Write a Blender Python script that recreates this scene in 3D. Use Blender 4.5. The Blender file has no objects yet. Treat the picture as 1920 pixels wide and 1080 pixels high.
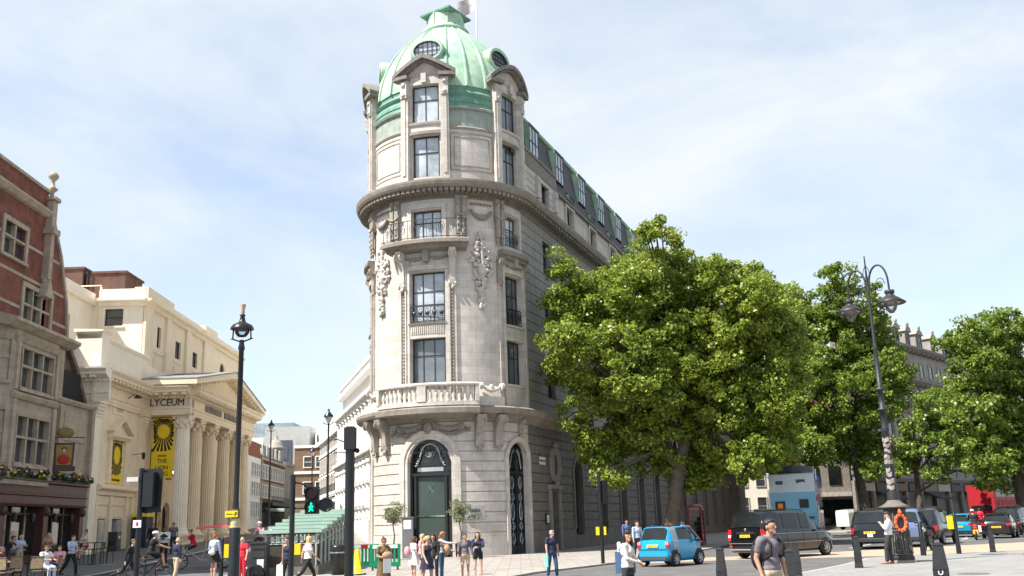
import bpy, bmesh, math, random
from math import sin, cos, pi, radians as rad, sqrt, atan2
from mathutils import Vector, Matrix, noise
import numpy as np
sc = bpy.context.scene
COL = sc.collection
random.seed(11)
# ------------------------------------------------------------ camera
EYE = 1.67
_p, _r = rad(13.7), rad(1.81)
_F = Vector((0, cos(_p), sin(_p))); _R0 = Vector((1, 0, 0)); _U0 = _R0.cross(_F)
_R = cos(_r)*_R0 - sin(_r)*_U0; _U = sin(_r)*_R0 + cos(_r)*_U0
cam = bpy.data.cameras.new('camera'); camo = bpy.data.objects.new('camera', cam); COL.objects.link(camo)
cam.sensor_width = 36; cam.lens = 36*1820/1920; cam.clip_end = 3000; cam.clip_start = 0.1
m = Matrix((( _R.x, _U.x, -_F.x, 0), (_R.y, _U.y, -_F.y, 0), (_R.z, _U.z, -_F.z, EYE), (0, 0, 0, 1)))
camo.matrix_world = m
sc.camera = camo
# ------------------------------------------------------------ sky and sun
SUN_AZ, SUN_EL = rad(239.0), rad(54)
w = bpy.data.worlds.new('World'); sc.world = w; w.use_nodes = True
nt = w.node_tree; nt.nodes.clear(); N = nt.nodes.new; L = nt.links.new
out = N('ShaderNodeOutputWorld'); bg = N('ShaderNodeBackground'); bg.inputs[1].default_value = 0.11
sky = N('ShaderNodeTexSky'); sky.sky_type = 'NISHITA'; sky.sun_disc = False
sky.sun_elevation = SUN_EL; sky.sun_rotation = SUN_AZ; sky.air_density = 1.0; sky.dust_density = 0.6; sky.ozone_density = 1.2
tc = N('ShaderNodeTexCoord'); mp = N('ShaderNodeMapping'); mp.inputs['Scale'].default_value = (2.2, 2.2, 5.5); mp.inputs['Rotation'].default_value = (0.0, 0.35, 0.5)
n1 = N('ShaderNodeTexNoise'); n1.inputs['Scale'].default_value = 1.0; n1.inputs['Detail'].default_value = 9; n1.inputs['Roughness'].default_value = 0.58; n1.inputs['Distortion'].default_value = 0.35
rmp = N('ShaderNodeValToRGB'); rmp.color_ramp.elements[0].position = 0.34; rmp.color_ramp.elements[1].position = 0.66
rmp.color_ramp.elements[0].color = (0.36, 0.36, 0.36, 1); rmp.color_ramp.elements[1].color = (0.97, 0.97, 0.97, 1)
sep = N('ShaderNodeSeparateXYZ'); mr = N('ShaderNodeMapRange'); mr.inputs[1].default_value = 0.0; mr.inputs[2].default_value = 0.42; mr.inputs[3].default_value = 0.62; mr.inputs[4].default_value = 0.0
mx2 = N('ShaderNodeMath'); mx2.operation = 'MAXIMUM'
mix = N('ShaderNodeMixRGB'); mix.inputs[2].default_value = (3.9, 4.15, 4.3, 1)
L(tc.outputs['Generated'], mp.inputs[0]); L(mp.outputs[0], n1.inputs['Vector']); L(n1.outputs[0], rmp.inputs[0])
L(tc.outputs['Generated'], sep.inputs[0]); L(sep.outputs[2], mr.inputs[0]); L(rmp.outputs[0], mx2.inputs[0]); L(mr.outputs[0], mx2.inputs[1])
L(mx2.outputs[0], mix.inputs[0]); L(sky.outputs[0], mix.inputs[1]); L(mix.outputs[0], bg.inputs[0]); L(bg.outputs[0], out.inputs[0])
sl = bpy.data.lights.new('sun', 'SUN'); sl.energy = 4.6; sl.angle = rad(0.5); sl.color = (1, 0.955, 0.88)
so = bpy.data.objects.new('sun', sl); COL.objects.link(so)
sd = Vector((sin(SUN_AZ)*cos(SUN_EL), cos(SUN_AZ)*cos(SUN_EL), sin(SUN_EL)))
so.rotation_euler = sd.to_track_quat('Z', 'Y').to_euler(); so.location = sd*60
vs = sc.view_settings; vs.view_transform = 'Standard'; vs.look = 'None'; vs.gamma = 1; vs.use_curve_mapping = False; vs.exposure = 1.12
sc.render.engine = 'CYCLES'

# ------------------------------------------------------------ materials
MATS = {}
def mat(name, col, rough=0.7, var=0.12, scale=3.0, metal=0.0, spec=0.4, bump=0.0, bscale=30, streak=0.0, streakcol=(0.12, 0.11, 0.1), joint=None, coat=0.0, stain=0.0, staincol=(0.1,0.09,0.08), emit=None):
    if name in MATS: return MATS[name]
    M = bpy.data.materials.new(name); M.use_nodes = True; t = M.node_tree; n = t.nodes.new; l = t.links.new
    b = t.nodes['Principled BSDF']
    b.inputs['Roughness'].default_value = rough; b.inputs['Metallic'].default_value = metal; b.inputs['Specular IOR Level'].default_value = spec
    if coat: b.inputs['Coat Weight'].default_value = coat; b.inputs['Coat Roughness'].default_value = 0.05
    tc = n('ShaderNodeTexCoord')
    ns = n('ShaderNodeTexNoise'); ns.inputs['Scale'].default_value = scale; ns.inputs['Detail'].default_value = 6; ns.inputs['Roughness'].default_value = 0.65
    l(tc.outputs['Object'], ns.inputs['Vector'])
    mr = n('ShaderNodeMapRange'); mr.inputs[1].default_value = 0.3; mr.inputs[2].default_value = 0.7; mr.inputs[3].default_value = 1-var; mr.inputs[4].default_value = 1+var
    l(ns.outputs[0], mr.inputs[0])
    vm = n('ShaderNodeVectorMath'); vm.operation = 'SCALE'; vm.inputs[0].default_value = col[:3]; l(mr.outputs[0], vm.inputs['Scale'])
    cur = vm.outputs[0]
    if joint:   # (brick width, height, mortar colour, mortar size, second brick colour)
        bw, bh, mc, ms, c2 = joint
        br = n('ShaderNodeTexBrick'); br.inputs['Scale'].default_value = 1; br.inputs['Brick Width'].default_value = bw; br.inputs['Row Height'].default_value = bh
        br.inputs['Mortar Size'].default_value = ms; br.inputs['Color1'].default_value = (1, 1, 1, 1); br.inputs['Color2'].default_value = (*c2, 1); br.inputs['Mortar'].default_value = (*mc, 1)
        l(tc.outputs['UV'], br.inputs['Vector'])
        mm = n('ShaderNodeMixRGB'); mm.blend_type = 'MULTIPLY'; mm.inputs[0].default_value = 1; l(cur, mm.inputs[1]); l(br.outputs[0], mm.inputs[2]); cur = mm.outputs[0]
    if streak:
        mp = n('ShaderNodeMapping'); mp.inputs['Scale'].default_value = (2.3, 2.3, 0.22); l(tc.outputs['Object'], mp.inputs[0])
        n2 = n('ShaderNodeTexNoise'); n2.inputs['Scale'].default_value = 1.6; n2.inputs['Detail'].default_value = 7; n2.inputs['Roughness'].default_value = 0.7; l(mp.outputs[0], n2.inputs['Vector'])
        r = n('ShaderNodeMapRange'); r.inputs[1].default_value = 0.5; r.inputs[2].default_value = 0.72; r.inputs[4].default_value = streak; l(n2.outputs[0], r.inputs[0])
        mm = n('ShaderNodeMixRGB'); l(r.outputs[0], mm.inputs[0]); l(cur, mm.inputs[1]); mm.inputs[2].default_value = (*streakcol, 1); cur = mm.outputs[0]
    if stain:
        n3 = n('ShaderNodeTexNoise'); n3.inputs['Scale'].default_value = 0.55; n3.inputs['Detail'].default_value = 9; n3.inputs['Roughness'].default_value = 0.75; l(tc.outputs['Object'], n3.inputs['Vector'])
        r = n('ShaderNodeMapRange'); r.inputs[1].default_value = 0.47; r.inputs[2].default_value = 0.66; r.inputs[4].default_value = stain; l(n3.outputs[0], r.inputs[0])
        mm = n('ShaderNodeMixRGB'); l(r.outputs[0], mm.inputs[0]); l(cur, mm.inputs[1]); mm.inputs[2].default_value = (*staincol, 1); cur = mm.outputs[0]
    l(cur, b.inputs['Base Color'])
    if bump:
        n4 = n('ShaderNodeTexNoise'); n4.inputs['Scale'].default_value = bscale; n4.inputs['Detail'].default_value = 4; l(tc.outputs['Object'], n4.inputs['Vector'])
        bp = n('ShaderNodeBump'); bp.inputs['Strength'].default_value = bump; bp.inputs['Distance'].default_value = 0.03; l(n4.outputs[0], bp.inputs['Height']); l(bp.outputs[0], b.inputs['Normal'])
    if emit: b.inputs['Emission Color'].default_value = (*emit[:3], 1); b.inputs['Emission Strength'].default_value = emit[3]
    MATS[name] = M; return M
def glass(name, col, ior=1.9, rough=0.06, var=0.5, scale=0.6):
    if name in MATS: return MATS[name]
    M = mat(name, col, rough=rough, var=var, scale=scale, spec=0.5); M.node_tree.nodes['Principled BSDF'].inputs['IOR'].default_value = ior
    t = M.node_tree; n = t.nodes.new('ShaderNodeTexNoise'); n.inputs['Scale'].default_value = 0.9; n.inputs['Detail'].default_value = 1
    bp = t.nodes.new('ShaderNodeBump'); bp.inputs['Strength'].default_value = 0.12; bp.inputs['Distance'].default_value = 0.05
    t.links.new(n.outputs[0], bp.inputs['Height']); t.links.new(bp.outputs[0], t.nodes['Principled BSDF'].inputs['Normal']); return M
def clear_glass(name, tint=(0.8, 0.85, 0.88)):
    if name in MATS: return MATS[name]
    M = bpy.data.materials.new(name); M.use_nodes = True; t = M.node_tree; t.nodes.clear()
    o = t.nodes.new('ShaderNodeOutputMaterial'); a = t.nodes.new('ShaderNodeBsdfTransparent'); a.inputs[0].default_value = (*tint, 1)
    g = t.nodes.new('ShaderNodeBsdfGlossy'); g.inputs['Roughness'].default_value = 0.03; f = t.nodes.new('ShaderNodeFresnel'); f.inputs[0].default_value = 1.7
    x = t.nodes.new('ShaderNodeMixShader'); t.links.new(f.outputs[0], x.inputs[0]); t.links.new(a.outputs[0], x.inputs[1]); t.links.new(g.outputs[0], x.inputs[2]); t.links.new(x.outputs[0], o.inputs[0])
    MATS[name] = M; return M
J = ((0.62, 0.6, 0.57), )
STONE = mat('portland_stone_ashlar', (0.585, 0.54, 0.49), 0.85, 0.13, 2.0, bump=0.25, bscale=14, streak=0.34, streakcol=(0.3, 0.28, 0.25), joint=(0.95, 0.42, (0.7, 0.67, 0.64), 0.010, (0.82, 0.81, 0.80)), stain=0.2, staincol=(0.28, 0.26, 0.23))
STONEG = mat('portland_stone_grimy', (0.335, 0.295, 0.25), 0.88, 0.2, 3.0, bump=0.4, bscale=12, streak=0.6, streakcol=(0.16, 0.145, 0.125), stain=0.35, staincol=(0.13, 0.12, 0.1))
STONEP = mat('portland_stone_rusticated', (0.54, 0.50, 0.46), 0.85, 0.14, 1.7, bump=0.3, bscale=12, streak=0.45, streakcol=(0.26, 0.23, 0.2), joint=(1.6, 0.555, (0.75, 0.72, 0.68), 0.008, (0.9, 0.89, 0.88)), stain=0.22, staincol=(0.25, 0.23, 0.2))
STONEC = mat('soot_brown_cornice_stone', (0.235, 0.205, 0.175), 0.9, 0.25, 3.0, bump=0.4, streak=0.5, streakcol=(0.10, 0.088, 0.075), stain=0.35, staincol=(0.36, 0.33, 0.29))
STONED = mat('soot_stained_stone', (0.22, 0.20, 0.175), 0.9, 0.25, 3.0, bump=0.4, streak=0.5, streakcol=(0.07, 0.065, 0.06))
STONEV = mat('verdigris_washed_stone', (0.30, 0.34, 0.30), 0.9, 0.2, 2.0, bump=0.3, streak=0.7, streakcol=(0.15, 0.17, 0.15))
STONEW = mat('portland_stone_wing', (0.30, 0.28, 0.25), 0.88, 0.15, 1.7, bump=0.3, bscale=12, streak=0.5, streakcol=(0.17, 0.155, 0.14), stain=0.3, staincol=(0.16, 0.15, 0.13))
STONEWD = mat('portland_stone_shaded_grimy', (0.19, 0.17, 0.15), 0.88, 0.2, 1.7, bump=0.3, bscale=12, streak=0.5, streakcol=(0.09, 0.08, 0.07), stain=0.3, staincol=(0.10, 0.09, 0.08))  # base darkened for tree shade on the wing's ground floor; streaks are grime
COPPER = mat('verdigris_copper', (0.31, 0.475, 0.355), 0.6, 0.25, 1.2, bump=0.2, bscale=8, streak=0.6, streakcol=(0.13, 0.27, 0.2), stain=0.75, staincol=(0.50, 0.59, 0.41))
COPPERD = mat('dark_verdigris_copper', (0.13, 0.27, 0.2), 0.6, 0.25, 2.0, bump=0.2, streak=0.6, streakcol=(0.06, 0.12, 0.1))
SLATE = mat('dark_roof_slate', (0.085, 0.082, 0.085), 0.7, 0.3, 4.0, joint=(0.3, 0.2, (0.55, 0.55, 0.55), 0.012, (0.75, 0.75, 0.78)), streak=0.3, streakcol=(0.04, 0.04, 0.04))
IRON = mat('black_painted_iron', (0.018, 0.02, 0.024), 0.35, 0.2, 5.0, spec=0.5)
IRONS = mat('silvered_ironwork', (0.42, 0.46, 0.5), 0.4, 0.2, 5.0, metal=0.6)
BRONZE = mat('dark_window_metal', (0.035, 0.038, 0.045), 0.4, 0.15, 5.0)
GL = [glass('window_glass_dark', (0.045, 0.055, 0.065)), glass('window_glass_curtain_sky', (0.38, 0.42, 0.46)), glass('window_glass_grey', (0.12, 0.14, 0.155))]  # palest pane: curtains and reflected sky both put into the base colour
GLD = glass('shop_glass_dark', (0.012, 0.016, 0.015), ior=1.6)
GLG = glass('door_glass_green', (0.018, 0.045, 0.04), ior=1.6)
PANEG = mat('grey_green_door_panel', (0.05, 0.07, 0.062), 0.3, 0.1, 2)
CREAM = mat('cream_stucco', (0.80, 0.675, 0.50), 0.75, 0.07, 1.5, bump=0.1, bscale=6, streak=0.25, streakcol=(0.42, 0.36, 0.28), stain=0.10, staincol=(0.42, 0.36, 0.28))
CREAMW = mat('pale_cream_stucco', (0.85, 0.77, 0.64), 0.75, 0.06, 1.5, bump=0.1, bscale=6, streak=0.2, streakcol=(0.5, 0.45, 0.38))
BRICK = mat('red_brick', (0.165, 0.052, 0.034), 0.9, 0.45, 1.2, bump=0.3, bscale=40, joint=(0.23, 0.075, (1.5, 2.0, 2.3), 0.011, (0.72, 0.7, 0.7)), streak=0.45, streakcol=(0.10, 0.05, 0.04))
BRICKO = mat('brown_brick', (0.20, 0.125, 0.078), 0.9, 0.25, 1.5, joint=(0.23, 0.075, (1.2, 1.3, 1.4), 0.009, (0.75, 0.7, 0.65)), streak=0.2)
BRICKS = mat('sooty_stock_brick', (0.15, 0.11, 0.085), 0.9, 0.35, 2, joint=(0.23, 0.075, (1.3, 1.4, 1.5), 0.01, (0.6, 0.6, 0.6)))
PUBST = mat('weathered_bath_stone', (0.42, 0.35, 0.27), 0.9, 0.2, 1.5, bump=0.35, bscale=10, streak=0.6, streakcol=(0.17, 0.14, 0.11), stain=0.35, staincol=(0.2, 0.17, 0.14), joint=(0.8, 0.35, (0.7, 0.68, 0.66), 0.008, (0.9, 0.9, 0.9)))
WHITE = mat('white_painted_stucco', (0.74, 0.73, 0.70), 0.7, 0.06, 1.5, streak=0.2, streakcol=(0.5, 0.49, 0.47))
MAROON = mat('maroon_painted_timber', (0.085, 0.032, 0.027), 0.45, 0.25, 2, streak=0.3, streakcol=(0.04, 0.02, 0.018))
ASPH = mat('asphalt', (0.115, 0.112, 0.11), 0.9, 0.22, 0.9, bump=0.3, bscale=60, stain=0.6, staincol=(0.07, 0.068, 0.067))
BUFF = mat('buff_road_surfacing', (0.38, 0.29, 0.21), 0.9, 0.14, 1.5, bump=0.3, bscale=60, stain=0.3, staincol=(0.26, 0.21, 0.17))
PAVE = mat('paving_slabs', (0.34, 0.31, 0.28), 0.85, 0.14, 1.2, bump=0.1, joint=(0.9, 0.6, (0.45, 0.43, 0.41), 0.018, (0.80, 0.79, 0.78)), stain=0.5, staincol=(0.25, 0.23, 0.21))
PAVEG = mat('grey_paving_slabs', (0.265, 0.258, 0.248), 0.85, 0.12, 1.2, bump=0.1, joint=(0.9, 0.6, (0.55, 0.55, 0.55), 0.018, (0.84, 0.84, 0.84)), stain=0.5, staincol=(0.22, 0.215, 0.21))
PAVED = mat('dark_paving_slabs', (0.12, 0.118, 0.115), 0.85, 0.12, 1.2, bump=0.1, joint=(0.9, 0.6, (0.7, 0.7, 0.7), 0.014, (0.9, 0.9, 0.9)))
KERB = mat('granite_kerb', (0.33, 0.32, 0.31), 0.8, 0.2, 6)
PAINTW = mat('road_marking_white', (0.62, 0.62, 0.6), 0.7, 0.15, 3, stain=0.3, staincol=(0.25, 0.25, 0.25))
def plain(name, col, rough=0.5, **k): return mat(name, col, rough, k.pop('var', 0.08), k.pop('scale', 4), **k)
YEL = plain('bright_yellow_plastic', (0.80, 0.58, 0.01)); YELP = plain('number_plate_yellow', (0.75, 0.52, 0.03)); BLK = plain('matt_black', (0.012, 0.012, 0.013))
RUB = plain('tyre_rubber', (0.018, 0.018, 0.018), 0.85); CHROME = plain('chrome', (0.6, 0.6, 0.6), 0.15, metal=1.0); ALLOY = plain('alloy_rim', (0.42, 0.43, 0.45), 0.3, metal=0.7)
REDL = plain('red_lamp_lens', (0.55, 0.012, 0.015), 0.15, spec=0.6); WHT = plain('white_plastic', (0.75, 0.75, 0.73)); TUNG = plain('dark_timber', (0.06, 0.035, 0.022))

# ------------------------------------------------------------ mesh builder and frames
class Flat:
    curved = False
    def __init__(s, x, y, az, z=0.0):
        a = rad(az); s.o = Vector((x, y, z)); s.d = Vector((sin(a), cos(a), 0)); s.n = Vector((cos(a), -sin(a), 0))
    def __call__(s, p): return s.o + s.d*p[0] + s.n*p[1] + Vector((0, 0, p[2]))
class Cyl:
    curved = True
    def __init__(s, x, y, R, th0): s.c = Vector((x, y, 0)); s.R = R; s.t = rad(th0)
    def __call__(s, p):
        th = s.t + p[0]/s.R; r = s.R + p[1]
        return s.c + Vector((sin(th)*r, -cos(th)*r, p[2]))
class XF:      # place a local builder (x right, y forward, z up) at a spot, heading azimuth az (degrees)
    curved = False
    def __init__(s, x=0, y=0, z=0, az=0, sc=1.0):
        a = rad(az); s.o = Vector((x, y, z)); s.f = Vector((sin(a), cos(a), 0)); s.r = Vector((cos(a), -sin(a), 0)); s.k = sc
    def __call__(s, p): return s.o + (s.r*p[0] + s.f*p[1] + Vector((0, 0, p[2])))*s.k
ID = lambda p: Vector(p); 
class MB:
    def __init__(s, F=None): s.F = F or ID; s.v = []; s.f = []; s.uv = []; s.mi = []; s.cur = 0; s.sm = []; s.smooth = False; s.curved = getattr(F, 'curved', False)
    def face(s, pts):
        b = len(s.v)
        for p in pts: s.v.append(tuple(s.F(p))); s.uv.append((p[0]+p[1], p[2]))
        s.f.append(tuple(range(b, b+len(pts)))); s.mi.append(s.cur); s.sm.append(s.smooth)
    def grid(s, rows, close_u=False, close_v=False, caps=False):   # rows: list of rings with shared vertices
        b = len(s.v); nr = len(rows); nc = len(rows[0])
        for r in rows:
            for p in r: s.v.append(tuple(s.F(p))); s.uv.append((p[0]+p[1], p[2]))
        for i in range(nr-1 + (1 if close_v else 0)):
            for j in range(nc-1 + (1 if close_u else 0)):
                i2 = (i+1) % nr; j2 = (j+1) % nc
                s.f.append((b+i*nc+j, b+i*nc+j2, b+i2*nc+j2, b+i2*nc+j)); s.mi.append(s.cur); s.sm.append(s.smooth)
        if caps:
            s.f.append(tuple(b+j for j in range(nc))[::-1]); s.f.append(tuple(b+(nr-1)*nc+j for j in range(nc))); s.mi += [s.cur]*2; s.sm += [False]*2
    def nseg(s, a, b): return max(1, int(math.ceil(abs(b-a)/0.3))) if s.curved else 1
    def box(s, a0, a1, d0, d1, z0, z1):
        n = s.nseg(a0, a1)
        rows = []
        for i in range(n+1):
            a = a0+(a1-a0)*i/n; rows.append([(a, d0, z0), (a, d1, z0), (a, d1, z1), (a, d0, z1)])
        sm = s.smooth; s.smooth = False
        for i in range(n):
            for j in range(4): s.face([rows[i][j], rows[i][(j+1) % 4], rows[i+1][(j+1) % 4], rows[i+1][j]])
        s.face(rows[0]); s.face(rows[-1][::-1]); s.smooth = sm
    def mould(s, a0, a1, prof):   # profile [(d,z)...] swept along the frame
        n = s.nseg(a0, a1); rows = [[(a0+(a1-a0)*i/n, d, z) for d, z in prof] for i in range(n+1)]
        for i in range(n):
            for j in range(len(prof)): j2 = (j+1) % len(prof); s.face([rows[i][j], rows[i][j2], rows[i+1][j2], rows[i+1][j]])
        s.face(rows[0]); s.face(rows[-1][::-1])
    def prism(s, pts, a, b, ax=1):  # extrude polygon along axis; pts are the two other coords
        def P(q, t): l = list(q); l.insert(ax, t); return tuple(l)
        n = len(pts); s.face([P(q, a) for q in pts]); s.face([P(q, b) for q in pts][::-1])
        for i in range(n): j = (i+1) % n; s.face([P(pts[i], a), P(pts[j], a), P(pts[j], b), P(pts[i], b)])
    def lathe(s, c, prof, n=12, a0=0.0, a1=2*pi, sx=1.0, sy=1.0):
        full = abs(a1-a0-2*pi) < 1e-6; k = n if full else n+1
        rows = [[(c[0]+r*cos(a0+(a1-a0)*i/n)*sx, c[1]+r*sin(a0+(a1-a0)*i/n)*sy, c[2]+z) for i in range(k)] for r, z in prof]
        o = s.smooth; s.smooth = True; s.grid(rows, close_u=full); s.smooth = o
        if full:
            for e in (0, -1):
                if prof[e][0] > 1e-4: s.face(rows[e])
    def tube(s, pts, r, n=6, caps=True):
        pts = [Vector(p) for p in pts]; rr = r if isinstance(r, (list, tuple)) else [r]*len(pts)
        rows = []; up = None
        for i, p in enumerate(pts):
            t = (pts[min(i+1, len(pts)-1)]-pts[max(i-1, 0)])
            if t.length < 1e-9: t = Vector((0, 0, 1))
            t.normalize()
            if up is None: up = t.orthogonal().normalized()
            up = (up - t*up.dot(t)); up = up.normalized() if up.length > 1e-6 else t.orthogonal().normalized()
            b = t.cross(up)
            rows.append([tuple(p+(up*cos(2*pi*k/n)+b*sin(2*pi*k/n))*rr[i]) for k in range(n)])
        o = s.smooth; s.smooth = n > 5; s.grid(rows, close_u=True)
        s.smooth = o
        if caps: s.face(rows[0]); s.face(rows[-1][::-1])
    def ball(s, c, r, n=8, k=5):
        r = (r, r, r) if not isinstance(r, (tuple, list)) else r
        rows = [[(c[0]+r[0]*sin(pi*j/k)*cos(2*pi*i/n), c[1]+r[1]*sin(pi*j/k)*sin(2*pi*i/n), c[2]-r[2]*cos(pi*j/k)) for i in range(n)] for j in range(k+1)]
        o = s.smooth; s.smooth = True; s.grid(rows, close_u=True); s.smooth = o
    def build(s, name, mats, parent=None, weld=False):
        me = bpy.data.meshes.new(name); me.from_pydata(s.v, [], s.f)
        if not isinstance(mats, (list, tuple)): mats = [mats]
        for mm in mats: me.materials.append(mm)
        me.polygons.foreach_set('material_index', s.mi); me.polygons.foreach_set('use_smooth', s.sm)
        u = me.uv_layers.new(name='UVMap'); idx = np.empty(len(me.loops), dtype=np.int32); me.loops.foreach_get('vertex_index', idx)
        u.data.foreach_set('uv', np.array(s.uv, dtype=np.float32)[idx].ravel())
        if weld:
            bm = bmesh.new(); bm.from_mesh(me); bmesh.ops.remove_doubles(bm, verts=bm.verts, dist=1e-4); bmesh.ops.recalc_face_normals(bm, faces=bm.faces); bm.to_mesh(me); bm.free()
        me.update(); o = bpy.data.objects.new(name, me); COL.objects.link(o)
        if parent: adopt(o, parent)
        return o
def world_loc(o):
    v = Vector((0, 0, 0))
    while o: v += o.location; o = o.parent
    return v
def adopt(o, parent):   # things stay unrotated: their parts are built in world space and shifted back
    if parent.rotation_euler.z == 0: o.location = o.location - world_loc(parent)
    o.parent = parent
def tag(o, label=None, cat=None, group=None, kind=None):
    if label: o['label'] = label
    if cat: o['category'] = cat
    if group: o['group'] = group
    if kind: o['kind'] = kind
    return o
def thing(name, label, cat, loc=(0, 0, 0), group=None):
    o = bpy.data.objects.new(name, None); COL.objects.link(o); o.location = loc; o.empty_display_size = 0.3
    return tag(o, label, cat, group)
def kids(o): return [c for c in COL.objects if c.parent == o]
def copy_tree(o, parent=None):
    c = o.copy(); COL.objects.link(c)
    if parent: c.parent = parent
    for ch in list(o.children): copy_tree(ch, c)
    return c
def ss(a, b, x): t = min(1, max(0, (x-a)/(b-a))); return t*t*(3-2*t)
def GZ(x, y): return 0.035*min(70, max(0, y-40))*ss(-9, -15, x)
def gx(px, Y): return Y*(px-974)/1873.0

def at(px, py, Y):   # the point at depth Y seen at photo pixel px, py (authoring aid for real positions)
    d = _F*1820 + _R*(px-960) - _U*(py-540); t = Y/d.y; return (d.x*t, Y, EYE+d.z*t)
# ------------------------------------------------------------ architecture pieces
def wall(mb, a0, a1, z0, z1, ops=(), d=0.0, reveal=0.25, edges=0.0, step=None):
    A = {a0, a1}; Z = {z0, z1}
    for o in ops:
        for q in o[:2]:
            if a0 < q < a1: A.add(q)
        for q in o[2:4]:
            if z0 < q < z1: Z.add(q)
    if mb.curved:
        n = int((a1-a0)/0.3)+1
        for i in range(n): A.add(a0+(a1-a0)*i/n)
    A = sorted(A); Z = sorted(Z)
    A = [q for i, q in enumerate(A) if i == 0 or q-A[i-1] > 1e-4]
    for i in range(len(A)-1):
        for j in range(len(Z)-1):
            ca = (A[i]+A[i+1])/2; cz = (Z[j]+Z[j+1])/2
            if any(o[0] < ca < o[1] and o[2] < cz < o[3] for o in ops): continue
            mb.face([(A[i], d, Z[j]), (A[i+1], d, Z[j]), (A[i+1], d, Z[j+1]), (A[i], d, Z[j+1])])
    for o in ops:
        oa, ob, oz0, oz1 = o[:4]
        if oz1 <= z0 or oz0 >= z1: continue
        arch = len(o) > 4 and o[4]
        w = (ob-oa)/2; c = (oa+ob)/2; zc = oz1-w*(arch if arch else 0)
        lo = max(oz0, z0); hi = min(oz1, z1)
        if arch:
            n = 12; k = []
            for i in range(n+1):
                a = oa+(ob-oa)*i/n; k.append((a, zc+sqrt(max(0, w*w-(a-c)**2))*arch))
            for i in range(n):
                p, q = k[i], k[i+1]
                b1 = max(p[1], lo); b2 = max(q[1], lo)
                if min(b1, b2) < hi - 1e-5: mb.face([(p[0], d, min(b1, hi)), (q[0], d, min(b2, hi)), (q[0], d, hi), (p[0], d, hi)])
                if p[1] < hi+0.05 and p[1] > lo-.05: mb.face([(p[0], d, p[1]), (q[0], d, q[1]), (q[0], d-reveal, q[1]), (p[0], d-reveal, p[1])])
            top = min(zc, hi)
        else:
            top = hi
            if oz1 <= z1 + 1e-6:
                n = mb.nseg(oa, ob)
                for i in range(n): p = oa+(ob-oa)*i/n; q = oa+(ob-oa)*(i+1)/n; mb.face([(p, d, oz1), (q, d, oz1), (q, d-reveal, oz1), (p, d-reveal, oz1)])
        if top > lo:
            for a in (oa, ob): mb.face([(a, d, lo), (a, d, top), (a, d-reveal, top), (a, d-reveal, lo)])
        if oz0 >= z0-1e-6 and oz0 > 0.01:
            n = mb.nseg(oa, ob)
            for i in range(n): p = oa+(ob-oa)*i/n; q = oa+(ob-oa)*(i+1)/n; mb.face([(p, d, oz0), (q, d, oz0), (q, d-reveal, oz0), (p, d-reveal, oz0)])
    if edges:
        for z in (z0, z1):
            for i in range(len(A)-1):
                ca = (A[i]+A[i+1])/2
                if any(o[0] < ca < o[1] and o[2] <= z <= o[3] and not (len(o) > 4 and z > o[3]-(o[1]-o[0])/2) for o in ops): continue
                mb.face([(A[i], d, z), (A[i+1], d, z), (A[i+1], d-edges, z), (A[i], d-edges, z)])
def rustic(mb, a0, a1, z0, z1, h, ops, depth=0.06, gap=0.05, d=0.0, reveal=0.3):
    n = max(1, int(round((z1-z0)/h))); h = (z1-z0)/n
    wall(mb, a0, a1, z0, z1, ops, d=d-depth, reveal=reveal)
    for i in range(n): wall(mb, a0, a1, z0+i*h+gap/2, z0+(i+1)*h-gap/2, ops, d=d, reveal=depth, edges=depth)
def window(F, parent, a0, a1, z0, z1, d, cols=2, rows=2, gm=0, fm=None, fw=0.07, arch=0, glazing=True, rowz=None, label=None, name='window'):
    fm = fm or BRONZE
    mb = MB(F); w = (a1-a0)/2; c = (a0+a1)/2; zc = z1-w*arch if arch else z1
    def top(a): return zc+sqrt(max(0, w*w-(a-c)**2))*arch if arch else z1
    mb.box(a0, a0+fw, d-.02, d+.05, z0, zc); mb.box(a1-fw, a1, d-.02, d+.05, z0, zc); mb.box(a0+fw, a1-fw, d-.02, d+.05, z0, z0+fw)
    if arch:
        n = 10
        for i in range(n):
            t0 = pi*i/n; t1 = pi*(i+1)/n
            P = lambda r, t: (c-r*cos(t), zc+r*sin(t)*arch)
            q = [P(w, t0), P(w, t1), P(w-fw, t1), P(w-fw, t0)]
            mb.prism(q, d-.02, d+.05)
    else: mb.box(a0+fw, a1-fw, d-.02, d+.05, z1-fw, z1)
    bw = fw*0.6
    for i in range(1, cols):
        a = a0+(a1-a0)*i/cols; mb.box(a-bw/2, a+bw/2, d-.01, d+.04, z0+fw, top(a)-fw)
    zs = rowz or [z0+(zc-z0)*i/rows for i in range(1, rows)]
    for z in zs: mb.box(a0+fw, a1-fw, d-.005, d+.045, z-bw/2, z+bw/2)
    o = mb.build(name, fm, parent)
    if label: o['label'] = label
    g = MB(F); n = 12 if arch else g.nseg(a0, a1)
    for i in range(n):
        p = a0+(a1-a0)*i/n; q = a0+(a1-a0)*(i+1)/n; g.face([(p, d, z0), (q, d, z0), (q, d, top(q)), (p, d, top(p))])
    g.build('pane', GL[gm] if isinstance(gm, int) else gm, o)
    return o
def baluster_prof(h, r): return [(r*.9, 0), (r*.9, h*.08), (r*.45, h*.14), (r, h*.36), (r*.75, h*.5), (r*.4, h*.72), (r*.75, h*.8), (r*.5, h*.86), (r*.9, h*.92), (r*.9, h)]
def blobs(mb, pts):   # carved relief: overlapping flattened lumps, (a, z, ra, rz, depth)
    for a, z, ra, rz, dd in pts: mb.ball((a, 0.02, z), (ra, dd, rz), 8, 4)
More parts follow.
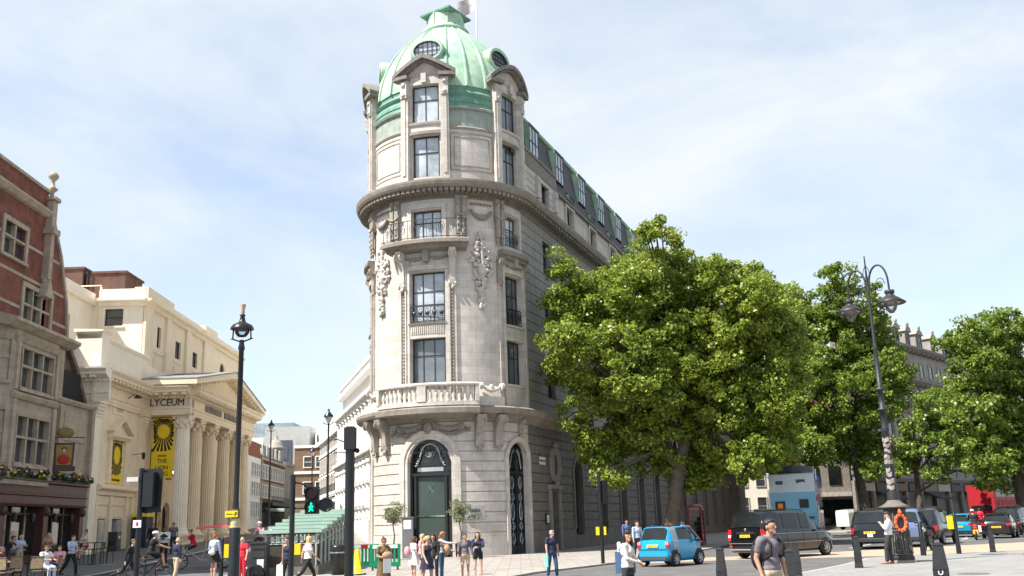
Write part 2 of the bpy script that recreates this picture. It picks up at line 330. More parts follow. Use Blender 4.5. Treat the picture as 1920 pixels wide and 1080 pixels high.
def swag(mb, a0, a1, z, drop, r, d=0.06, n=14):
    for i in range(n+1):
        t = i/n; a = a0+(a1-a0)*t; zz = z-drop*4*t*(1-t); k = 0.55+0.9*(1-abs(2*t-1))*.6
        mb.ball((a, d, zz), (r*k*1.2, r*k, r*k*(0.9+0.25*(i % 2))), 7, 4)
def scroll_bracket(mb, a, w, z0, z1, d):   # console: S profile
    h = z1-z0; prof = []
    for i in range(13):
        t = i/12; prof.append((d*(0.28+0.72*(t**1.6)) + 0.05*sin(t*9), z0+h*t))
    mb.mould(a-w/2, a+w/2, [(0, z0)]+prof+[(0, z1)])
    for sgn in (-1, 1):
        for (dd, zz, r) in ((d*0.78, z1-h*.16, h*.12), (d*.25, z0+h*.06, h*.07)):
            q = [(dd+r*cos(t), zz+r*sin(t)) for t in [2*pi*i/10 for i in range(10)]]
            aa = a+sgn*(w/2); mb.prism(q, aa-0.03, aa+0.03, ax=0)
    mb.ball((a, d*.3, z0-.08), (w*.35, .1, .14), 7, 4)
def iron_rail(mb, a0, a1, z0, z1, d, n=8, scrolls=True, r=0.014):
    k = 12
    for z in (z0+.06, z1): mb.tube([(a0+(a1-a0)*i/k, d, z) for i in range(k+1)], r*1.5, 5)
    for i in range(n+1): a = a0+(a1-a0)*i/n; mb.tube([(a, d, z0), (a, d, z1)], r, 4)
    if scrolls:
        w = (a1-a0)/n
        for i in range(n):
            c = a0+w*(i+.5); h = (z1-z0)*.5; zc = (z0+z1)/2+.03
            mb.tube([(c+w*.36*cos(t)*(1-t/14), d, zc+h*.72*sin(t)*(1-t/14)) for t in [q*.55 for q in range(18)]], r*.9, 4)
            mb.tube([(c+w*.13*cos(t), d, zc+.13*sin(t)) for t in [q*.8 for q in range(9)]], r*.8, 4)
# ============================================================ corner hotel
CX, CY, CR = -3.92, 59.49, 4.92
T = Cyl(CX, CY, CR, -12.0); DEG = CR*pi/180
WP = T((81*DEG, 0, 0)); WG = Flat(WP.x, WP.y, 21.0)
hotel = thing('corner_hotel', 'tall pale stone corner building with rounded front and green copper dome', 'hotel building', (CX, CY, 0))
SL, SR = -96*DEG, 81*DEG
BAYS = [0.0, 67*DEG, -67*DEG]
# ground floor
ops = [(-1.28, 1.28, -1, 6.45, 1), (BAYS[1]-.95, BAYS[1]+.95, -1, 6.3, 1), (BAYS[2]-.95, BAYS[2]+.95, -1, 6.3, 1)]
mb = MB(T); rustic(mb, SL, SR, 1.3, 7.4, 0.555, ops, depth=.07, gap=.055, reveal=.5); wall(mb, SL, SR, 0, 1.3, ops, d=.03, reveal=.5, edges=.1); mb.build('ground_floor_wall', STONEP, hotel)
def arch_band(mb, c, w0, w1, z0, z1, d0, d1, n=16):   # moulding round an arch; w0 inner half width, z1 inner crown
    zc = z1-w0
    for s_ in (-1, 1): mb.box(min(c+s_*w0, c+s_*w1), max(c+s_*w0, c+s_*w1), d0, d1, z0, zc)
    for i in range(n):
        a, b = pi*i/n, pi*(i+1)/n; P = lambda r, t: (c-r*cos(t), zc+r*sin(t)); q = [P(w1, a), P(w1, b), P(w0, b), P(w0, a)]; mb.prism(q, d0, d1)
mb = MB(T)
for b, w0, z1 in ((0, 1.28, 6.45), (BAYS[1], .95, 6.3), (BAYS[2], .95, 6.3)):
    k = 1.0 if b == 0 else .6
    arch_band(mb, b, w0+.001, w0+.18*k, 0, z1, -.3, .05); arch_band(mb, b, w0+.18*k, w0+.5*k, 0, z1+.18*k, -.1, .12)
mb.build('arch_surround', STONE, hotel)
# entrance
dr = MB(T); arch_band(dr, 0, 1.12, 1.28, 0, 6.29, -.42, -.25); dr.box(-1.12, 1.12, -.42, -.2, 4.45, 4.62); dr.box(-1.12, 1.12, -.42, -.26, 4.98, 5.05)
for a in (-1.0, .86): dr.box(a, a+.14, -.40, -.22, 0, 4.45)
ent = dr.build('entrance_door', IRON, hotel)
g = MB(T)
for i in range(8): p, q = -.86+1.72*i/8, -.86+1.72*(i+1)/8; g.face([(p, -.36, .1), (q, -.36, .1), (q, -.36, 4.4), (p, -.36, 4.4)])
g.build('door_panel', PANEG, ent)
g = MB(T); g.box(-.86, .86, -.35, -.33, 2.22, 2.3); g.build('door_bar', CHROME, ent)
g = MB(T)
for s_ in (-1, 1): g.tube([(s_*.16, -.34, 3.55), (-s_*.16, -.34, 3.95)], .012, 4)
g.build('door_emblem', CHROME, ent)
g = MB(T); n = 10
for i in range(n):
    p, q = -1.12+2.24*i/n, -1.12+2.24*(i+1)/n; f = lambda a: 5.17+sqrt(max(0, 1.12**2-a*a)); g.face([(p, -.38, 4.62), (q, -.38, 4.62), (q, -.38, f(q)), (p, -.38, f(p))])
fan = g.build('fanlight', GLD, ent)
g = MB(T); g.box(-.8, .8, -.33, -.3, 4.7, 4.92); g.build('fanlight_transom_panel', CHROME, ent)
g = MB(T)
for k in range(7):
    t = pi*(k+.5)/7; g.tube([(-.25*cos(t), -.31, 5.5+.2*sin(t)), (-1.1*cos(t), -.31, 5.17+1.1*sin(t))], .022, 4)
for k in range(9): t = pi*k/8; g.tube([(-.8*cos(t)+.14*cos(q), -.3, 5.15+.82*sin(t)+.14*sin(q)) for q in [2*pi*i/8 for i in range(9)]], .018, 4)
g.build('fanlight_grille', IRON, ent)
g = MB(T)
for s_ in (-1, 1):
    g.tube([(s_*x, -.26, z) for x, z in ((.92, 4.98), (.78, 5.1), (.62, 5.45), (.55, 5.8), (.42, 6.05), (.2, 6.18), (0, 6.22))], .04, 6)
    for i in range(9): x = .9-.07*i; g.ball((s_*x, -.24, 5.02+.13*i), .05, 6, 4)
g.ball((0, -.26, 5.62), (.17, .04, .1), 8, 5); g.tube([(.26*cos(t), -.26, 5.62+.13*sin(t)) for t in [2*pi*i/14 for i in range(15)]], .018, 5)
g.build('fanlight_garland', IRONS, ent)
# side gates
for bi, b in enumerate(BAYS[1:]):
    g = MB(T); arch_band(g, b, .85, .95, 0, 6.2, -.4, -.28); g.box(b-.85, b+.85, -.4, -.28, 4.5, 4.66)
    for i in range(9): a = b-.85+1.7*i/8; g.box(a-.02, a+.02, -.34, -.3, .05, 4.5 if abs(i-4) > 0 else 4.5)
    g.box(b-.06, b+.06, -.36, -.27, 0, 4.5); g.box(b-.85, b+.85, -.36, -.3, .05, .5)
    for k in range(7): t = pi*(k+.5)/7; g.tube([(b-.2*cos(t), -.31, 5.3+.2*sin(t)), (b-.86*cos(t), -.31, 5.3+.86*sin(t))], .02, 4)
    ga = g.build('iron_gate', IRON, hotel)
    g = MB(T); g.box(b-.9, b+.9, -.47, -.44, 0, 5.35); g.lathe((b, -.45, 5.3), [(0, 0)], 3) if 0 else None
    for i in range(10): p, q = b-.9+1.8*i/10, b-.9+1.8*(i+1)/10; f = lambda a: 5.34+sqrt(max(0, .81-(a-b)**2)); g.face([(p, -.45, 5.3), (q, -.45, 5.3), (q, -.45, f(q)), (p, -.45, f(p))])
    g.build('gate_backing', GLD, ga)
    g = MB(T)
    for s_ in (-1, 1):
        for zc, h in ((4.0, .35), (2.4, .5), (.9, .3), (3.2, .2), (1.6, .2)):
            g.tube([(b+s_*.42+.16*cos(t), -.27, zc+h*sin(t)) for t in [2*pi*i/10 for i in range(11)]], .02, 4)
        g.tube([(b+s_*.42, -.27, .5), (b+s_*.42, -.27, 4.4)], .018, 4)
        g.tube([(b+s_*x, -.27, z) for x, z in ((.6, 4.8), (.5, 5.2), (.38, 5.6), (.15, 5.9))], .03, 5)
    g.build('gate_scrollwork', IRONS, ga)
# cornice over ground floor
CP1 = [(0, 7.4), (.12, 7.4), (.16, 7.55), (.3, 7.62), (.42, 7.75), (.78, 7.8), (.86, 7.95), (.86, 8.12), (.7, 8.22), (0, 8.3)]
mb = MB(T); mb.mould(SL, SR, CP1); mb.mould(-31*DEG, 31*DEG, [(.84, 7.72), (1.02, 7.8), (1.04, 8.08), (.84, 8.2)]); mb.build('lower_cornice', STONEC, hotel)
# brackets under it
for a in (33, 46.5, -33, -46.5):
    mb = MB(T); scroll_bracket(mb, a*DEG, .42, 5.95, 7.72, .78); mb.build('scroll_bracket', STONEG, hotel)
mb = MB(T); scroll_bracket(mb, BAYS[1]+.1, .3, 6.75, 7.6, .4); mb.build('keystone', STONEG, hotel)
# mask and garland over the door
mb = MB(T); mb.ball((0, .12, 7.1), (.27, .26, .36), 12, 8); mb.ball((0, .34, 7.05), (.06, .09, .1), 6, 4); mb.ball((0, .3, 6.86), (.1, .07, .04), 6, 4)
for s_ in (-1, 1): mb.ball((s_*.11, .33, 7.15), (.05, .03, .025), 6, 4)
for i in range(11): t = pi*i/10; mb.ball((.36*cos(t), .1, 7.15+.34*sin(t)), (.1, .16, .1), 6, 4)
for s_ in (-1, 1):
    swag(mb, s_*.45, s_*1.9, 7.25, .25, .16, .1); swag(mb, s_*.35, s_*2.3, 7.0, .28, .10, .08, 18)
    for i in range(16): a = s_*(.6+.115*i); mb.ball((a, .08, 6.75+.35*random.random()), (.1, .1, .08), 6, 3)
mb.build('carved_mask_and_garland', STONEC, hotel)
# balustrade
mb = MB(T); mb.mould(-31*DEG, 31*DEG, [(.55, 9.32), (.98, 9.32), (1.0, 9.4), (.96, 9.5), (.58, 9.5)]); mb.box(-31*DEG, 31*DEG, .6, .93, 8.22, 8.45)
for a0, a1 in ((-31, -29), (-3.5, 1.5), (29, 31)): mb.box(a0*DEG, a1*DEG, .56, .97, 8.44, 9.33)
mb.build('balustrade_rail', STONE, hotel)
for a0, a1 in ((-28.5, -4), (2, 28.5)):
    for i in range(8):
        a = (a0+(a1-a0)*(i+.5)/8)*DEG; mb = MB(T); mb.lathe((a, .76, 8.45), baluster_prof(.87, .12), 8); mb.build('baluster', STONE, hotel)
for s_ in (-1, 1):    # swagged blocks beside the balcony
    mb = MB(T); a = s_*41*DEG; mb.box(a-.75, a+.75, 0, .5, 8.25, 8.75); mb.mould(a-.7, a+.7, [(0, 8.7), (.3, 8.7), (.12, 9.35), (0, 9.4)])
    for e in (-1, 1):
        q = [(.25*cos(t)*.8+.15, 9.35+.2*sin(t)) for t in [2*pi*i/10 for i in range(10)]]; mb.prism([(.3+x, z) for x, z in q], a+e*.62-.08, a+e*.62+.08, ax=0)
    swag(mb, a-.6, a+.6, 9.4, .3, .11, .42); mb.ball((a, .4, 9.25), (.14, .12, .22), 8, 5); mb.build('swagged_block', STONE, hotel)
# shaft
WN = [(9.62, 12.22, 1.07), (13.15, 16.15, 1.07), (17.98, 19.93, .93)]
ops = []
for bi, b in enumerate(BAYS):
    k = 1.0 if bi == 0 else .82
    for z0, z1, hw in WN: ops.append((b-hw*k, b+hw*k, z0, z1))
mb = MB(T); wall(mb, SL, SR, 8.2, 20.8, ops, reveal=.42); mb.build('shaft_wall', STONE, hotel)
for bi, b in enumerate(BAYS):
    k = 1.0 if bi == 0 else .82
    for wi, (z0, z1, hw) in enumerate(WN):
        hw *= k; gm = [[2, 1, 1], [2, 2, 1], [0, 0, 0]][bi][wi]
        wo = window(T, hotel, b-hw, b+hw, z0, z1, -.36, 3, 2, gm, fw=.09, rowz=[z0+(z1-z0)*.62] + ([z0+(z1-z0)*.36] if wi == 1 else []))
        if wi == 1: g = MB(T); iron_rail(g, b-hw, b+hw, z0+.03, z0+.98, -.05, 5, r=.02); [g.ball((b-hw+(i+.5)*2*hw/5, -.05, z0+.55), (.13, .03, .13), 6, 4) for i in range(5)]; g.build('window_railing', IRON, hotel)
mb = MB(T)
for bi, b in enumerate(BAYS):
    k = 1.0 if bi == 0 else .82
    for s_ in (-1, 1):
        for w0, w1, dd in ((1.07, 1.25, .08), (1.25, 1.34, .15), (1.62, 1.7, .10)):
            mb.box(min(b+s_*w0*k, b+s_*w1*k), max(b+s_*w0*k, b+s_*w1*k), .001, dd, 8.3, 16.9)
        mb.box(*sorted((b+s_*.93*k, b+s_*1.2*k)), .001, .09, 18, 20.3)
    mb.box(b-1.34*k, b+1.34*k, .002, .14, 16.25, 16.5); mb.box(b-1.2*k, b+1.2*k, .002, .09, 20.02, 20.3)
    mb.mould(b-1.12*k, b+1.12*k, [(0, 13.0), (.1, 13.02), (.16, 13.12), (0, 13.15)]); mb.mould(b-1.07*k, b+1.07*k, [(0, 12.22), (.05, 12.22), (.02, 12.95), (0, 12.95)])
    mb.mould(b-1.2*k, b+1.2*k, [(0, 9.45), (.12, 9.48), (.14, 9.6), (0, 9.62)])
    for i in range(16): a = b-1.0*k+2.0*k*(i+.5)/16; mb.box(a-.03, a+.03, .03, .085, 12.45, 12.9)
mb.build('window_surround', STONE, hotel)
for s_ in (-1, 1):
    mb = MB(T)
    for i in range(34): mb.ball((s_*1.48, .02, 9.0+i*.2), (.07, .09, .105), 6, 4)
    mb.build('beaded_strip', STONEG, hotel)
# balcony of the upper floor
for bi, b in enumerate(BAYS):
    hw = 27*DEG if bi == 0 else 1.3; dd = 1.0 if bi == 0 else .45; zb = 17.42 if bi == 0 else 17.1
    mb = MB(T); mb.mould(b-hw, b+hw, [(0, zb-.1), (dd*.55, zb), (dd*.7, zb+.15), (dd, zb+.22), (dd, zb+.42), (dd*.9, zb+.5), (0, zb+.52)])
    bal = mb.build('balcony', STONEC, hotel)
    if bi == 0:
        g = MB(T); iron_rail(g, b-hw+.1, b+hw-.1, 17.94, 19.05, .9, 9)
        for s_ in (-1, 1): [g.tube([(b+s_*(hw-.1), x, 17.95), (b+s_*(hw-.1), x, 19.05)], .015, 4) for x in (.3, .6)]; g.tube([(b+s_*(hw-.1), 0, 19.05), (b+s_*(hw-.1), .9, 19.05)], .02, 4)
    else:
        g = MB(T); iron_rail(g, b-.78, b+.78, 17.98, 18.9, -.05, 5)
    g.build('balcony_railing', IRON, bal)
    for s_ in (-1, 1):
        mb = MB(T); scroll_bracket(mb, b+s_*1.5*(1 if bi == 0 else .86), .34, 15.2 if bi == 0 else 15.6, 17.4 if bi == 0 else 17.08, .62 if bi == 0 else .35); mb.build('scroll_bracket', STONEG if bi else STONE, hotel)
    mb = MB(T); swag(mb, b-1.25, b-.12, 17.05, .12, .10); swag(mb, b+.12, b+1.25, 17.05, .12, .10); mb.box(b-.17, b+.17, 0, .3, 16.7, 17.45)
    if bi: swag(mb, b-1.0, b+1.0, 16.9, .1, .16)
    mb.build('carved_garland', STONEG, hotel)
# trophies and frieze swags
for s_ in (-1, 1):
    mb = MB(T); c = s_*38*DEG; rnd = random.Random(5)
    mb.ball((c, .05, 16.2), (.34, .22, .5), 10, 6); mb.tube([(c, .1, 18.5), (c, .14, 17.0), (c+.05, .12, 15.5), (c, .08, 14.1)], [.05, .1, .1, .04], 6)
    for i in range(120):
        z = 14.0+4.6*rnd.random(); wd = .12+.62*math.exp(-((z-16.5)/1.15)**2)+.05*sin(z*5); a = c+(rnd.random()*2-1)*wd
        r = .06+.09*rnd.random(); mb.ball((a, .04+.1*rnd.random(), z), (r*(.7+rnd.random()*.8), .06+.10*rnd.random(), r*(.7+rnd.random())), 6, 4)
    for i in range(12): t = 2*pi*i/12; mb.ball((c+.42*cos(t), .12, 16.2+.6*sin(t)), (.1, .12, .12), 6, 4)
    mb.tube([(c-.55, .1, 17.4), (c+.4, .1, 15.2)], .05, 5); mb.tube([(c+.6, .1, 17.3), (c-.4, .1, 15.0)], .045, 5)
    mb.build('carved_trophy', STONE, hotel)
    for aa in (24, 53):
        mb = MB(T); a = s_*aa*DEG; mb.box(a-.36, a+.36, 0, .16, 19.4, 20.75)
        for e in (-.18, .18):
            mb.box(a+e-.13, a+e+.13, .14, .24, 18.35, 20.7); mb.ball((a+e, .12, 18.2), (.13, .12, .2), 6, 4); mb.ball((a+e, .16, 17.95), (.08, .08, .12), 6, 4)
            for z in (18.6, 18.95, 19.3): mb.ball((a+e, .24, z), (.07, .06, .12), 6, 4)
            mb.ball((a+e, .25, 20.3), (.12, .1, .2), 6, 4)
        mb.tube([(a+.4*cos(t), .25, 19.75-.25*sin(t)) for t in [pi*i/8 for i in range(9)]], .06, 6); mb.build('frieze_pilaster', STONEG, hotel)
    mb = MB(T); swag(mb, s_*31*DEG, s_*46*DEG, 19.85, .42, .15, .1, 16)
    for i in range(7): a = s_*(30+17*(i+.5)/7)*DEG; mb.tube([(a+.09*cos(t)*(1-t/9), .05, 20.25+.09*sin(t)*(1-t/9)) for t in [q*.8 for q in range(8)]], .025, 4)
    mb.build('frieze_garland', STONEC, hotel)
# main cornice (tower and wing)
CP2 = [(0, 20.55), (.08, 20.6), (.1, 20.78), (.2, 20.82), (.22, 20.98), (.3, 21.0), (.84, 21.06), (.92, 21.2), (.97, 21.38), (.97, 21.5), (.6, 21.62), (0, 21.72)]
mb = MB(T); mb.mould(SL, SR, CP2); n = 52
for i in range(n): a = SL+(SR-SL)*(i+.5)/n; mb.box(a-.1, a+.1, .2, .74, 20.84, 21.05)
n = 150
for i in range(n): a = SL+(SR-SL)*(i+.5)/n; mb.box(a-.028, a+.028, .06, .15, 20.62, 20.76)
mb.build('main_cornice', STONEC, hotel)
# drum with dormer bays
dops = []
for b in BAYS: dops += [(b-.88, b+.88, 22.0, 24.65)]
mb = MB(T); wall(mb, SL, SR, 21.7, 25.0, dops, reveal=.4); mb.build('drum_wall', STONE, hotel)
mb = MB(T); mb.mould(SL, SR, [(0, 24.98), (.06, 25.0), (.1, 25.1), (.05, 25.18), (0, 25.2)])
for c in (33.5*DEG, -33.5*DEG):
    for k, (e, f) in enumerate(((1.35, 1.25), (1.12, .95))):
        z0, z1 = 22.35+k*.25, 24.75-k*.25
        mb.box(c-e, c+e, .0, .03, z0, z0+.06); mb.box(c-e, c+e, .0, .03, z1-.06, z1)
        for s_ in (-1, 1): mb.box(c+s_*e-.03, c+s_*e+.03, 0, .032, z0+.06, z1-.06)
mb.build('drum_moulding', STONEG, hotel)
GAPS = [(SL, BAYS[2]-1.4), (BAYS[2]+1.4, -1.4), (1.4, BAYS[1]-1.4), (BAYS[1]+1.4, SR)]
for a, b in GAPS: mb = MB(T); wall(mb, a, b, 25.19, 26.3, d=-.02); mb.mould(a, b, [(-.05, 26.28), (.1, 26.3), (.16, 26.42), (.05, 26.5), (-.05, 26.5)]); mb.build('stained_parapet_band', STONEV, hotel)
for a, b in GAPS: mb = MB(T); mb.mould(a, b, [(-.4, 26.45), (.0, 26.45), (-.03, 26.75), (.02, 26.8), (.0, 27.0), (-.1, 27.2), (-.02, 27.3), (.05, 27.42), (-.02, 27.5), (-.14, 27.7), (-.12, 27.95), (-.4, 27.95)]); mb.build('copper_gutter_cornice', COPPERD, hotel)
DOME = [(4.86, 27.9), (4.83, 28.3), (4.72, 28.9), (4.52, 29.6), (4.24, 30.3), (3.88, 31.0), (3.43, 31.7), (2.9, 32.35), (2.33, 32.95), (1.78, 33.4), (1.45, 33.68), (1.38, 33.8)]
mb = MB(); mb.lathe((CX, CY, 0), DOME, 72); dome = mb.build('dome', COPPER, hotel)
for i in range(24):
    t = rad(15*i+3.5)
    if min(abs(((15*i+3.5)-(-102+67*k)+180) % 360-180) for k in (0, 1, -1)) < 13: continue
    mb = MB(); pts = [(CX+(r+.03)*cos(t), CY+(r+.03)*sin(t), z) for r, z in DOME]; mb.tube(pts, [.10*(.35+.65*r/4.8) for r, z in DOME], 5); mb.build('dome_rib', COPPER, hotel)
mb = MB(); mb.lathe((CX, CY, 0), [(1.5, 33.6), (1.62, 33.72), (1.6, 33.85), (1.35, 33.95), (1.22, 34.2), (1.2, 35.0)], 32)
for i in range(8):
    t = rad(45*i+22.5-12); P = (CX+1.2*cos(t), CY+1.2*sin(t)); mb.tube([(P[0], P[1], 34.1), (P[0], P[1], 35.0)], .09, 5)
mb.build('lantern', COPPER, hotel)
mb = MB(); sq = lambda r: [(CX+r*sin(rad(12+90*i)), CY-r*cos(rad(12+90*i))) for i in range(4)]
mb.grid([[(x, y, 34.92) for x, y in sq(1.5)], [(x, y, 35.02) for x, y in sq(1.72)], [(x, y, 35.14) for x, y in sq(1.74)], [(x, y, 35.32) for x, y in sq(.5)]], close_u=True, caps=True); mb.build('lantern_cap', COPPERD, hotel)
# dormers
for bi, b in enumerate(BAYS):
    mb = MB(T); hw = 1.45
    wall(mb, b-hw, b+hw, 24.9, 28.45, [(b-.88, b+.88, 25.5, 27.95)], d=.12, reveal=.45)
    for s_ in (-1, 1):
        mb.face([(b+s_*hw, .12, 24.9), (b+s_*hw, .12, 28.45), (b+s_*hw*1.1, -1.6, 28.45), (b+s_*hw*1.1, -1.6, 24.9)])
        mb.box(*sorted((b+s_*.98, b+s_*hw)), .0, .3, 21.75, 28.3); mb.box(*sorted((b+s_*1.12, b+s_*1.32)), .29, .36, 22.1, 27.0)
        mb.box(*sorted((b+s_*1.02, b+s_*1.42)), .28, .42, 27.1, 28.2); mb.ball((b+s_*1.22, .4, 27.3), (.16, .12, .16), 6, 4); mb.ball((b+s_*1.22, .42, 27.95), (.16, .12, .16), 6, 4)
    mb.mould(b-.98, b+.98, [(.1, 25.28), (.22, 25.3), (.26, 25.42), (.1, 25.46)]); mb.mould(b-.98, b+.98, [(.1, 24.68), (.2, 24.7), (.24, 24.82), (.1, 24.86)])
    mb.box(b-.15, b+.15, .1, .32, 28.0, 28.6); mb.build('dormer_bay', STONE, hotel)
    # pediment: segmental gable, deep
    mb = MB(T); n = 12; arc = [(-1.85+3.7*i/n, 28.42+(1.08 if bi == 0 else 1.15)*(1-abs(-1+2*i/n)**(1.15 if bi == 0 else 1.8))) for i in range(n+1)]
    mb.prism([(b+x, z) for x, z in arc]+[(b+1.45, 28.3), (b-1.45, 28.3)], -1.5, .14)
    mb.build('dormer_gable', STONE, hotel)
    mb = MB(T)
    for i in range(n):
        p, q = arc[i], arc[i+1]; mb.prism([(b+p[0], p[1]), (b+q[0], q[1]), (b+q[0], q[1]+.26), (b+p[0], p[1]+.26)], -1.4, .62); mb.prism([(b+p[0]*.94, p[1]-.12), (b+q[0]*.94, q[1]-.12), (b+q[0]*.94, q[1]+.01), (b+p[0]*.94, p[1]+.01)], -1.4, .4)
    for s_ in (-1, 1): mb.box(*sorted((b+s_*.9, b+s_*1.85)), .1, .6, 28.3, 28.52)
    mb.build('dormer_pediment', STONED, hotel)
    for z0, z1 in ((22.0, 24.65), (25.5, 27.95)): window(T, hotel, b-.88, b+.88, z0, z1, -.28 if z0 < 25 else -.2, 2, 2, 1 if bi == 0 else 2, fw=.1, rowz=[z0+(z1-z0)*.6])
    # oculus in a copper hood
    th = T.t+b/CR; r1 = 4.4; c = Vector((CX+sin(th)*r1, CY-cos(th)*r1, 30.55)); rt = Vector((cos(th), sin(th), 0)); ins = Vector((-sin(th), cos(th), 0))
    def OP(x, y, z, c=c, rt=rt, ins=ins): return tuple(c+rt*x+ins*y+Vector((0, 0, z)))
    mb = MB(); n = 20; rows = [[OP(wx*cos(2*pi*i/n), yy, hz*sin(2*pi*i/n)) for i in range(n)] for wx, hz, yy in ((.88, .62, 0), (1.08, .84, -.02), (1.1, .86, .1), (1.06, .82, 2.2))]
    mb.smooth = True; mb.grid(rows, close_u=True); oc = mb.build('copper_hood', COPPER, hotel)
    mb = MB(); mb.face([OP((.9)*cos(2*pi*i/n), .12, .64*sin(2*pi*i/n)) for i in range(n)]); mb.build('pane', GL[1 if bi == 0 else 0], oc)
    mb = MB()
    for x in (-.6, -.3, 0, .3, .6): h = .62*sqrt(1-(x/.88)**2); mb.tube([OP(x, .08, -h), OP(x, .08, h)], .022, 4)
    for z in (-.3, .0, .3): h = .88*sqrt(1-(z/.62)**2); mb.tube([OP(-h, .08, z), OP(h, .08, z)], .022, 4)
    mb.tube([OP(.88*cos(2*pi*i/n), .06, .62*sin(2*pi*i/n)) for i in range(n+1)], .05, 5); mb.build('oculus_glazing', BRONZE, oc)
# flagpole with flag
fl = thing('flagpole', 'white flagpole with a small pale flag behind the copper dome', 'flagpole', (-1.9, 62.0, 30))
mb = MB(); mb.tube([(-1.9, 62, 30), (-1.9, 62, 39.2)], [.07, .045], 6); mb.build('pole', WHT, fl)
mb = MB(); mb.smooth = True; rows = []
for i in range(9):
    t = i/8; rows.append([(-1.95-1.3*t, 62+.22*sin(5*t), 38.4-.75*t-j*.42+.08*sin(6*t)) for j in range(4)])
mb.grid(rows); mb.build('flag', mat('pale_flag_cloth', (0.5, 0.44, 0.43), .8, .35, 2.0), fl)
# ------------------------------------------------------------ wing along the street
WL = 86.0; BW = 5.75
bayt = [4.7+BW*i for i in range(14)]
gops = [(t-.85, t+.85, .9, 5.75, 1) for t in [9.3+BW*i for i in range(13)]] + [(3.55, 5.05, -1, 3.6)]
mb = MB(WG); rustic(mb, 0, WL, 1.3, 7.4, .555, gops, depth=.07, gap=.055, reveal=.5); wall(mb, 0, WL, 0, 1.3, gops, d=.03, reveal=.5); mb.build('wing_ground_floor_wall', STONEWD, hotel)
for i in range(13):
    t = 9.3+BW*i; window(WG, hotel, t-.85, t+.85, .95, 5.7, -.4, 2, 3, GLD, fw=.1, arch=1, fm=IRON)
mb = MB(WG)
for i in range(13): arch_band(mb, 9.3+BW*i, .86, 1.2, 1.3, 5.76, -.05, .1, 12)
q = [(4.6+.85*cos(t)*k, 5.35+1.05*sin(t)*k) for k in (1,) for t in [2*pi*i/16 for i in range(16)]]
mb.build('arch_surround', STONEWD, hotel)
mb = MB(WG); n = 18
mb.smooth = True
mb.grid([[(4.5+w_*cos(2*pi*i/n), dd, 5.25+h_*sin(2*pi*i/n)) for i in range(n)] for w_, h_, dd in ((.5, .7, .02), (.6, .8, .2), (.85, 1.05, .22), (.95, 1.15, .02))], close_u=True); mb.ball((4.5, .15, 6.45), (.3, .2, .22), 8, 5); mb.ball((4.5, .15, 4.1), (.25, .2, .2), 8, 5)
mb.box(3.3, 3.55, 0, .15, .1, 3.75); mb.box(5.05, 5.3, 0, .15, .1, 3.75); mb.box(3.2, 5.4, 0, .25, 3.75, 4.0)
oc = mb.build('oval_window_surround', STONEW, hotel)
mb = MB(WG); mb.face([(4.5+.52*cos(2*pi*i/n), .05, 5.25+.72*sin(2*pi*i/n)) for i in range(n)]); mb.build('pane', GLD, oc)
mb = MB(WG); mb.box(3.55, 5.05, -.5, -.42, 0, 3.6); mb.box(3.6, 4.28, -.42, -.38, .1, 3.5); mb.box(4.32, 5.0, -.42, -.38, .1, 3.5); mb.build('side_door', BLK, hotel)
mb = MB(WG); mb.mould(0, WL, CP1); mb.build('wing_lower_cornice', STONEG, hotel)
mb = MB(WG); mb.mould(0, WL, CP2)
for i in range(150): a = WL*(i+.5)/150; mb.box(a-.1, a+.1, .2, .74, 20.84, 21.05)
mb.build('wing_main_cornice', STONEC, hotel)
wops = []; spec = []
for t in bayt:
    for z0, z1 in ((9.4, 12.2), (13.15, 16.3), (17.6, 19.8)):
        wops.append((t-.75, t+.75, z0, z1)); spec.append((t, z0, z1))
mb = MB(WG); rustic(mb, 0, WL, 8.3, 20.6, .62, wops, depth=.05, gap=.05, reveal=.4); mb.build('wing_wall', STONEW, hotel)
for t, z0, z1 in spec:
    if t < 60: window(WG, hotel, t-.75, t+.75, z0, z1, -.36, 2, 2, 0, fw=.08, rowz=[z0+(z1-z0)*.62])
aops = [(t-.78, t+.78, 21.8, 23.82) for t in bayt]
mb = MB(WG); wall(mb, 7.2, WL, 21.7, 24.1, aops, reveal=.4, d=-.1)
rustic(mb, 0, 7.2, 21.7, 24.1, .5, aops[:1], depth=.05, gap=.05, d=.1, reveal=.4)
mb.box(7.15, 7.2, -.1, .1, 21.7, 24.1)
for i in range(1, 14):
    c = bayt[i]; mb.box(c-1.1, c-.86, -.1, .02, 21.8, 24.0); mb.box(c+.86, c+1.1, -.1, .02, 21.8, 24.0); mb.box(c-1.1, c+1.1, -.1, .03, 23.85, 24.05)
    m_ = c+BW/2; mb.box(m_-1.5, m_+1.5, -.1, -.07, 22.1, 22.16); mb.box(m_-1.5, m_+1.5, -.1, -.07, 23.6, 23.66); mb.box(m_-1.5, m_-1.44, -.1, -.068, 22.16, 23.6); mb.box(m_+1.44, m_+1.5, -.1, -.068, 22.16, 23.6)
for e in (2.9, 6.5): mb.box(e-.2, e+.2, .1, .3, 22.4, 23.9); mb.ball((e, .28, 23.6), (.22, .15, .3), 6, 4)
mb.build('attic_wall', STONEP, hotel)
for t in bayt: window(WG, hotel, t-.78, t+.78, 21.8, 23.82, -.4 if t > 7 else -.3, 2, 2, 0, fw=.08)
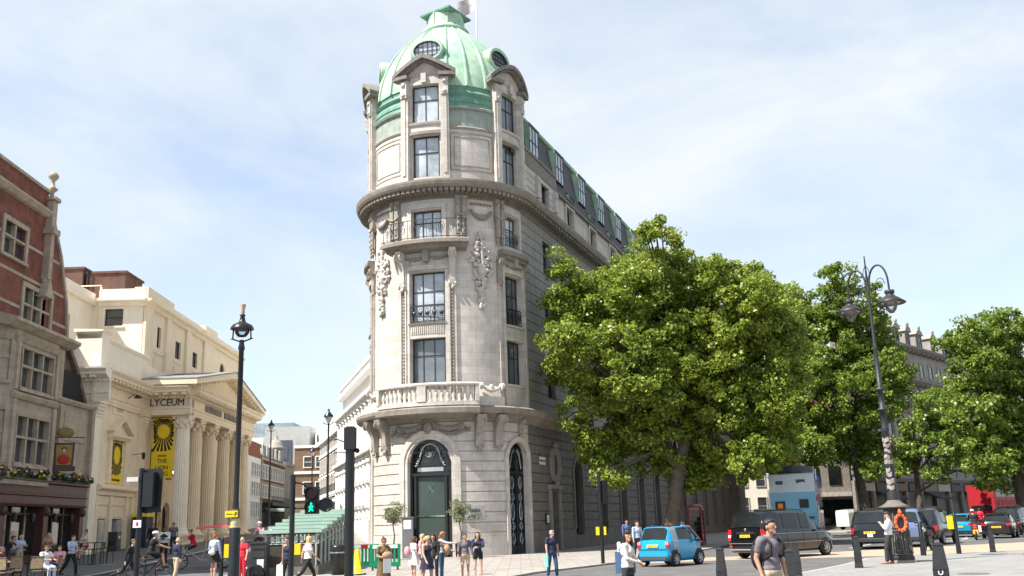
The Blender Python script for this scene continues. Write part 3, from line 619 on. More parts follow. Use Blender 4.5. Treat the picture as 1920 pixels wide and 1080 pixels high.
# mansard
mb = MB(WG); mb.mould(0, WL, [(-.6, 24.05), (.25 if 0 else .12, 24.08), (.15, 24.25), (-.05, 24.35), (-.6, 24.35)]); mb.build('attic_cornice', STONED, hotel)
mb = MB(WG); mb.box(-.2, 7.3, -.5, .05, 24.3, 25.35); mb.box(-.1, 7.2, .05, .12, 25.15, 25.35); mb.build('sooty_parapet', STONED, hotel)
mb = MB(WG); mb.grid([[(a, -.1, 24.3), (a, -.72, 28.0), (a, -1.5, 28.3), (a, -9, 29.0)] for a in (-1.0, WL)]); mb.face([(WL, -.1, 24.3), (WL, -1.5, 28.3), (WL, -9, 29), (WL, -9, 0), (WL, 0, 0), (WL, 0, 24.3)])
mb.build('mansard_roof', SLATE, hotel)
mb = MB(WG); mb.mould(-1.0, WL, [(-1.3, 27.95), (-.6, 27.98), (-.5, 28.08), (-.55, 28.2), (-1.2, 28.32)]); mb.build('copper_ridge_gutter', COPPER, hotel)
for i in range(14):
    t = 3.5+5.35*i; mb = MB(WG); z0, z1 = 25.35, 27.6
    for s_ in (-1, 1): mb.face([(t+s_*.95, -.14, z0), (t+s_*.95, -.14, z1), (t+s_*.95, -.75, z1+.14), (t+s_*.95, -.28, z0)])
    mb.face([(t-.98, -.1, z1), (t+.98, -.1, z1), (t+.98, -.75, z1+.14), (t-.98, -.75, z1+.14)]); mb.box(t-1.0, t+1.0, -.2, -.08, z1-.02, z1+.05); do = mb.build('copper_dormer', COPPER, hotel)
    window(WG, do, t-.92, t+.92, z0, z1-.02, -.17, 3, 2, 1, fw=.06)
for i in range(1, 9):   # little lower vents
    t = 3.5+5.35*i+2.0; mb = MB(WG); mb.face([(t-.55, .05, 24.45), (t-.55, .05, 25.0), (t-.55, -.4, 25.1)]); mb.face([(t-.55, .05, 25.0), (t+.55, .05, 25.0), (t+.55, -.5, 25.35), (t-.55, -.5, 25.35)]); ve = mb.build('copper_vent_dormer', COPPER, hotel)
    window(WG, ve, t-.5, t+.55, 24.45, 24.98, .02, 3, 1, 2, fw=.06)
# back faces so that the block is solid from the side
mb = MB(); b0 = T((SL, 0, 0)); bl = Flat(b0.x, b0.y, 11-0); e = bl((70, 0, 0)); f = WG((WL, 0, 0))
for (p, q) in ((b0, e), (e, f)): mb.face([(p.x, p.y, 0), (q.x, q.y, 0), (q.x, q.y, 27), (p.x, p.y, 27)])
mb.build('rear_wall', STONEW, hotel)
# signs on the hotel
pq = thing('wall_plaque', 'grey stone name plaque on the wall right of the hotel entrance', 'plaque', tuple(T((30*DEG, .06, 2.5))))
mb = MB(T); mb.box(23.2*DEG, 36*DEG, .04, .1, 2.05, 2.72); mb.build('panel', mat('grey_plaque_stone', (0.36, 0.35, 0.345), .5, .08, 6), pq)
def text_on(F, s, a, z, d, size, m, parent, name='lettering', ext=0.01, font_scale=(1, 1), bend=True, align='CENTER'):
    cu = bpy.data.curves.new(name, 'FONT'); cu.body = s; cu.size = size; cu.extrude = ext; cu.align_x = align; cu.align_y = 'CENTER'; cu.resolution_u = 3
    to = bpy.data.objects.new('tmp', cu); COL.objects.link(to); bpy.context.view_layer.update()
    me = bpy.data.meshes.new_from_object(to.evaluated_get(bpy.context.evaluated_depsgraph_get())); bpy.data.objects.remove(to); bpy.data.curves.remove(cu)
    for v in me.vertices: p = F((a+v.co.x*font_scale[0], d+v.co.z, z+v.co.y*font_scale[1])); v.co = p
    me.materials.clear(); me.materials.append(m); me.name = name
    o = bpy.data.objects.new(name, me); COL.objects.link(o)
    if parent: adopt(o, parent)
    return o
text_on(T, 'INDIGO', 29.4*DEG, 2.49, .11, .26, BLK, pq, font_scale=(.62, 1)); text_on(T, '1 ALDWYCH', 29.4*DEG, 2.27, .11, .12, mat('sign_grey_ink', (.15, .15, .2), .5), pq)
sg = thing('street_name_sign', 'small white street name sign on the stone wall beside the tall iron gate', 'street sign', tuple(WG((2.2, .1, 5.3))))
mb = MB(WG); mb.box(1.75, 2.75, .02, .06, 5.15, 5.62); mb.build('plate', WHT, sg); text_on(WG, 'ALDWYCH WC2', 2.25, 5.38, .065, .15, BLK, sg)
mb = MB(WG); mb.box(1.85, 2.65, .02, .05, 5.68, 5.85); mb.build('top_plate', mat('dull_red_sign', (.3, .03, .03), .5), sg)
cs = thing('menu_case', 'framed menu board on the stone wall by the side door', 'notice case', tuple(WG((2.6, .1, 1.8)))); mb = MB(WG); mb.box(2.45, 3.0, .04, .1, 1.65, 2.25); mb.build('frame', BLK, cs); mb = MB(WG); mb.box(2.52, 2.93, .1, .105, 1.72, 2.18); mb.build('sheet', WHT, cs)
ns = thing('door_notice_board', 'grey pillar with a white notice left of the hotel door', 'notice board', tuple(T((-1.0, .4, 0)))); mb = MB(T); mb.box(-1.45, -.8, .2, .32, 0, 2.2); mb.box(-1.5, -.75, .17, .35, 2.2, 2.26); mb.build('stand', mat('grey_metal_sheet', (.12, .12, .13), .5), ns); mb = MB(T); mb.box(-1.35, -.9, .32, .33, 1.62, 2.08); mb.build('sheet', WHT, ns)
dk = thing('wall_screen', 'dark square screen on the wall behind the left olive tree', 'screen', tuple(T((-31*DEG, .1, 2.5)))); mb = MB(T); mb.box(-34*DEG, -28*DEG, .03, .12, 2.15, 2.8); mb.build('screen_panel', mat('dark_screen', (.06, .055, .055), .3), dk)
# ============================================================ theatre
theatre = thing('theatre', 'cream theatre with a columned portico and pediment on the left', 'theatre', (-25.3, 66, 0))
TH = Flat(-25.3, 60, -1); PX = 3.1
def dentils(mb, a0, a1, d0, d1, z0, z1, step, w):
    n = int((a1-a0)/step)
    for i in range(n): a = a0+step*(i+.5); mb.box(a-w/2, a+w/2, d0, d1, z0, z1)
def corinth(mb, c, z0, h, r, F=None):
    mb.lathe((c[0], c[1], z0), [(r*.9, 0), (r*1.02, h*.04), (r*.92, h*.1), (r*.95, h*.3), (r*1.1, h*.6), (r*1.35, h*.85), (r*1.15, h*.9)], 12)
    for ring, (zz, rr, n, s_) in enumerate(((.22, 1.08, 8, .2), (.48, 1.2, 8, .22))):
        for i in range(n):
            t = 2*pi*(i+.5*ring)/n; mb.ball((c[0]+r*rr*cos(t), c[1]+r*rr*sin(t), z0+h*zz), (r*.26, r*.26, h*.15), 6, 4); mb.ball((c[0]+r*(rr+.2)*cos(t), c[1]+r*(rr+.2)*sin(t), z0+h*(zz+.12)), (r*.18, r*.18, h*.06), 5, 3)
    for i in range(4):
        t = pi/4+pi/2*i; mb.ball((c[0]+r*1.5*cos(t), c[1]+r*1.5*sin(t), z0+h*.82), (r*.25, r*.25, h*.11), 6, 4)
    mb.box(c[0]-r*1.3, c[0]+r*1.3, c[1]-r*1.3, c[1]+r*1.3, z0+h*.9, z0+h)
def fluted(mb, c, z0, z1, r, fl=20):
    n = fl*2
    def ring(z, rr): return [(c[0]+(rr*(1 if i % 2 else .90))*cos(2*pi*i/n), c[1]+(rr*(1 if i % 2 else .90))*sin(2*pi*i/n), z) for i in range(n)]
    h = z1-z0; mb.grid([ring(z0+.35, r), ring(z0+h*.35, r*.99), ring(z0+h*.7, r*.93), ring(z1, r*.85)], close_u=True)
    mb.lathe((c[0], c[1], z0), [(r*1.32, 0), (r*1.35, .1), (r*1.25, .16), (r*1.1, .2), (r*1.18, .28), (r*1.05, .36)], 16); mb.box(c[0]-r*1.4, c[0]+r*1.4, c[1]-r*1.4, c[1]+r*1.4, z0-.12, z0)
ops = [(-.7, .9, -1, 2.8), (1.65, 3.5, -1, 2.8), (7.4, 9.0, -1, 4.0, 1), (11.0, 12.6, -1, 4.0, 1), (14.6, 16.2, -1, 4.0, 1), (8.0, 9.2, 5.6, 8.0, 1), (11.4, 12.6, 5.6, 8.0, 1), (14.9, 16.1, 5.6, 8.0, 1)]
mb = MB(TH); wall(mb, -2.3, 25.5, 0, 11.0, ops, reveal=.5); mb.face([(-2.3, 0, 0), (-2.3, -9, 0), (-2.3, -9, 11.6), (-2.3, 0, 11.6)]); mb.face([(25.5, 0, 0), (25.5, -9, 0), (25.5, -9, 11.6), (25.5, 0, 11.6)])
mb.build('facade_wall', CREAM, theatre)
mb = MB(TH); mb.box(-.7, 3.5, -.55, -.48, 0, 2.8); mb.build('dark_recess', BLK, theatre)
for a in (-.35, 2.55):
    mb = MB(TH); mb.box(a+.1, a+.95, -.48, .05, .35, 2.72); mb.box(a+.2, a+.85, .05, .08, .6, 1.5); mb.box(a+.2, a+.85, .05, .08, 1.65, 2.6); mb.build('stage_door', mat('grey_painted_door', (.42, .4, .35), .5), theatre)
for (a, b, z0, z1) in ((7.4, 9.0, .6, 3.9), (11, 12.6, .6, 3.9), (14.6, 16.2, .6, 3.9)):
    window(TH, theatre, a, b, z0, z1, -.35, 2, 2, GLD, fw=.1, arch=1, fm=TUNG)
for (a, b, z0, z1) in ((8.0, 9.2, 5.6, 8.0), (11.4, 12.6, 5.6, 8.0), (14.9, 16.1, 5.6, 8.0)):
    window(TH, theatre, a, b, z0, z1, -.35, 2, 2, 0, fw=.08, arch=1)
for a in (9.6, 13.4, 17.0):
    mb = MB(TH); mb.box(a, a+.95, .0, .1, 1.0, 3.5); mb.build('poster_frame', TUNG, theatre)
    mb = MB(TH); mb.box(a+.1, a+.85, .1, .12, 1.1, 3.4); mb.build('poster', mat('mottled_poster', (.45, .3, .14), .5, .9, 2.2), theatre)
# pilasters
for a in (-2.28, 5.3):
    mb = MB(TH); mb.box(a, a+.95, 0, .22, .9, 8.7); mb.box(a-.08, a+1.03, 0, .3, .2, .9)
    for i in range(4): mb.box(a+.12+.2*i, a+.2+.2*i, .22, .235, 1.2, 8.6)
    mb.mould(a, a+.95, [(.0, 8.65), (.2, 8.7), (.22, 8.9), (.42, 9.5), (0, 9.52)])
    for r_, zz in enumerate((8.78, 8.98, 9.18, 9.38)):
        for i in range(6): mb.ball((a+.02+.182*i+.05*(r_ % 2), (.23+(zz-8.78)*.3), zz), (.08, .08, .12), 6, 4)
    mb.box(a-.12, a+1.07, 0, .5, 9.52, 9.64); mb.build('pilaster', CREAM if a > 0 else CREAMW, theatre)
# entablature of the main front
def entab(mb, a0, a1, zo=0.0, d=0.0, k=1.0):
    mb.mould(a0, a1, [(d-.02, 9.65+zo), (d+.16, 9.65+zo), (d+.16, 9.84+zo), (d+.2, 9.84+zo), (d+.2, 10.04+zo), (d+.28, 10.08+zo), (d+.28, 10.16+zo), (d+.16, 10.2+zo), (d+.16, 10.74+zo), (d+.3, 10.82+zo), (d+.3, 10.94+zo), (d-.02, 10.94+zo)])
    mb.mould(a0, a1, [(d-.02, 10.95+zo), (d+.42, 10.95+zo), (d+.85*k, 11.14+zo), (d+.85*k, 11.28+zo), (d+1.0*k, 11.46+zo), (d+1.02*k, 11.56+zo), (d-.02, 11.66+zo)])
    dentils(mb, a0, a1, d+.2, d+.42, 10.78+zo, 10.93+zo, .26, .15); dentils(mb, a0+.1, a1, d+.3, d+.8, 10.96+zo, 11.13+zo, .62, .3)
mb = MB(TH); entab(mb, -2.45, 6.1); mb.build('entablature', CREAM, theatre)
SF = Flat(TH((-2.3, 0, 0)).x-8, TH((-2.3, 0, 0)).y, 89)      # side face turned to the street corner
mb = MB(SF); entab(mb, 6.5, 9.0, .004); mb.build('entablature_return', CREAMW, theatre)
mb = MB(TH); mb.box(-2.1, 6.3, -1.2, .1, 11.67, 13.45); mb.mould(-2.2, 6.3, [(-1.2, 13.45), (.14, 13.45), (.24, 13.6), (.2, 13.7), (-1.2, 13.75)]); mb.box(-2.2, -1.0, -1.3, .3, 11.68, 13.85); mb.mould(-2.35, -.85, [(-1.4, 13.85), (.35, 13.85), (.42, 13.97), (-1.4, 14.05)])
mb.box(6.3, 23.0, -1.4, -.3, 11.0, 13.3)
mb.build('parapet', CREAMW, theatre)
# niche with a small pediment, plaque, door surround
mb = MB(TH); mb.box(.45, .75, .0, .2, 4.9, 7.6); mb.box(2.95, 3.25, 0, .2, 4.9, 7.6); mb.mould(.3, 3.4, [(0, 7.6), (.2, 7.6), (.42, 7.8), (.42, 7.95), (0, 8.0)])
for q in ([(.2, 8.0), (1.85, 8.85), (1.85, 9.0), (.1, 8.1)], [(3.5, 8.0), (1.85, 8.85), (1.85, 9.0), (3.6, 8.1)]): mb.prism(q, 0, .5)
mb.prism([(.4, 8.01), (3.3, 8.01), (1.85, 8.8)], 0, .15); mb.box(.75, 2.95, -.01, .03, 4.8, 7.6); mb.build('niche_pediment', CREAM, theatre)
mb = MB(TH); mb.box(.77, 2.9, 0, .05, 9.22, 9.95); pl = mb.build('date_plaque', CREAM, theatre)
text_on(TH, '1834', 1.85, 9.57, .055, .55, mat('date_relief', (.36, .29, .2), .8), pl)
mb = MB(TH); mb.mould(-1.2, 4.9, [(0, 4.15), (.2, 4.18), (.22, 4.4), (.5, 4.55), (.5, 4.68), (.3, 4.8), (0, 4.85)])
for a in (-1.2, 1.0, 3.6, 4.6): mb.box(a, a+.4, 0, .2, .4, 4.15)
for a, b in ((-.8, 1.0), (1.4, 3.6)): mb.box(a, b, -.01, .08, 3.6, 4.1); mb.box(a+.1, b-.1, .0, .03, 2.9, 3.5)
mb.build('door_surround', CREAM, theatre)
mb = MB(TH); mb.tube([(2.9, 0, 10.3), (2.9, .5, 10.65), (2.9, .75, 10.6)], .03, 5); mb.lathe((2.9, .8, 10.42), [(.28, 0), (.2, .12), (.05, .2)], 10); mb.build('wall_lamp', BLK, theatre)
for i, (a, z) in enumerate(((4.6, 6.6),)):
    mb = MB(TH); mb.tube([(a, 0, z+.3), (a, .7, z+.4)], .02, 5); mb.lathe((a, .75, z+.0), [(.09, 0), (.13, .32), (.06, .45)], 8); mb.build('security_lamp', BLK, theatre)
# portico
P0p = TH((6.25, 0, 0)); PN = Flat(P0p.x, P0p.y, 89); FRX = TH((6.25, PX, 0)); PF = Flat(FRX.x, FRX.y, -1); PLEN = 17.5
mb = MB(PF); entab(mb, -.16, PLEN+.1, 0, d=-.16); mb.box(0, PLEN, -1.2, -.1, 9.66, 11.0)
mb.build('portico_entablature', CREAM, theatre)
mb = MB(PN); entab(mb, -.0, PX+.14, .004, d=.0); mb.box(0, PX, -1.0, -.02, 9.67, 11.0); mb.build('portico_side_entablature', CREAM, theatre)
mb = MB(PF); mb.box(0.1, PLEN-.1, -PX+.05, -.2, 9.95, 10.1); mb.build('portico_ceiling', CREAM, theatre)
mb = MB(PF); z0 = 11.42; ap = 13.1; mid = PLEN/2; e = .95
mb.prism([(-e, z0+.23), (PLEN+e, z0+.23), (mid, ap+.25)], -PX-.8, -.1); mb.build('pediment_tympanum', CREAM, theatre)
mb = MB(PF)
for s_ in (0, 1):
    A = (-e-.1) if s_ == 0 else PLEN+e+.1; q = [(A, z0+.2), (mid, ap+.3), (mid, ap+.75), (A, z0+.55)]; mb.prism(q, -PX-.5, .62 if 0 else .75)
    k = (ap-z0)/(mid+e)
    for i in range(13):
        a = A+(mid-A)*(i+.7)/14; zz = z0+.2+(ap+.3-z0-.2)*abs(a-A)/abs(mid-A); mb.box(a-.16, a+.16, -.1, .5, zz-.2, zz+.02)
mb.build('raking_cornice', CREAM, theatre)
mb = MB(PF); 
for s_ in (0, 1):
    A = (-e-.12) if s_ == 0 else PLEN+e+.12; q = [(A, z0+.56), (mid, ap+.76), (mid, ap+.84), (A, z0+.64)]; mb.prism(q, -PX-.5, .8)
mb.build('portico_roof', mat('lead_roofing', (.22, .22, .21), .7, .15), theatre)
mb = MB(PF); mb.box(2.4, 4.4, -2.9, -2.1, 12.2, 12.75); mb.box(5.2, 6.8, -3.0, -2.2, 12.8, 13.3)
mb.build('roof_hatch', SLATE, theatre)
for (cx, cd) in ((.75, -.6), (3.5, -.6), (6.9, -.6), (10.7, -.6), (14.2, -.6), (16.6, -.6)):
    mb = MB(PF)
    if cd < -2: continue
    fluted(mb, (cx, cd), 1.75, 8.75, .52); corinth(mb, (cx, cd), 8.75, .88, .47); mb.build('column', CREAMW if cx == .75 else CREAM, theatre)
for a, b in ((-.2, 4.5), (5.9, 7.9), (9.7, 11.7), (13.2, 17.6)):
    mb = MB(PF); mb.box(a, b, -1.6, 0, .9, 1.62)
    if a < 0: mb.mould(-.25, 4.55, [(-1.65, 1.5), (.06, 1.5), (.1, 1.6), (-1.65, 1.63)]); mb.box(-.2, .9, -PX, -1.6, .9, 1.62)
    mb.build('column_plinth', CREAM, theatre)
for a, b in ((-.3, 4.6), (5.8, 8.0), (9.6, 11.8), (13.1, 17.7)): mb = MB(PF); mb.box(a, b, -1.62, .08, 0, .9); mb.build('dark_base', mat('dark_granite', (.05, .055, .06), .4), theatre)
mb = MB(PF)
for i in range(3): mb.box(3.4, 11.4, -1.5+.35*i, -1.2+.35*i, 0, 1.5-.3*i)
mb.build('entrance_step', STONED, theatre)
LET = mat('bronze_lettering', (.045, .035, .025), .5)
text_on(PN, 'LYCEUM', 1.62, 10.48, .18, .66, LET, theatre, ext=.05, font_scale=(.95, 1))
mb = MB(PF); mb.box(3.6, 7.6, 0.01, .06, 10.26, 10.7); mb.box(8.4, 12.4, .01, .06, 10.26, 10.7); mb.build('name_board', mat('black_name_board', (.03, .025, .02), .4), theatre)
text_on(PF, 'LYCEUM', 5.6, 10.48, .08, .46, mat('gilt_letters', (.35, .27, .14), .4), theatre); text_on(PF, 'THEATRE', 10.4, 10.48, .08, .44, MATS['gilt_letters'], theatre)
# lit chandelier inside
mb = MB(PF); mb.tube([(3.9, -2.6, 10.3), (3.9, -2.6, 6.1)], .02, 4)
for i in range(6): t = 2*pi*i/6; mb.tube([(3.9, -2.6, 5.8), (3.9+.55*cos(t), -2.6+.55*sin(t), 5.7), (3.9+.6*cos(t), -2.6+.6*sin(t), 5.95)], .025, 4)
ch = mb.build('chandelier', TUNG, theatre); mb = MB(PF)
for i in range(6): t = 2*pi*i/6; mb.ball((3.9+.6*cos(t), -2.6+.6*sin(t), 6.02), .08, 6, 4)
mb.build('bulb', mat('warm_bulb', (1, .8, .5), .4, emit=(1, .75, .4, 3)), ch)
# stage house and roofs
for F, a0, a1, cap in ((Flat(-30.15, 54, -1), 0, 14.5, 0),):
    mb = MB(F); wall(mb, a0, a1, 8, 18.0, [(8.0, 10.9, 15.3, 16.6)], reveal=.3); mb.face([(a0, 0, 8), (a0, -6, 8), (a0, -6, 18.0), (a0, 0, 18.0)]); mb.mould(a0-.2, a1, [(-6, 18.0), (.25, 18.0), (.35, 18.2), (.1, 18.25), (.1, 18.9), (-6, 18.95)]); mb.build('fly_tower_side', CREAMW, theatre)
    window(F, theatre, 8, 10.9, 15.3, 16.6, -.25, 3, 1, 0, fw=.07, fm=BLK)
SH = Flat(-26.7, 68.5, -1); SN = Flat(-29.95, 68.5, 89)
sops = [(3.0, 3.8, 15.4, 17.0), (7.2, 8.5, 15.3, 16.7), (11.6, 12.9, 15.3, 16.6), (19.6, 21.2, 15.2, 17.0, 1)]
mb = MB(SH); wall(mb, 0, 26.0, 8, 18.3, sops, reveal=.3)
for a, b in ((0, 1.6), (4.6, 5.6), (9.4, 10.4), (14.2, 17.3)): mb.box(a, b, .001, .2, 11, 18.0)
for a in (3.4, 7.85, 12.25): mb.box(a-1, a+1, 0, .06, 14.9, 15.1); mb.box(a-.9, a+.9, 0, .05, 13.4, 14.6)
mb.mould(-.3, 26.2, [(0, 17.9), (.25, 17.95), (.3, 18.15), (.6, 18.25), (.62, 18.4), (0, 18.5)]); mb.box(0, 26, -.6, .15, 18.5, 19.0)
for a, b in ((-.15, 5.6), (14.0, 17.5)): mb.box(a, b, -.7, .3, 18.5, 19.3)
mb.face([(26.0, 0, 8), (26, -12, 8), (26, -12, 18.4), (26, 0, 18.4)]); mb.box(0, 26, -14, -.6, 18.3, 18.6)
mb.build('stage_house_wall', CREAM, theatre)
for o in sops: window(SH, theatre, o[0], o[1], o[2], o[3], -.2, 2, 2, 0, fw=.07, arch=1 if len(o) > 4 else 0, fm=BLK)
mb = MB(SN); wall(mb, -.7, 3.2, 8, 18.3, [(.42, 1.75, 16.5, 17.75)], reveal=.25); mb.mould(0, 3.5, [(0, 17.9), (.25, 17.95), (.3, 18.15), (.6, 18.25), (.62, 18.39), (0, 18.49)]); mb.box(0, 3.25, -.6, .15, 18.49, 19.2); mb.box(.35, 1.85, 0, .1, 16.35, 16.48); mb.box(1.6, 1.9, 0, .05, 14.9, 15.1)
mb.build('stage_house_end_wall', CREAMW, theatre)
window(SN, theatre, .42, 1.75, 16.5, 17.75, -.2, 1, 2, 0, fw=.06, fm=BLK)
mb = MB(SN); mb.tube([(.1, .12, 19.4), (.1, .12, 14.3)], .07, 6); mb.tube([(-2.5, .1, 19.5), (.1, .12, 19.5)], .04, 5); mb.build('drainpipe', CREAMW, theatre)
mb = MB(TH); mb.box(2.0, 8.0, -9, -1.3, 11.0, 13.6); mb.box(-2.2, 1.99, -6, -1.3, 11, 13.4); mb.build('lower_roof_block', CREAM, theatre)
mb = MB(); 
for x0, x1, z1 in ((-34.3, -32.1, 21.3), (-31.8, -28.9, 20.9)): mb.box(x0, x1, 70.2, 73.5, 18.4, z1); mb.box(x0-.12, x1+.12, 70.1, 73.6, z1, z1+.16)
mb.box(-38, -28, 69, 86, 17.8, 18.38)
mb.build('brick_roof_block', mat('sooty_red_brick', (.11, .05, .036), .9, .35, 1.2, joint=(0.23, 0.075, (1.5, 1.8, 2.0), 0.011, (.7, .7, .7)), streak=.4), theatre)
mb = MB(); [mb.tube([(x, 70.0, 18.7), (x, 70.0, 21.2)], .07, 5) for x in (-31.95, -31.6)]; mb.build('vent_pipe', BLK, theatre)
# banners
BY = mat('banner_yellow', (0.80, 0.56, 0.015), .7, .05, 2); BB = mat('banner_black', (.02, .018, .012), .7)
def banner(name, label, F, a0, a1, z0, z1, zart, lines, grp):
    t = thing(name, label, 'banner', tuple(F(((a0+a1)/2, 0, z0))), grp); mb = MB(F); mb.box(a0, a1, 0, .03, z0, z1); mb.build('cloth', BY, t)
    mb = MB(F); c = (a0+a1)/2; w_ = (a1-a0)/2; rnd = random.Random(3)      # plain generic rays, no figure
    zc = zart+(z1-zart)*.60
    for i in range(30):
        t_ = 2*pi*i/30+.06; dx, dz = sin(t_), cos(t_); r0 = w_*(.52+.06*rnd.random()); sx = abs(w_*.96/dx) if abs(dx) > .01 else 99; sz = ((z1-zc)*.96 if dz > 0 else (zc-zart)*.97)/max(.01, abs(dz)); r1 = min(sx, sz, w_*2.2)*(.86+.14*rnd.random())
        if r1 > r0: p = .055*w_*2; mb.face([(c+dx*r0-dz*p*.4, .034, zc+dz*r0*1.15+dx*p*.4), (c+dx*r0+dz*p*.4, .034, zc+dz*r0*1.15-dx*p*.4), (c+dx*r1+dz*p*1.1, .034, zc+dz*r1-dx*p), (c+dx*r1-dz*p*1.1, .034, zc+dz*r1+dx*p)])
    mb.build('ray_pattern', BB, t)
    for i, (s_, zz, sz) in enumerate(lines): text_on(F, s_, c, zz, .04, sz, BB, t, font_scale=(.9, 1))
    mb = MB(F); mb.tube([(a0-.1, 0.02, z1), (a1+.1, .02, z1)], .035, 5); mb.build('batten', TUNG, t)
BF = Flat(PN((0, 0, 0)).x, PN((0, 0, 0)).y+.5, 89)
banner('banner', 'large yellow and black banner hanging in the portico beside the first column', BF, .5, 2.0, 5.45, 9.55, 7.2, (('DISNEY', 6.95, .2), ('THE', 6.6, .42), ('LION', 6.15, .42), ('KING', 5.73, .42)), 'yellow theatre banners')
banner('banner', 'narrow yellow and black banner in the pedimented niche below the date plaque', Flat(TH((0, .04, 0)).x, TH((0, .04, 0)).y, -1), 1.0, 2.75, 4.9, 7.55, 5.4, (('THE LION KING', 5.15, .2),), 'yellow theatre banners')
banner('banner', 'yellow and black banner hanging between the middle columns of the portico', Flat(PF((0, -1.9, 0)).x, PF((0, -1.9, 0)).y, -1), 3.2, 4.9, 4.6, 9.2, 7.0, (('THE', 6.4, .42), ('LION', 5.95, .42), ('KING', 5.5, .42)), 'yellow theatre banners')
# ============================================================ pub
pub = thing('pub', 'red brick and stone pub with flower boxes at the left edge', 'pub building', (-25.3, 50, 0))
PU = Flat(-25.3, 60, -1)
A0 = -24.0
uops = [(-14.2, -12.0, 15.6, 17.2), (-11.7, -8.7, 12.45, 14.35), (-16.8, -15.2, 12.45, 14.35)]
mb = MB(PU); wall(mb, A0, -9.2, 11.9, 19.0, uops, reveal=.3)
mb.face([(-9.2, 0, 11.9), (-6.35, 0, 11.9), (-7.0, 0, 14.6), (-8.1, 0, 17.0), (-9.2, 0, 18.6)]); mb.face([(-6.35, 0, 11.9), (-6.35, -7, 11.9), (-7.0, -7, 14.6), (-7.0, 0, 14.6)]); mb.face([(-7.0, 0, 14.6), (-7, -7, 14.6), (-9.2, -7, 18.6), (-9.2, 0, 18.6)]); mb.face([(-6.35, 0, 5), (-6.35, -7, 5), (-6.35, -7, 12), (-6.35, 0, 12)])
mb.box(A0, -9.9, -.45, .02, 19.0, 20.0); mb.build('brick_gable', BRICK, pub)
mb = MB(PU)
for z in (13.1, 14.75, 16.45):
    x1 = -6.6 if z < 14 else (-7.2 if z < 15.5 else -8.0)
    segs = [(A0, x1)]
    for o in uops:
        if o[2]-.2 < z < o[3]+.2: segs = [s2 for a, b in segs for s2 in ((a, min(b, o[0]-.3)), (max(a, o[1]+.3), b)) if s2[1] > s2[0]]
    for a, b in segs: mb.box(a, b, .001, .03, z, z+.16)
mb.mould(A0, -9.7, [(0, 18.55), (.2, 18.6), (.4, 18.8), (.4, 18.9), (0, 19.0)]); mb.mould(A0, -9.8, [(-.5, 20.0), (.12, 20.0), (.14, 20.15), (-.5, 20.2)])
mb.mould(A0, -6.1, [(0, 14.3), (.25, 14.42), (.3, 14.5), (0, 14.62)]) if 0 else None
for p, q in (((-9.25, 18.6), (-8.1, 17.0)), ((-8.1, 17.0), (-7.0, 14.6)), ((-7.0, 14.6), (-6.35, 11.95))): mb.prism([p, q, (q[0]+.2, q[1]+.05), (p[0]+.2, p[1]+.1)], -.6, .12)
mb.build('stone_band', PUBST, pub)
def mull(F, parent, a0, a1, z0, z1, cols, d=0, gm=0, fm=PUBST, frame=.24, trans=.55):
    mb = MB(F)
    mb.box(a0-frame, a0, d, d+.1, z0-.1, z1+frame); mb.box(a1, a1+frame, d, d+.1, z0-.1, z1+frame); mb.box(a0, a1, d, d+.1, z1, z1+frame); mb.box(a0-frame-.05, a1+frame+.05, d, d+.16, z0-.25, z0-.1)
    w_ = .13
    for i in range(1, cols): a = a0+(a1-a0)*i/cols; mb.box(a-w_/2, a+w_/2, d-.25, d+.05, z0-.1, z1)
    zt = z0+(z1-z0)*trans; mb.box(a0, a1, d-.25, d+.04, zt-.06, zt+.06); o = mb.build('window', fm, parent)
    g = MB(F); g.face([(a0, d-.2, z0-.1), (a1, d-.2, z0-.1), (a1, d-.2, z1), (a0, d-.2, z1)]); g.build('pane', GL[gm], o); return o
mull(PU, pub, -14.2, -12.0, 15.6, 17.2, 2); mull(PU, pub, -11.7, -8.7, 12.45, 14.35, 3); mull(PU, pub, -16.8, -15.2, 12.45, 14.35, 2)
# turret pinnacle
mb = MB(PU); c = (-9.75, .12)
mb.tube([(c[0], c[1], 14.7), (c[0], c[1], 15.2)], [.08, .2], 8); mb.box(c[0]-.2, c[0]+.2, c[1]-.2, c[1]+.25, 15.2, 17.7); mb.prism([(c[0]-.5, 14.2), (c[0]+.5, 14.2), (c[0], 15.2)], -.1, .45); mb.box(c[0]-.4, c[0]+.4, c[1]-.4, c[1]+.45, 17.7, 18.0); mb.box(c[0]-.25, c[0]+.25, c[1]-.25, c[1]+.25, 18.0, 19.6); mb.box(c[0]-.36, c[0]+.36, c[1]-.36, c[1]+.36, 19.6, 19.8)
mb.lathe((c[0], c[1], 19.8), [(.12, 0), (.1, .3), (.3, .5), (.12, .65), (.08, .95), (.26, 1.15), (.28, 1.3), (.12, 1.5), (0, 1.55)], 10); mb.build('stone_pinnacle', PUBST, pub)
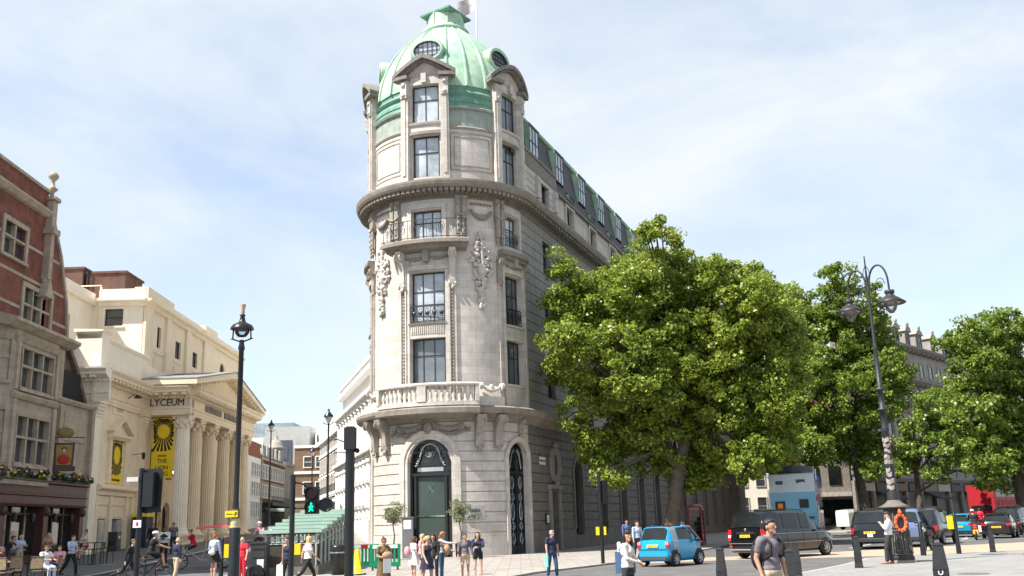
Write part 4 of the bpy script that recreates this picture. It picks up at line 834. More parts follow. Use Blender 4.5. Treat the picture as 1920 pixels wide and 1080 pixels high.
# projecting stone bays, upper part
BD = 0.9
mb = MB(PU); bops = [(-13.1, -9.75, 9.0, 10.85), (-13.1, -9.75, 5.35, 7.55)]
wall(mb, -13.7, -9.1, 4.3, 11.9, bops, d=BD, reveal=.3); mb.face([(-13.7, BD, 4.3), (-14.6, .0, 4.3), (-14.6, 0, 11.9), (-13.7, BD, 11.9)]); mb.face([(-9.1, BD, 4.3), (-8.5, 0, 4.3), (-8.5, 0, 11.9), (-9.1, BD, 11.9)])
mb.mould(-14.8, -7.6, [(0, 11.9), (BD+.1, 11.7), (BD+.5, 11.95), (BD+.5, 12.1), (0, 12.5)]); mb.mould(-13.8, -9.0, [(BD, 8.3), (BD+.15, 8.35), (BD+.25, 8.55), (BD, 8.75)]); mb.mould(-13.8, -9.0, [(BD, 11.1), (BD+.08, 11.12), (BD+.2, 11.35), (BD, 11.45)])
for a in (-13.72, -9.45): mb.box(a, a+.35, BD+.001, BD+.14, 4.6, 8.3); mb.box(a+.03, a+.32, BD+.001, BD+.12, 8.8, 11.1)
wall(mb, -8.5, -2.4, 4.3, 9.1, [], d=0.05); wall(mb, -8.5, -6.4, 9.1, 11.9, [], d=0.02); mb.mould(-8.5, -2.35, [(0, 8.95), (.2, 9.0), (.3, 9.15), (.3, 9.25), (0, 9.3)]); mb.box(-6.0, -3.2, .05, .1, 7.0, 8.6); mb.box(-2.75, -2.4, .05, .3, 4.6, 9.0); mb.box(-6.9, -6.6, .05, .25, 4.6, 8.9)
wall(mb, A0, -14.6, 4.3, 11.9, [(-19.0, -15.5, 9.25, 11.15), (-19.0, -15.5, 5.5, 7.75)], d=.3, reveal=.3)
mb.build('stone_bay', PUBST, pub)
mull(PU, pub, -13.1, -9.75, 9.0, 10.85, 3, d=BD, frame=.1); mull(PU, pub, -13.1, -9.75, 5.35, 7.55, 3, d=BD, frame=.1)
BQ = Flat(PU((-14.6, 0, 0)).x, PU((-14.6, 0, 0)).y, 44)
for z0, z1 in ((9.25, 11.15), (5.5, 7.75)): mull(BQ, pub, .3, 1.0, z0, z1, 1, d=.02, frame=.08, gm=2)
for z0, z1 in ((9.25, 11.15), (5.5, 7.75)): mull(PU, pub, -19.0, -15.5, z0, z1, 3, d=.3, frame=.1, gm=2)
# sloping sooty link roof beside the pub and the ironwork
mb = MB(PU); mb.face([(-6.4, -.6, 9.2), (-2.6, -.6, 9.2), (-4.2, -.6, 11.4), (-6.4, -.6, 13.3)]); mb.prism([(-6.4, 13.3), (-4.2, 11.4), (-2.4, 9.2), (-2.1, 9.3), (-4.0, 11.6), (-6.4, 13.6)], -.7, -.3); mb.build('sloping_brick_link', BRICKS, pub)
mb = MB(PU); mb.box(-6.3, -3.4, -.5, -.3, 9.2, 11.0); mb.build('dark_roof_screen', mat('dark_netting', (.02, .02, .022), .9), pub)
mb = MB(TH); mb.box(-8.0, -2.5, -3.4, -3.0, 8, 14.9); mb.build('sooty_party_wall', BRICKS, pub)
mb = MB(TH); mb.mould(-8.0, -2.4, [(-3.5, 14.9), (-2.8, 14.9), (-2.8, 15.15), (-3.5, 15.2)]); mb.build('party_wall_coping', CREAMW, pub)
# shop front
mb = MB(PU); mb.mould(A0, -3.9, [(0, 3.3), (.75, 3.3), (.8, 3.4), (.72, 3.45), (.72, 3.8), (.8, 3.85), (.8, 3.92), (.72, 3.96), (.75, 4.42), (.9, 4.5), (.9, 4.58), (0, 4.62)]); mb.build('fascia', MAROON, pub)
for a in (-23, -18, -13.4, -8.9, -4.5):
    mb = MB(PU); mb.box(a, a+.5, .1, .7, 0, 3.3); mb.box(a-.05, a+.55, .1, .8, .0, .7); mb.ball((a+.25, .72, 3.05), (.2, .2, .24), 8, 5); mb.build('timber_pilaster', MAROON, pub)
mb = MB(PU)
for a, b in ((-22.5, -18), (-17.5, -13.4), (-12.9, -8.9), (-8.4, -4.5)):
    mb.box(a, b, .15, .35, 0, .95); mb.box(a, b, .2, .32, 2.9, 3.0)
    for i in range(1, 3): x = a+(b-a)*i/3; mb.box(x-.06, x+.06, .2, .34, .95, 3.3)
mb.build('shop_front_frame', TUNG, pub)
mb = MB(PU)
for a, b in ((-22.5, -18), (-17.5, -13.4), (-12.9, -8.9), (-8.4, -4.5)): mb.face([(a, .24, .95), (b, .24, .95), (b, .24, 3.3), (a, .24, 3.3)])
mb.build('shop_window', GLD, pub)
mb = MB(PU); mb.face([(-4.0, .7, 0), (-4.0, 0, 0), (-4.0, 0, 5), (-4.0, .7, 3.4)]); mb.face([(-4.0, .0, 0), (-2.4, 0, 0), (-2.4, 0, 5), (-4.0, 0, 5)]); mb.box(-24, -2.4, -9, -8.8, 0, 19); mb.build('rear_wall', BRICKS, pub)
for a in (-11.8, -9.9, -7.4, -5.4): mb = MB(PU); mb.lathe((a, .6, 2.55), [(.1, 0), (.14, .3), (.1, .4), (.02, .45)], 6); mb.tube([(a, .2, 2.9), (a, .6, 3.05)], .02, 4); mb.build('wall_lantern', BLK, pub)
# hanging sign
hs = thing('pub_hanging_sign', 'dark framed pub sign with a red coated figure on the stone wall', 'pub sign', tuple(PU((-7.5, .9, 5.4))))
class Sc:
    curved = False
    def __init__(s, F, k, z0, dz): s.F = F; s.k = k; s.z0 = z0; s.dz = dz
    def __call__(s, p): return s.F((p[0]*s.k, p[1]*s.k, s.z0+(p[2]-s.z0)*s.k+s.dz))
SNF = Sc(Flat(PU((-8.7, .85, 0)).x, PU((-8.7, .85, 0)).y, 68), .72, 5.2, -.05)
mb = MB(SNF); mb.prism([(.05, 5.5), (1.35, 5.5), (1.4, 7.2), (.0, 7.2)], -.05, .05); mb.box(-.1, 1.5, -.05, .05, 5.15, 5.5); mb.tube([(-.5, 0, 7.6), (2.0, 0, 7.6)], .04, 5); mb.tube([(-.4, 0, 7.6), (-.4, 0, 8.0)], .03, 5); mb.build('frame', TUNG, hs)
mb = MB(SNF); mb.prism([(.2, 5.6), (1.2, 5.6), (1.25, 7.05), (.15, 7.05)], .051, .06); mb.build('sign_field', mat('ochre_sign_field', (.3, .17, .04), .6, .2), hs)
mb = MB(SNF); mb.ball((.7, .08, 6.0), (.42, .03, .36), 12, 6); mb.build('red_coat', mat('red_sign_coat', (.35, .02, .015), .6), hs)
mb = MB(SNF); mb.ball((.7, .09, 6.62), (.14, .03, .18), 10, 6); mb.build('painted_face', mat('painted_skin', (.55, .32, .2), .6), hs)
mb = MB(SNF); mb.ball((.7, .075, 6.74), (.18, .03, .14), 10, 6); mb.build('painted_hair', BLK, hs)
mb = MB(SNF); mb.ball((.7, 0, 7.95), (.62, .09, .38), 14, 8); mb.build('gilded_oval', mat('gilt_oval', (.17, .12, .03), .4, .4), hs)
# flower boxes
fb = thing('flower_box', 'long trough of yellow purple and white flowers on the pub fascia', 'flower box', tuple(PU((-10, .9, 5.1))))
mb = MB(PU); mb.box(-17, -4.0, .62, .92, 4.6, 4.78); mb.build('trough', TUNG, fb)
FC = [('yellow_flowers', (.8, .6, .02)), ('purple_flowers', (.16, .03, .16)), ('white_flowers', (.75, .72, .72)), ('dark_leaves', (.03, .07, .02))]
rnd = random.Random(8)
fm_ = [MB(PU) for _ in FC]
for i in range(1500):
    a = -17+13.1*rnd.random(); k = rnd.choices([0, 1, 2, 3], [.2, .2, .08, .52])[0] if (sin(a*2.3)+sin(a*5.1)) > 0 else rnd.choices([0, 1, 2, 3], [.1, .28, .12, .5])[0]; r = .05+.05*rnd.random(); z = 4.78+.4*rnd.random()*(.6+.4*sin(a*3)); d = .6+.5*rnd.random()
    if k == 3: r *= 1.3; z -= .08
    o = Vector((rnd.uniform(-1, 1), rnd.uniform(-1, 1), rnd.uniform(-1, 1))).normalized(); u_ = o.orthogonal().normalized()*r; v_ = o.cross(u_)
    c = Vector((a, d, z)); fm_[k].face([tuple(c+u_*cos(q)+v_*sin(q)) for q in (0, 1.26, 2.51, 3.77, 5.03)])
for k, (n_, c_) in enumerate(FC): o = fm_[k].build(n_, mat('petal_'+n_, c_, .7, .3, 9), fb); tag(o, kind='stuff')
# ============================================================ street behind
def house_windows(F, parent, rows, a0, a1, n, w, d=0.02, gm=0, fm=WHITE, sur=.12):
    for z0, z1 in rows:
        for i in range(n):
            c = a0+(a1-a0)*(i+.5)/n; mb = MB(F); mb.box(c-w/2-sur, c-w/2, d-.02, d+.08, z0-sur, z1+sur); mb.box(c+w/2, c+w/2+sur, d-.02, d+.08, z0-sur, z1+sur); mb.box(c-w/2, c+w/2, d-.02, d+.08, z1, z1+sur); mb.box(c-w/2, c+w/2, d-.02, d+.1, z0-sur, z0); mb.box(c-w/2, c+w/2, d-.01, d+.02, (z0+z1)/2-.03, (z0+z1)/2+.03)
            o = mb.build('window', fm, parent); g = MB(F); g.face([(c-w/2, d, z0), (c+w/2, d, z0), (c+w/2, d, z1), (c-w/2, d, z1)]); g.build('pane', GL[gm], o)
TE = Flat(-25.4, 127.5, 163)
ter = thing('brown_brick_terrace', 'brown brick terrace with white window surrounds down the side street', 'terrace of houses', (-22, 118, 2))
mb = MB(TE); wall(mb, -14, 24.5, 0, 12.6); mb.box(-14, 24.5, -9, -.05, 12.6, 13.0); mb.face([(-14, 0, 0), (-14, -9, 0), (-14, -9, 13), (-14, 0, 13)]); mb.build('brick_wall', BRICKO, ter)
mb = MB(TE)
for z, h, d in ((12.45, .5, .4), (10.75, .3, .12), (8.1, .2, .1), (5.5, .5, .25)): mb.box(-14, 24.5, .001, d, z, z+h)
mb.build('white_string_course', WHITE, ter)
mb = MB(TE); mb.box(-14, 24.5, -8, -.3, 13.01, 14.9); mb.grid([[(a, -.3, 14.9), (a, -1.6, 16.0), (a, -8, 16.1)] for a in (-14, 24.5)]); mb.build('attic_storey', WHITE, ter)
house_windows(TE, ter, ((6.1, 7.9), (8.6, 10.4), (11.15, 12.3)), -14, 24.3, 13, 1.15)
house_windows(TE, ter, ((13.35, 14.5),), -14, 24.3, 12, .9, d=-.28)
mb = MB(TE)
for a in (-12, -5, 2.5, 9, 16, 22): mb.box(a, a+1.6, -4, -3, 15.5, 17.5); [mb.tube([(a+.25+.35*i, -3.5, 17.5), (a+.25+.35*i, -3.5, 18.0)], .11, 6) for i in range(4)]
mb.build('chimney', BRICKO, ter)
mb = MB(TE); iron_rail(mb, -14, 24.4, 5.95, 6.75, .5, 90, scrolls=False, r=.02); mb.build('balcony_railing', IRON, ter)
mb = MB(TE); mb.box(-14, 24.5, .02, .1, 2.0, 5.4); mb.build('shop_window', GLD, ter)
for i in range(5):
    a = -12+7.3*i; mb = MB(TE); mb.prism([(.1, 5.3), (1.6, 4.3), (1.6, 4.1), (.1, 5.1)], a, a+6.0, ax=0); mb.build('green_awning', mat('dark_green_awning' if i % 2 else 'pale_awning', (.02, .1, .06) if i % 2 else (.5, .55, .52), .7), ter)
# baroque white house
wb = thing('ornate_white_building', 'ornate white building with columns and arched niche beside the corner hotel', 'building', (-13, 88, 1))
mb = MB(TE); wall(mb, 24.6, 52, 0, 15.2, [(27+4.4*i, 29+4.4*i, 8.6, 11.8, 1) for i in range(6)], reveal=.5, d=.3); mb.face([(24.6, .3, 0), (24.6, -8, 0), (24.6, -8, 15.2), (24.6, .3, 15.2)]); mb.box(24.6, 52, -8, .2, 15.1, 15.3); mb.build('stucco_wall', WHITE, wb)
mb = MB(TE)
for i in range(6): window(TE, wb, 27+4.4*i, 29+4.4*i, 8.6, 11.8, -.1, 2, 2, 2, fw=.1, arch=1, fm=WHITE)
for z, h, d in ((12.4, .35, .7), (12.75, .3, 1.0), (7.6, .3, .8), (7.9, .25, 1.1), (15.0, .3, .7)): mb.box(24.6, 52, .3, .3+d, z, z+h)
for i in range(13):
    a = 25.4+2.2*i; mb.tube([(a, .7, 8.2), (a, .7, 12.3)], [.28, .24], 10); mb.ball((a, .7, 12.2), (.36, .36, .25), 8, 4); mb.tube([(a, .8, 2.6), (a, .8, 7.0)], [.34, .3], 10); mb.ball((a, .8, 7.2), (.45, .45, .3), 8, 4)
    for z in (3.4, 5.4): mb.box(a-.40, a+.40, .4, 1.16, z, z+.3)
    mb.ball((a+1.1, .5, 5.9+.3*sin(i)), (.45, .3, .6), 7, 5); mb.ball((a+1.1, .5, 4.2), (.4, .25, .7), 7, 5); mb.ball((a+1.1, .6, 7.0), (.3, .25, .3), 7, 5)
for i in range(50): a = 24.9+27*i/50; mb.lathe((a, .6, 15.3), baluster_prof(.7, .12), 6)
mb.box(24.6, 52, .4, .8, 16.0, 16.2); mb.build('columned_front', WHITE, wb)
mb = MB(TE); mb.box(24.7, 52, .31, .33, 1.5, 3.0) if 0 else None
mb.box(38, 52, .32, 1.6, 0, 2.4); mb.build('base_wall', WHITE, wb)
mb = MB(TE)
for i in range(18): a = 40.5+10*i/18; mb.tube([(a, 1.5, 2.4), (a, 1.5, 3.3), (a+.06, 1.7, 3.6)], .016, 4)
mb.tube([(40.5, 1.5, 3.2), (50.5, 1.5, 3.2)], .03, 4); mb.build('spiked_railing', mat('dark_blue_iron', (.03, .035, .08), .5), wb)
# left row
LR = Flat(-26, 100, -3.5)
lw = thing('white_brick_house', 'narrow white and orange gabled house past the theatre portico', 'house', (-26, 97, 2)); mb = MB(LR); wall(mb, -14, -.6, 0, 8.9); mb.face([(-.6, 0, 0), (-.6, -8, 0), (-.6, -8, 10), (-.6, 0, 10)]); mb.build('white_wall', WHITE, lw)
mb = MB(LR); mb.prism([(-8, 8.9), (-.6, 8.9), (-.6, 9.1), (-1.2, 9.9), (-3.0, 10.4), (-5, 10.2), (-8, 9.5)], -.5, .02); mb.build('orange_gable', mat('orange_brick', (.26, .09, .055), .9, .2, 2), lw)
house_windows(LR, lw, ((3.2, 4.6), (5.2, 6.5), (7.1, 8.3)), -5.2, -.8, 4, .7)
rb = thing('red_brick_terrace', 'red brick terrace with slate roof and pale window surrounds on the side street', 'terrace of houses', (-27, 106, 2)); mb = MB(LR); wall(mb, -.55, 13.2, 0, 9.0); mb.face([(13.2, 0, 0), (13.2, -8, 0), (13.2, -8, 9), (13.2, 0, 9)]); mb.build('brick_wall', BRICK, rb)
mb = MB(LR); mb.grid([[(a, .1, 9.0), (a, -1.2, 10.9), (a, -8, 11.1)] for a in (-.55, 13.2)]); mb.face([(-.55, .1, 9), (-.55, -1.2, 10.9), (-.55, -8, 11.1), (-.55, -8, 9)]); mb.build('slate_roof', SLATE, rb)
mb = MB(LR); mb.box(-.55, 13.2, .001, .25, 8.85, 9.1); mb.box(-.55, 13.2, .001, .1, 6.6, 6.75); mb.box(-.55, -.1, .001, .15, 2, 8.8); mb.build('stone_string_course', PUBST, rb)
house_windows(LR, rb, ((5.2, 6.4), (7.1, 8.4)), 0, 13.0, 9, .8); house_windows(LR, rb, ((9.5, 10.5),), .5, 12.6, 5, .7, d=-.3)
mb = MB(LR); mb.box(0, 13.6, .02, 1.2, 4.3, 4.6); iron_rail(mb, 0, 13.6, 4.6, 5.2, 1.1, 30, scrolls=False, r=.02); mb.build('canopy', BLK, rb); mb = MB(LR); mb.box(0, 13.2, .02, .1, 2.2, 4.3); mb.build('shop_window', GLD, rb)
cu_ = thing('clock_turret_building', 'stone corner building with a small domed turret closing the left row', 'building', (-27.6, 116, 2))
mb = MB(); mb.box(-31, -27.0, 113.6, 119, 0, 9.2); mb.box(-31.2, -26.8, 113.4, 119.2, 9.2, 9.5); mb.build('stone_block', STONEW, cu_)
mb = MB(); mb.lathe((-28.3, 115.0, 9.5), [(1.05, 0), (1.05, .2), (.85, .3), (.85, 1.5), (1.08, 1.65), (1.08, 1.8), (.88, 1.9), (.8, 2.2), (.5, 2.6), (.22, 2.75), (.2, 3.1), (.04, 3.3), (0, 3.7)], 12); mb.build('turret', STONEW, cu_)
mb = MB(); [mb.tube([(-28.3+.78*cos(t), 115+.78*sin(t), z) for z in (10.1, 10.8)], .2, 8) for t in (-1.0, -1.9, -2.6)]; mb.build('turret_opening', BLK, cu_)
hF = Flat(-31.5, 130, 90); mb = None
eb = thing('brown_end_building', 'brown brick block with white bands closing the far end of the side street', 'building', (-28.5, 131, 2)); mb = MB(hF); wall(mb, 2.0, 6.5, 0, 12.6); mb.face([(2, 0, 0), (2, -6, 0), (2, -6, 12.6), (2, 0, 12.6)]); mb.build('brick_wall', BRICKO, eb)
for z in (12.4, 9.0, 5.6): mb = MB(hF); mb.box(1.95, 6.5, .001, .15, z, z+.35); mb.build('white_band', WHITE, eb)
house_windows(hF, eb, ((9.9, 11.2), (6.5, 7.9)), 3.0, 6.2, 2, 1.0)
gb = thing('grey_glass_building', 'modern grey glazed building between the brown block and the turret', 'building', (-30.7, 133, 2)); mb = MB(hF); wall(mb, -2.5, 1.95, 0, 14.2, d=-1.0); mb.box(-2.5, 3.5, -6, -2.0, 12, 15.5); mb.build('pale_frame', mat('pale_grey_cladding', (.42, .42, .41), .7), gb)
mb = MB(hF); mb.box(-.9, 1.4, -1.0, -.9, 2.5, 13.6); mb.box(-.4, .9, -.9, -.85, 11, 12.5); mb.build('glazed_bay', mat('blue_grey_cladding', (.08, .095, .12), .4, .3, 1), gb)
fb2 = thing('distant_glass_roof_building', 'pale distant building with a glazed roof behind the turret', 'building', (-42, 170, 2)); mb = MB(); mb.box(-47, -38.5, 168, 176, 0, 17.5); mb.build('wall', CREAMW, fb2); mb = MB(); mb.box(-47, -38.5, 168.2, 175, 17.5, 20.0); mb.build('glazed_roof', mat('glazed_roof_grey', (.3, .34, .38), .3, .3, 2), fb2)
# ============================================================ right-hand buildings
MA = Flat(34.2, 100, 42.7)
ma = thing('mansard_building', 'grey stone building with ornate mansard dormers above the right-hand trees', 'building', (45, 112, 0))
mb = MB(MA); wall(mb, -1, 58, 5.2, 20.3); mb.face([(-1, 0, 0), (12.3, -4.2, 0), (12.3, -4.2, 20.3), (-1, 0, 20.3)]); mb.build('stone_wall', STONEW, ma)
mb = MB(MA)
for z, d, h in ((20.1, .8, .5), (16.2, .9, .45), (12.8, .4, .3), (9.0, .4, .3), (5.0, .6, .5)): mb.mould(-1, 58, [(0, z-.2), (d*.5, z-.1), (d, z+h*.5), (d, z+h), (0, z+h+.1)])
for i in range(40): a = -1+59*i/40; mb.box(a-.1, a+.1, .1, .6, 19.8, 20.1); mb.box(a-.1, a+.1, .1, .6, 15.9, 16.2)
for i in range(20): a = -1+2.95*i; mb.box(a-.2, a+.2, .001, .2, 5.5, 15.9)
mb.build('stone_cornice', STONED, ma)
mb = MB(MA); mb.grid([[(-1, -.3, 20.6), (1.5, -2.4, 24.2), (12, -6, 25.0)], [(23.5, -.3, 20.6), (23.5, -2.4, 24.2), (23.5, -12, 25.0)]]); mb.face([(-1, -.3, 20.6), (1.5, -2.4, 24.2), (12, -6, 25), (12.3, -4.4, 20.6)]);  mb.face([(23.5, -.3, 20.6), (23.5, -2.4, 24.2), (23.5, -12, 25), (23.5, -12, 20.6)]); mb.grid([[(a, -.9, 20.6), (a, -2.6, 22.9), (a, -12, 23.2)] for a in (23.5, 58)]); mb.build('mansard_roof', SLATE if 0 else mat('brown_slate', (.17, .15, .13), .8, .2, 3, streak=.3), ma)
house_windows(MA, ma, ((17.2, 18.8), (13.6, 15.4), (10, 12), (6.2, 8.2)), 0, 40, 14, 1.0, fm=STONEW, sur=.22)
for i, a in enumerate((2, 5, 8, 11.5, 15.0, 18.5, 22.0, 26.5, 30.5, 34.5)):
    mb = MB(MA); w_ = .75 if i % 2 else 1.0; mb.box(a-w_, a+w_, -2.2, -.05, 20.65, 22.5); mb.prism([(a-w_-.2, 22.5), (a+w_+.2, 22.5), (a+.6, 23.0), (a, 23.25), (a-.6, 23.0)], -2.4, .15); mb.ball((a, .1, 23.4), (.2, .2, .3), 6, 4); d_ = mb.build('dormer', STONEW, ma)
    window(MA, d_, a-w_*.6, a+w_*.6, 20.8, 22.3, -.03, 2, 2, 0, fw=.08)
for a in (13.0, 16.5, 20.0): mb = MB(MA); mb.box(a-.3, a+.3, -3, -2.4, 23.6, 24.8); mb.ball((a, -2.5, 24.9), (.35, .3, .25), 6, 4); mb.build('roof_finial', STONED, ma)
mb = MB(MA); mb.box(24.5, 28.5, -6, -5, 22.9, 24.0); 
for i in range(7): mb.tube([(24.8+.55*i, -5.5, 24.0), (24.8+.55*i, -5.5, 25.0)], .2, 7)
mb.build('red_chimney_pots', mat('terracotta', (.42, .12, .06), .8, .2), ma)
mb = MB(MA); mb.box(-1, 58, -.25, -.05, 0, 5.0); mb.build('shop_window', mat('dark_shop_interior', (.022, .02, .018), .45, .7, 1.5), ma)
mb = MB(MA)
for i in range(14): a = -1+4.3*i; mb.box(a-.3, a+.3, -.05, .25, 0, 4.9)
mb.box(-1, 58, -.1, .2, 0, .6); mb.build('shop_pier', STONED, ma)
SHC = [('cream', (.3, .26, .2)), ('dark', (.03, .03, .035)), ('brown', (.12, .07, .04)), ('dark', (.03, .03, .035)), ('olive', (.12, .12, .08))]
for i in range(12):
    a = -.5+4.3*i; nm, cc = SHC[i % 5]; mb = MB(MA); mb.box(a, a+3.9, .0, .35, 3.9, 4.7); fs = mb.build('shop_fascia', mat('shop_fascia_'+nm, cc, .6), ma)
    if i % 3 == 1: mb = MB(MA); mb.prism([(.35, 3.9), (2.0, 3.1), (2.0, 2.95), (.35, 3.7)], a, a+3.9, ax=0); mb.build('awning', mat('awning_dark', (.035, .03, .03), .8), ma)
# red brick gable seen through the second tree
gb2 = thing('red_roofed_building', 'red brick building glimpsed between tree crowns behind the tour bus', 'building', (38, 118, 0)); mb = MB(); mb.box(34.5, 43, 122, 136, 0, 21); mb.build('brick_wall', BRICK, gb2); mb = MB(); mb.box(34.3, 43.2, 121.8, 136.2, 21, 21.6); mb.build('coping', PUBST, gb2)
mb = MB(); mb.box(34.2, 43.4, 121.2, 121.99, 0, 8.2); mb.box(34.0, 43.6, 120.0, 121.2, 3.7, 4.4); mb.build('stone_shop_front', STONEC, gb2); mb = MB(); mb.box(34.4, 43.2, 119.9, 119.99, 3.8, 4.3); mb.build('shop_fascia', mat('shop_fascia_pale', (.45, .42, .36), .6, .3, 3), gb2); [(lambda q: (q.box(a_, a_+1.5, 121.1, 121.19, 5.2, 7.4), q.build('upper_window', GLD, gb2)))(MB()) for a_ in (35.4, 38.0, 40.6)]; mb = MB(); mb.box(34.6, 43, 121.1, 121.19, .4, 3.4); mb.build('shop_window', GLD, gb2)
house_windows(Flat(34.5, 122, 90), gb2, [(9+3.4*i, 11+3.4*i) for i in range(3)], .3, 8.2, 3, 1.2)
wf = thing('white_stone_building', 'sunlit white stone building far behind the tour bus', 'building', (42, 155, 0)); mb = MB(); mb.box(32, 58, 150, 160, 0, 14); mb.build('stone_wall', CREAMW, wf)
house_windows(Flat(32, 150, 90), wf, ((2, 4.5), (6.2, 8.2), (9.6, 11.6)), .6, 25, 9, 1.3, fm=STONE)
# ============================================================ ground, roads, pavements
def ring_ground(mb):
    xs = [-900, -300, -120, -60]+[-40+2*i for i in range(18)]+[0, 15, 40, 80, 160, 400, 1200]; ys = [-300, -40, 0, 20, 30, 40]+[40+5*i for i in range(1, 15)]+[130, 170, 250, 500, 1500]
    mb.grid([[(x, y, GZ(x, y)) for y in ys] for x in xs])
mb = MB(); ring_ground(mb); tag(mb.build('ground', ASPH), kind='structure')
def strip(name, A, B, m, h=.12, kind='structure', n=24, lip=None):
    def samp(P, t):
        Ls = [0]
        for i in range(1, len(P)): Ls.append(Ls[-1]+math.hypot(P[i][0]-P[i-1][0], P[i][1]-P[i-1][1]))
        q = t*Ls[-1]
        for i in range(1, len(P)):
            if q <= Ls[i]+1e-9: k = (q-Ls[i-1])/(Ls[i]-Ls[i-1]); return (P[i-1][0]+(P[i][0]-P[i-1][0])*k, P[i-1][1]+(P[i][1]-P[i-1][1])*k)
        return P[-1]
    mb = MB(); rows = []
    for i in range(n+1):
        a = samp(A, i/n); b = samp(B, i/n); r = []
        for j in range(7): x = a[0]+(b[0]-a[0])*j/6; y = a[1]+(b[1]-a[1])*j/6; r.append((x, y, GZ(x, y)+h))
        rows.append(r)
    # flat uv from the plan so that the slabs lie the right way
    b0 = len(mb.v); mb.grid(rows)
    for i in range(b0, len(mb.v)): mb.uv[i] = (mb.v[i][0], mb.v[i][1])
    if h > .02:
        for e in (0, -1): mb.grid([[(r[e][0], r[e][1], r[e][2]) for r in rows], [(r[e][0], r[e][1], r[e][2]-h-.02) for r in rows]])
        for e in (0, -1): mb.grid([rows[e], [(p[0], p[1], p[2]-h-.02) for p in rows[e]]])
    o = tag(mb.build(name, m), kind=kind)
    if lip:   # granite kerb along A
        mb = MB(); q = []
        for i in range(n+1):
            a = samp(A, i/n); b = samp(B, i/n); l_ = math.hypot(b[0]-a[0], b[1]-a[1]); q.append(((a[0], a[1]), (a[0]+(b[0]-a[0])/l_*.3, a[1]+(b[1]-a[1])/l_*.3)))
        mb.grid([[(p[0][0]-.0, p[0][1], GZ(*p[0])+h+.004) for p in q], [(p[1][0], p[1][1], GZ(*p[1])+h+.004) for p in q]]); mb.grid([[(p[0][0]-.003, p[0][1]-.003, GZ(*p[0])+h+.004) for p in q], [(p[0][0]-.003, p[0][1]-.003, GZ(*p[0])-.02) for p in q]])
        tag(mb.build('kerb', KERB), kind='structure')
    return o
strip('theatre_pavement', [(-17.5, 30), (-17.6, 44), (-18.2, 60), (-19.4, 84), (-24, 100), (-25.5, 128)], [(-40, 30), (-40, 44), (-40, 60), (-40, 84), (-40, 100), (-40, 128)], PAVED, lip=1)
strip('hotel_pavement', [(-19.5, 128), (-15, 100), (-13.1, 75), (-12.2, 55), (-11.6, 34), (-10.5, 27.5), (-6, 27.0), (-.6, 31.5), (1.0, 36.4), (3.4, 39.6), (5.8, 45.2), (10.2, 55), (25, 94), (48, 150)], [(-8, 128), (-6, 100), (-3, 75), (-2, 70), (-2, 62), (-2, 60), (-1, 60), (0, 60), (0, 60), (0, 60), (0, 60), (3, 64), (14, 92), (35, 150)], PAVE, h=.06, n=60, lip=1)
strip('island_pavement', [(4.2, 24.0), (7.6, 29.0), (11.2, 34.6), (13.6, 39.3), (17.6, 40.4), (23, 40.9), (40, 42.5), (90, 52)], [(5, 10), (12, 10), (20, 10), (28, 10), (34, 10), (40, 10), (60, 10), (95, 20)], PAVEG, h=.03, n=40, lip=1)
strip('far_pavement', [(30, 92), (36, 97), (50, 112), (72, 136), (95, 158)], [(26, 96), (33, 101), (46, 117), (68, 141), (90, 165)], PAVE, n=20, lip=1)
strip('buff_crossing_surface', [(4.6, 40.0), (7.6, 41.0), (13.9, 40.3), (22, 41.8), (44, 44.5)], [(6.5, 44.6), (11, 44.6), (16.8, 47.4), (27, 52), (52, 55)], BUFF, h=.004, n=24)
# road markings
def mark(name, pts, label=None):
    mb = MB(); mb.face([(x, y, GZ(x, y)+.009) for x, y in pts]); o = tag(mb.build(name, PAINTW), kind='structure'); return o
def line(x0, y0, x1, y1, w=.12, dash=None):
    L_ = math.hypot(x1-x0, y1-y0); dx, dy = (x1-x0)/L_, (y1-y0)/L_; k = 0
    if not dash: dash = (L_, 0)
    mb = MB()
    while k < L_:
        e = min(L_, k+dash[0]); q = [(x0+dx*k-dy*w/2, y0+dy*k+dx*w/2), (x0+dx*e-dy*w/2, y0+dy*e+dx*w/2), (x0+dx*e+dy*w/2, y0+dy*e-dx*w/2), (x0+dx*k+dy*w/2, y0+dy*k-dx*w/2)]; mb.face([(x, y, GZ(x, y)+.009) for x, y in q]); k += dash[0]+dash[1]+1e-6
    tag(mb.build('road_marking', PAINTW), kind='structure')
line(22.5, 53.5, 60, 120, .14, (1.6, 2.2)); line(16.5, 50.5, 19.5, 56, .14); line(27.5, 52.5, 31, 52.9, .3); line(30, 60, 70, 118, .14, (1.6, 2.2))
line(26.2, 60, 26.9, 61.4, .9); line(25.4, 62.3, 27.4, 62.5, .3); line(10, 60, 36, 112, .12, (2, 3)); line(-14.6, 34, -14.6, 38, .12); line(24, 57.5, 26.5, 57.8, .25); line(28.4, 57.9, 31, 58.2, .25)
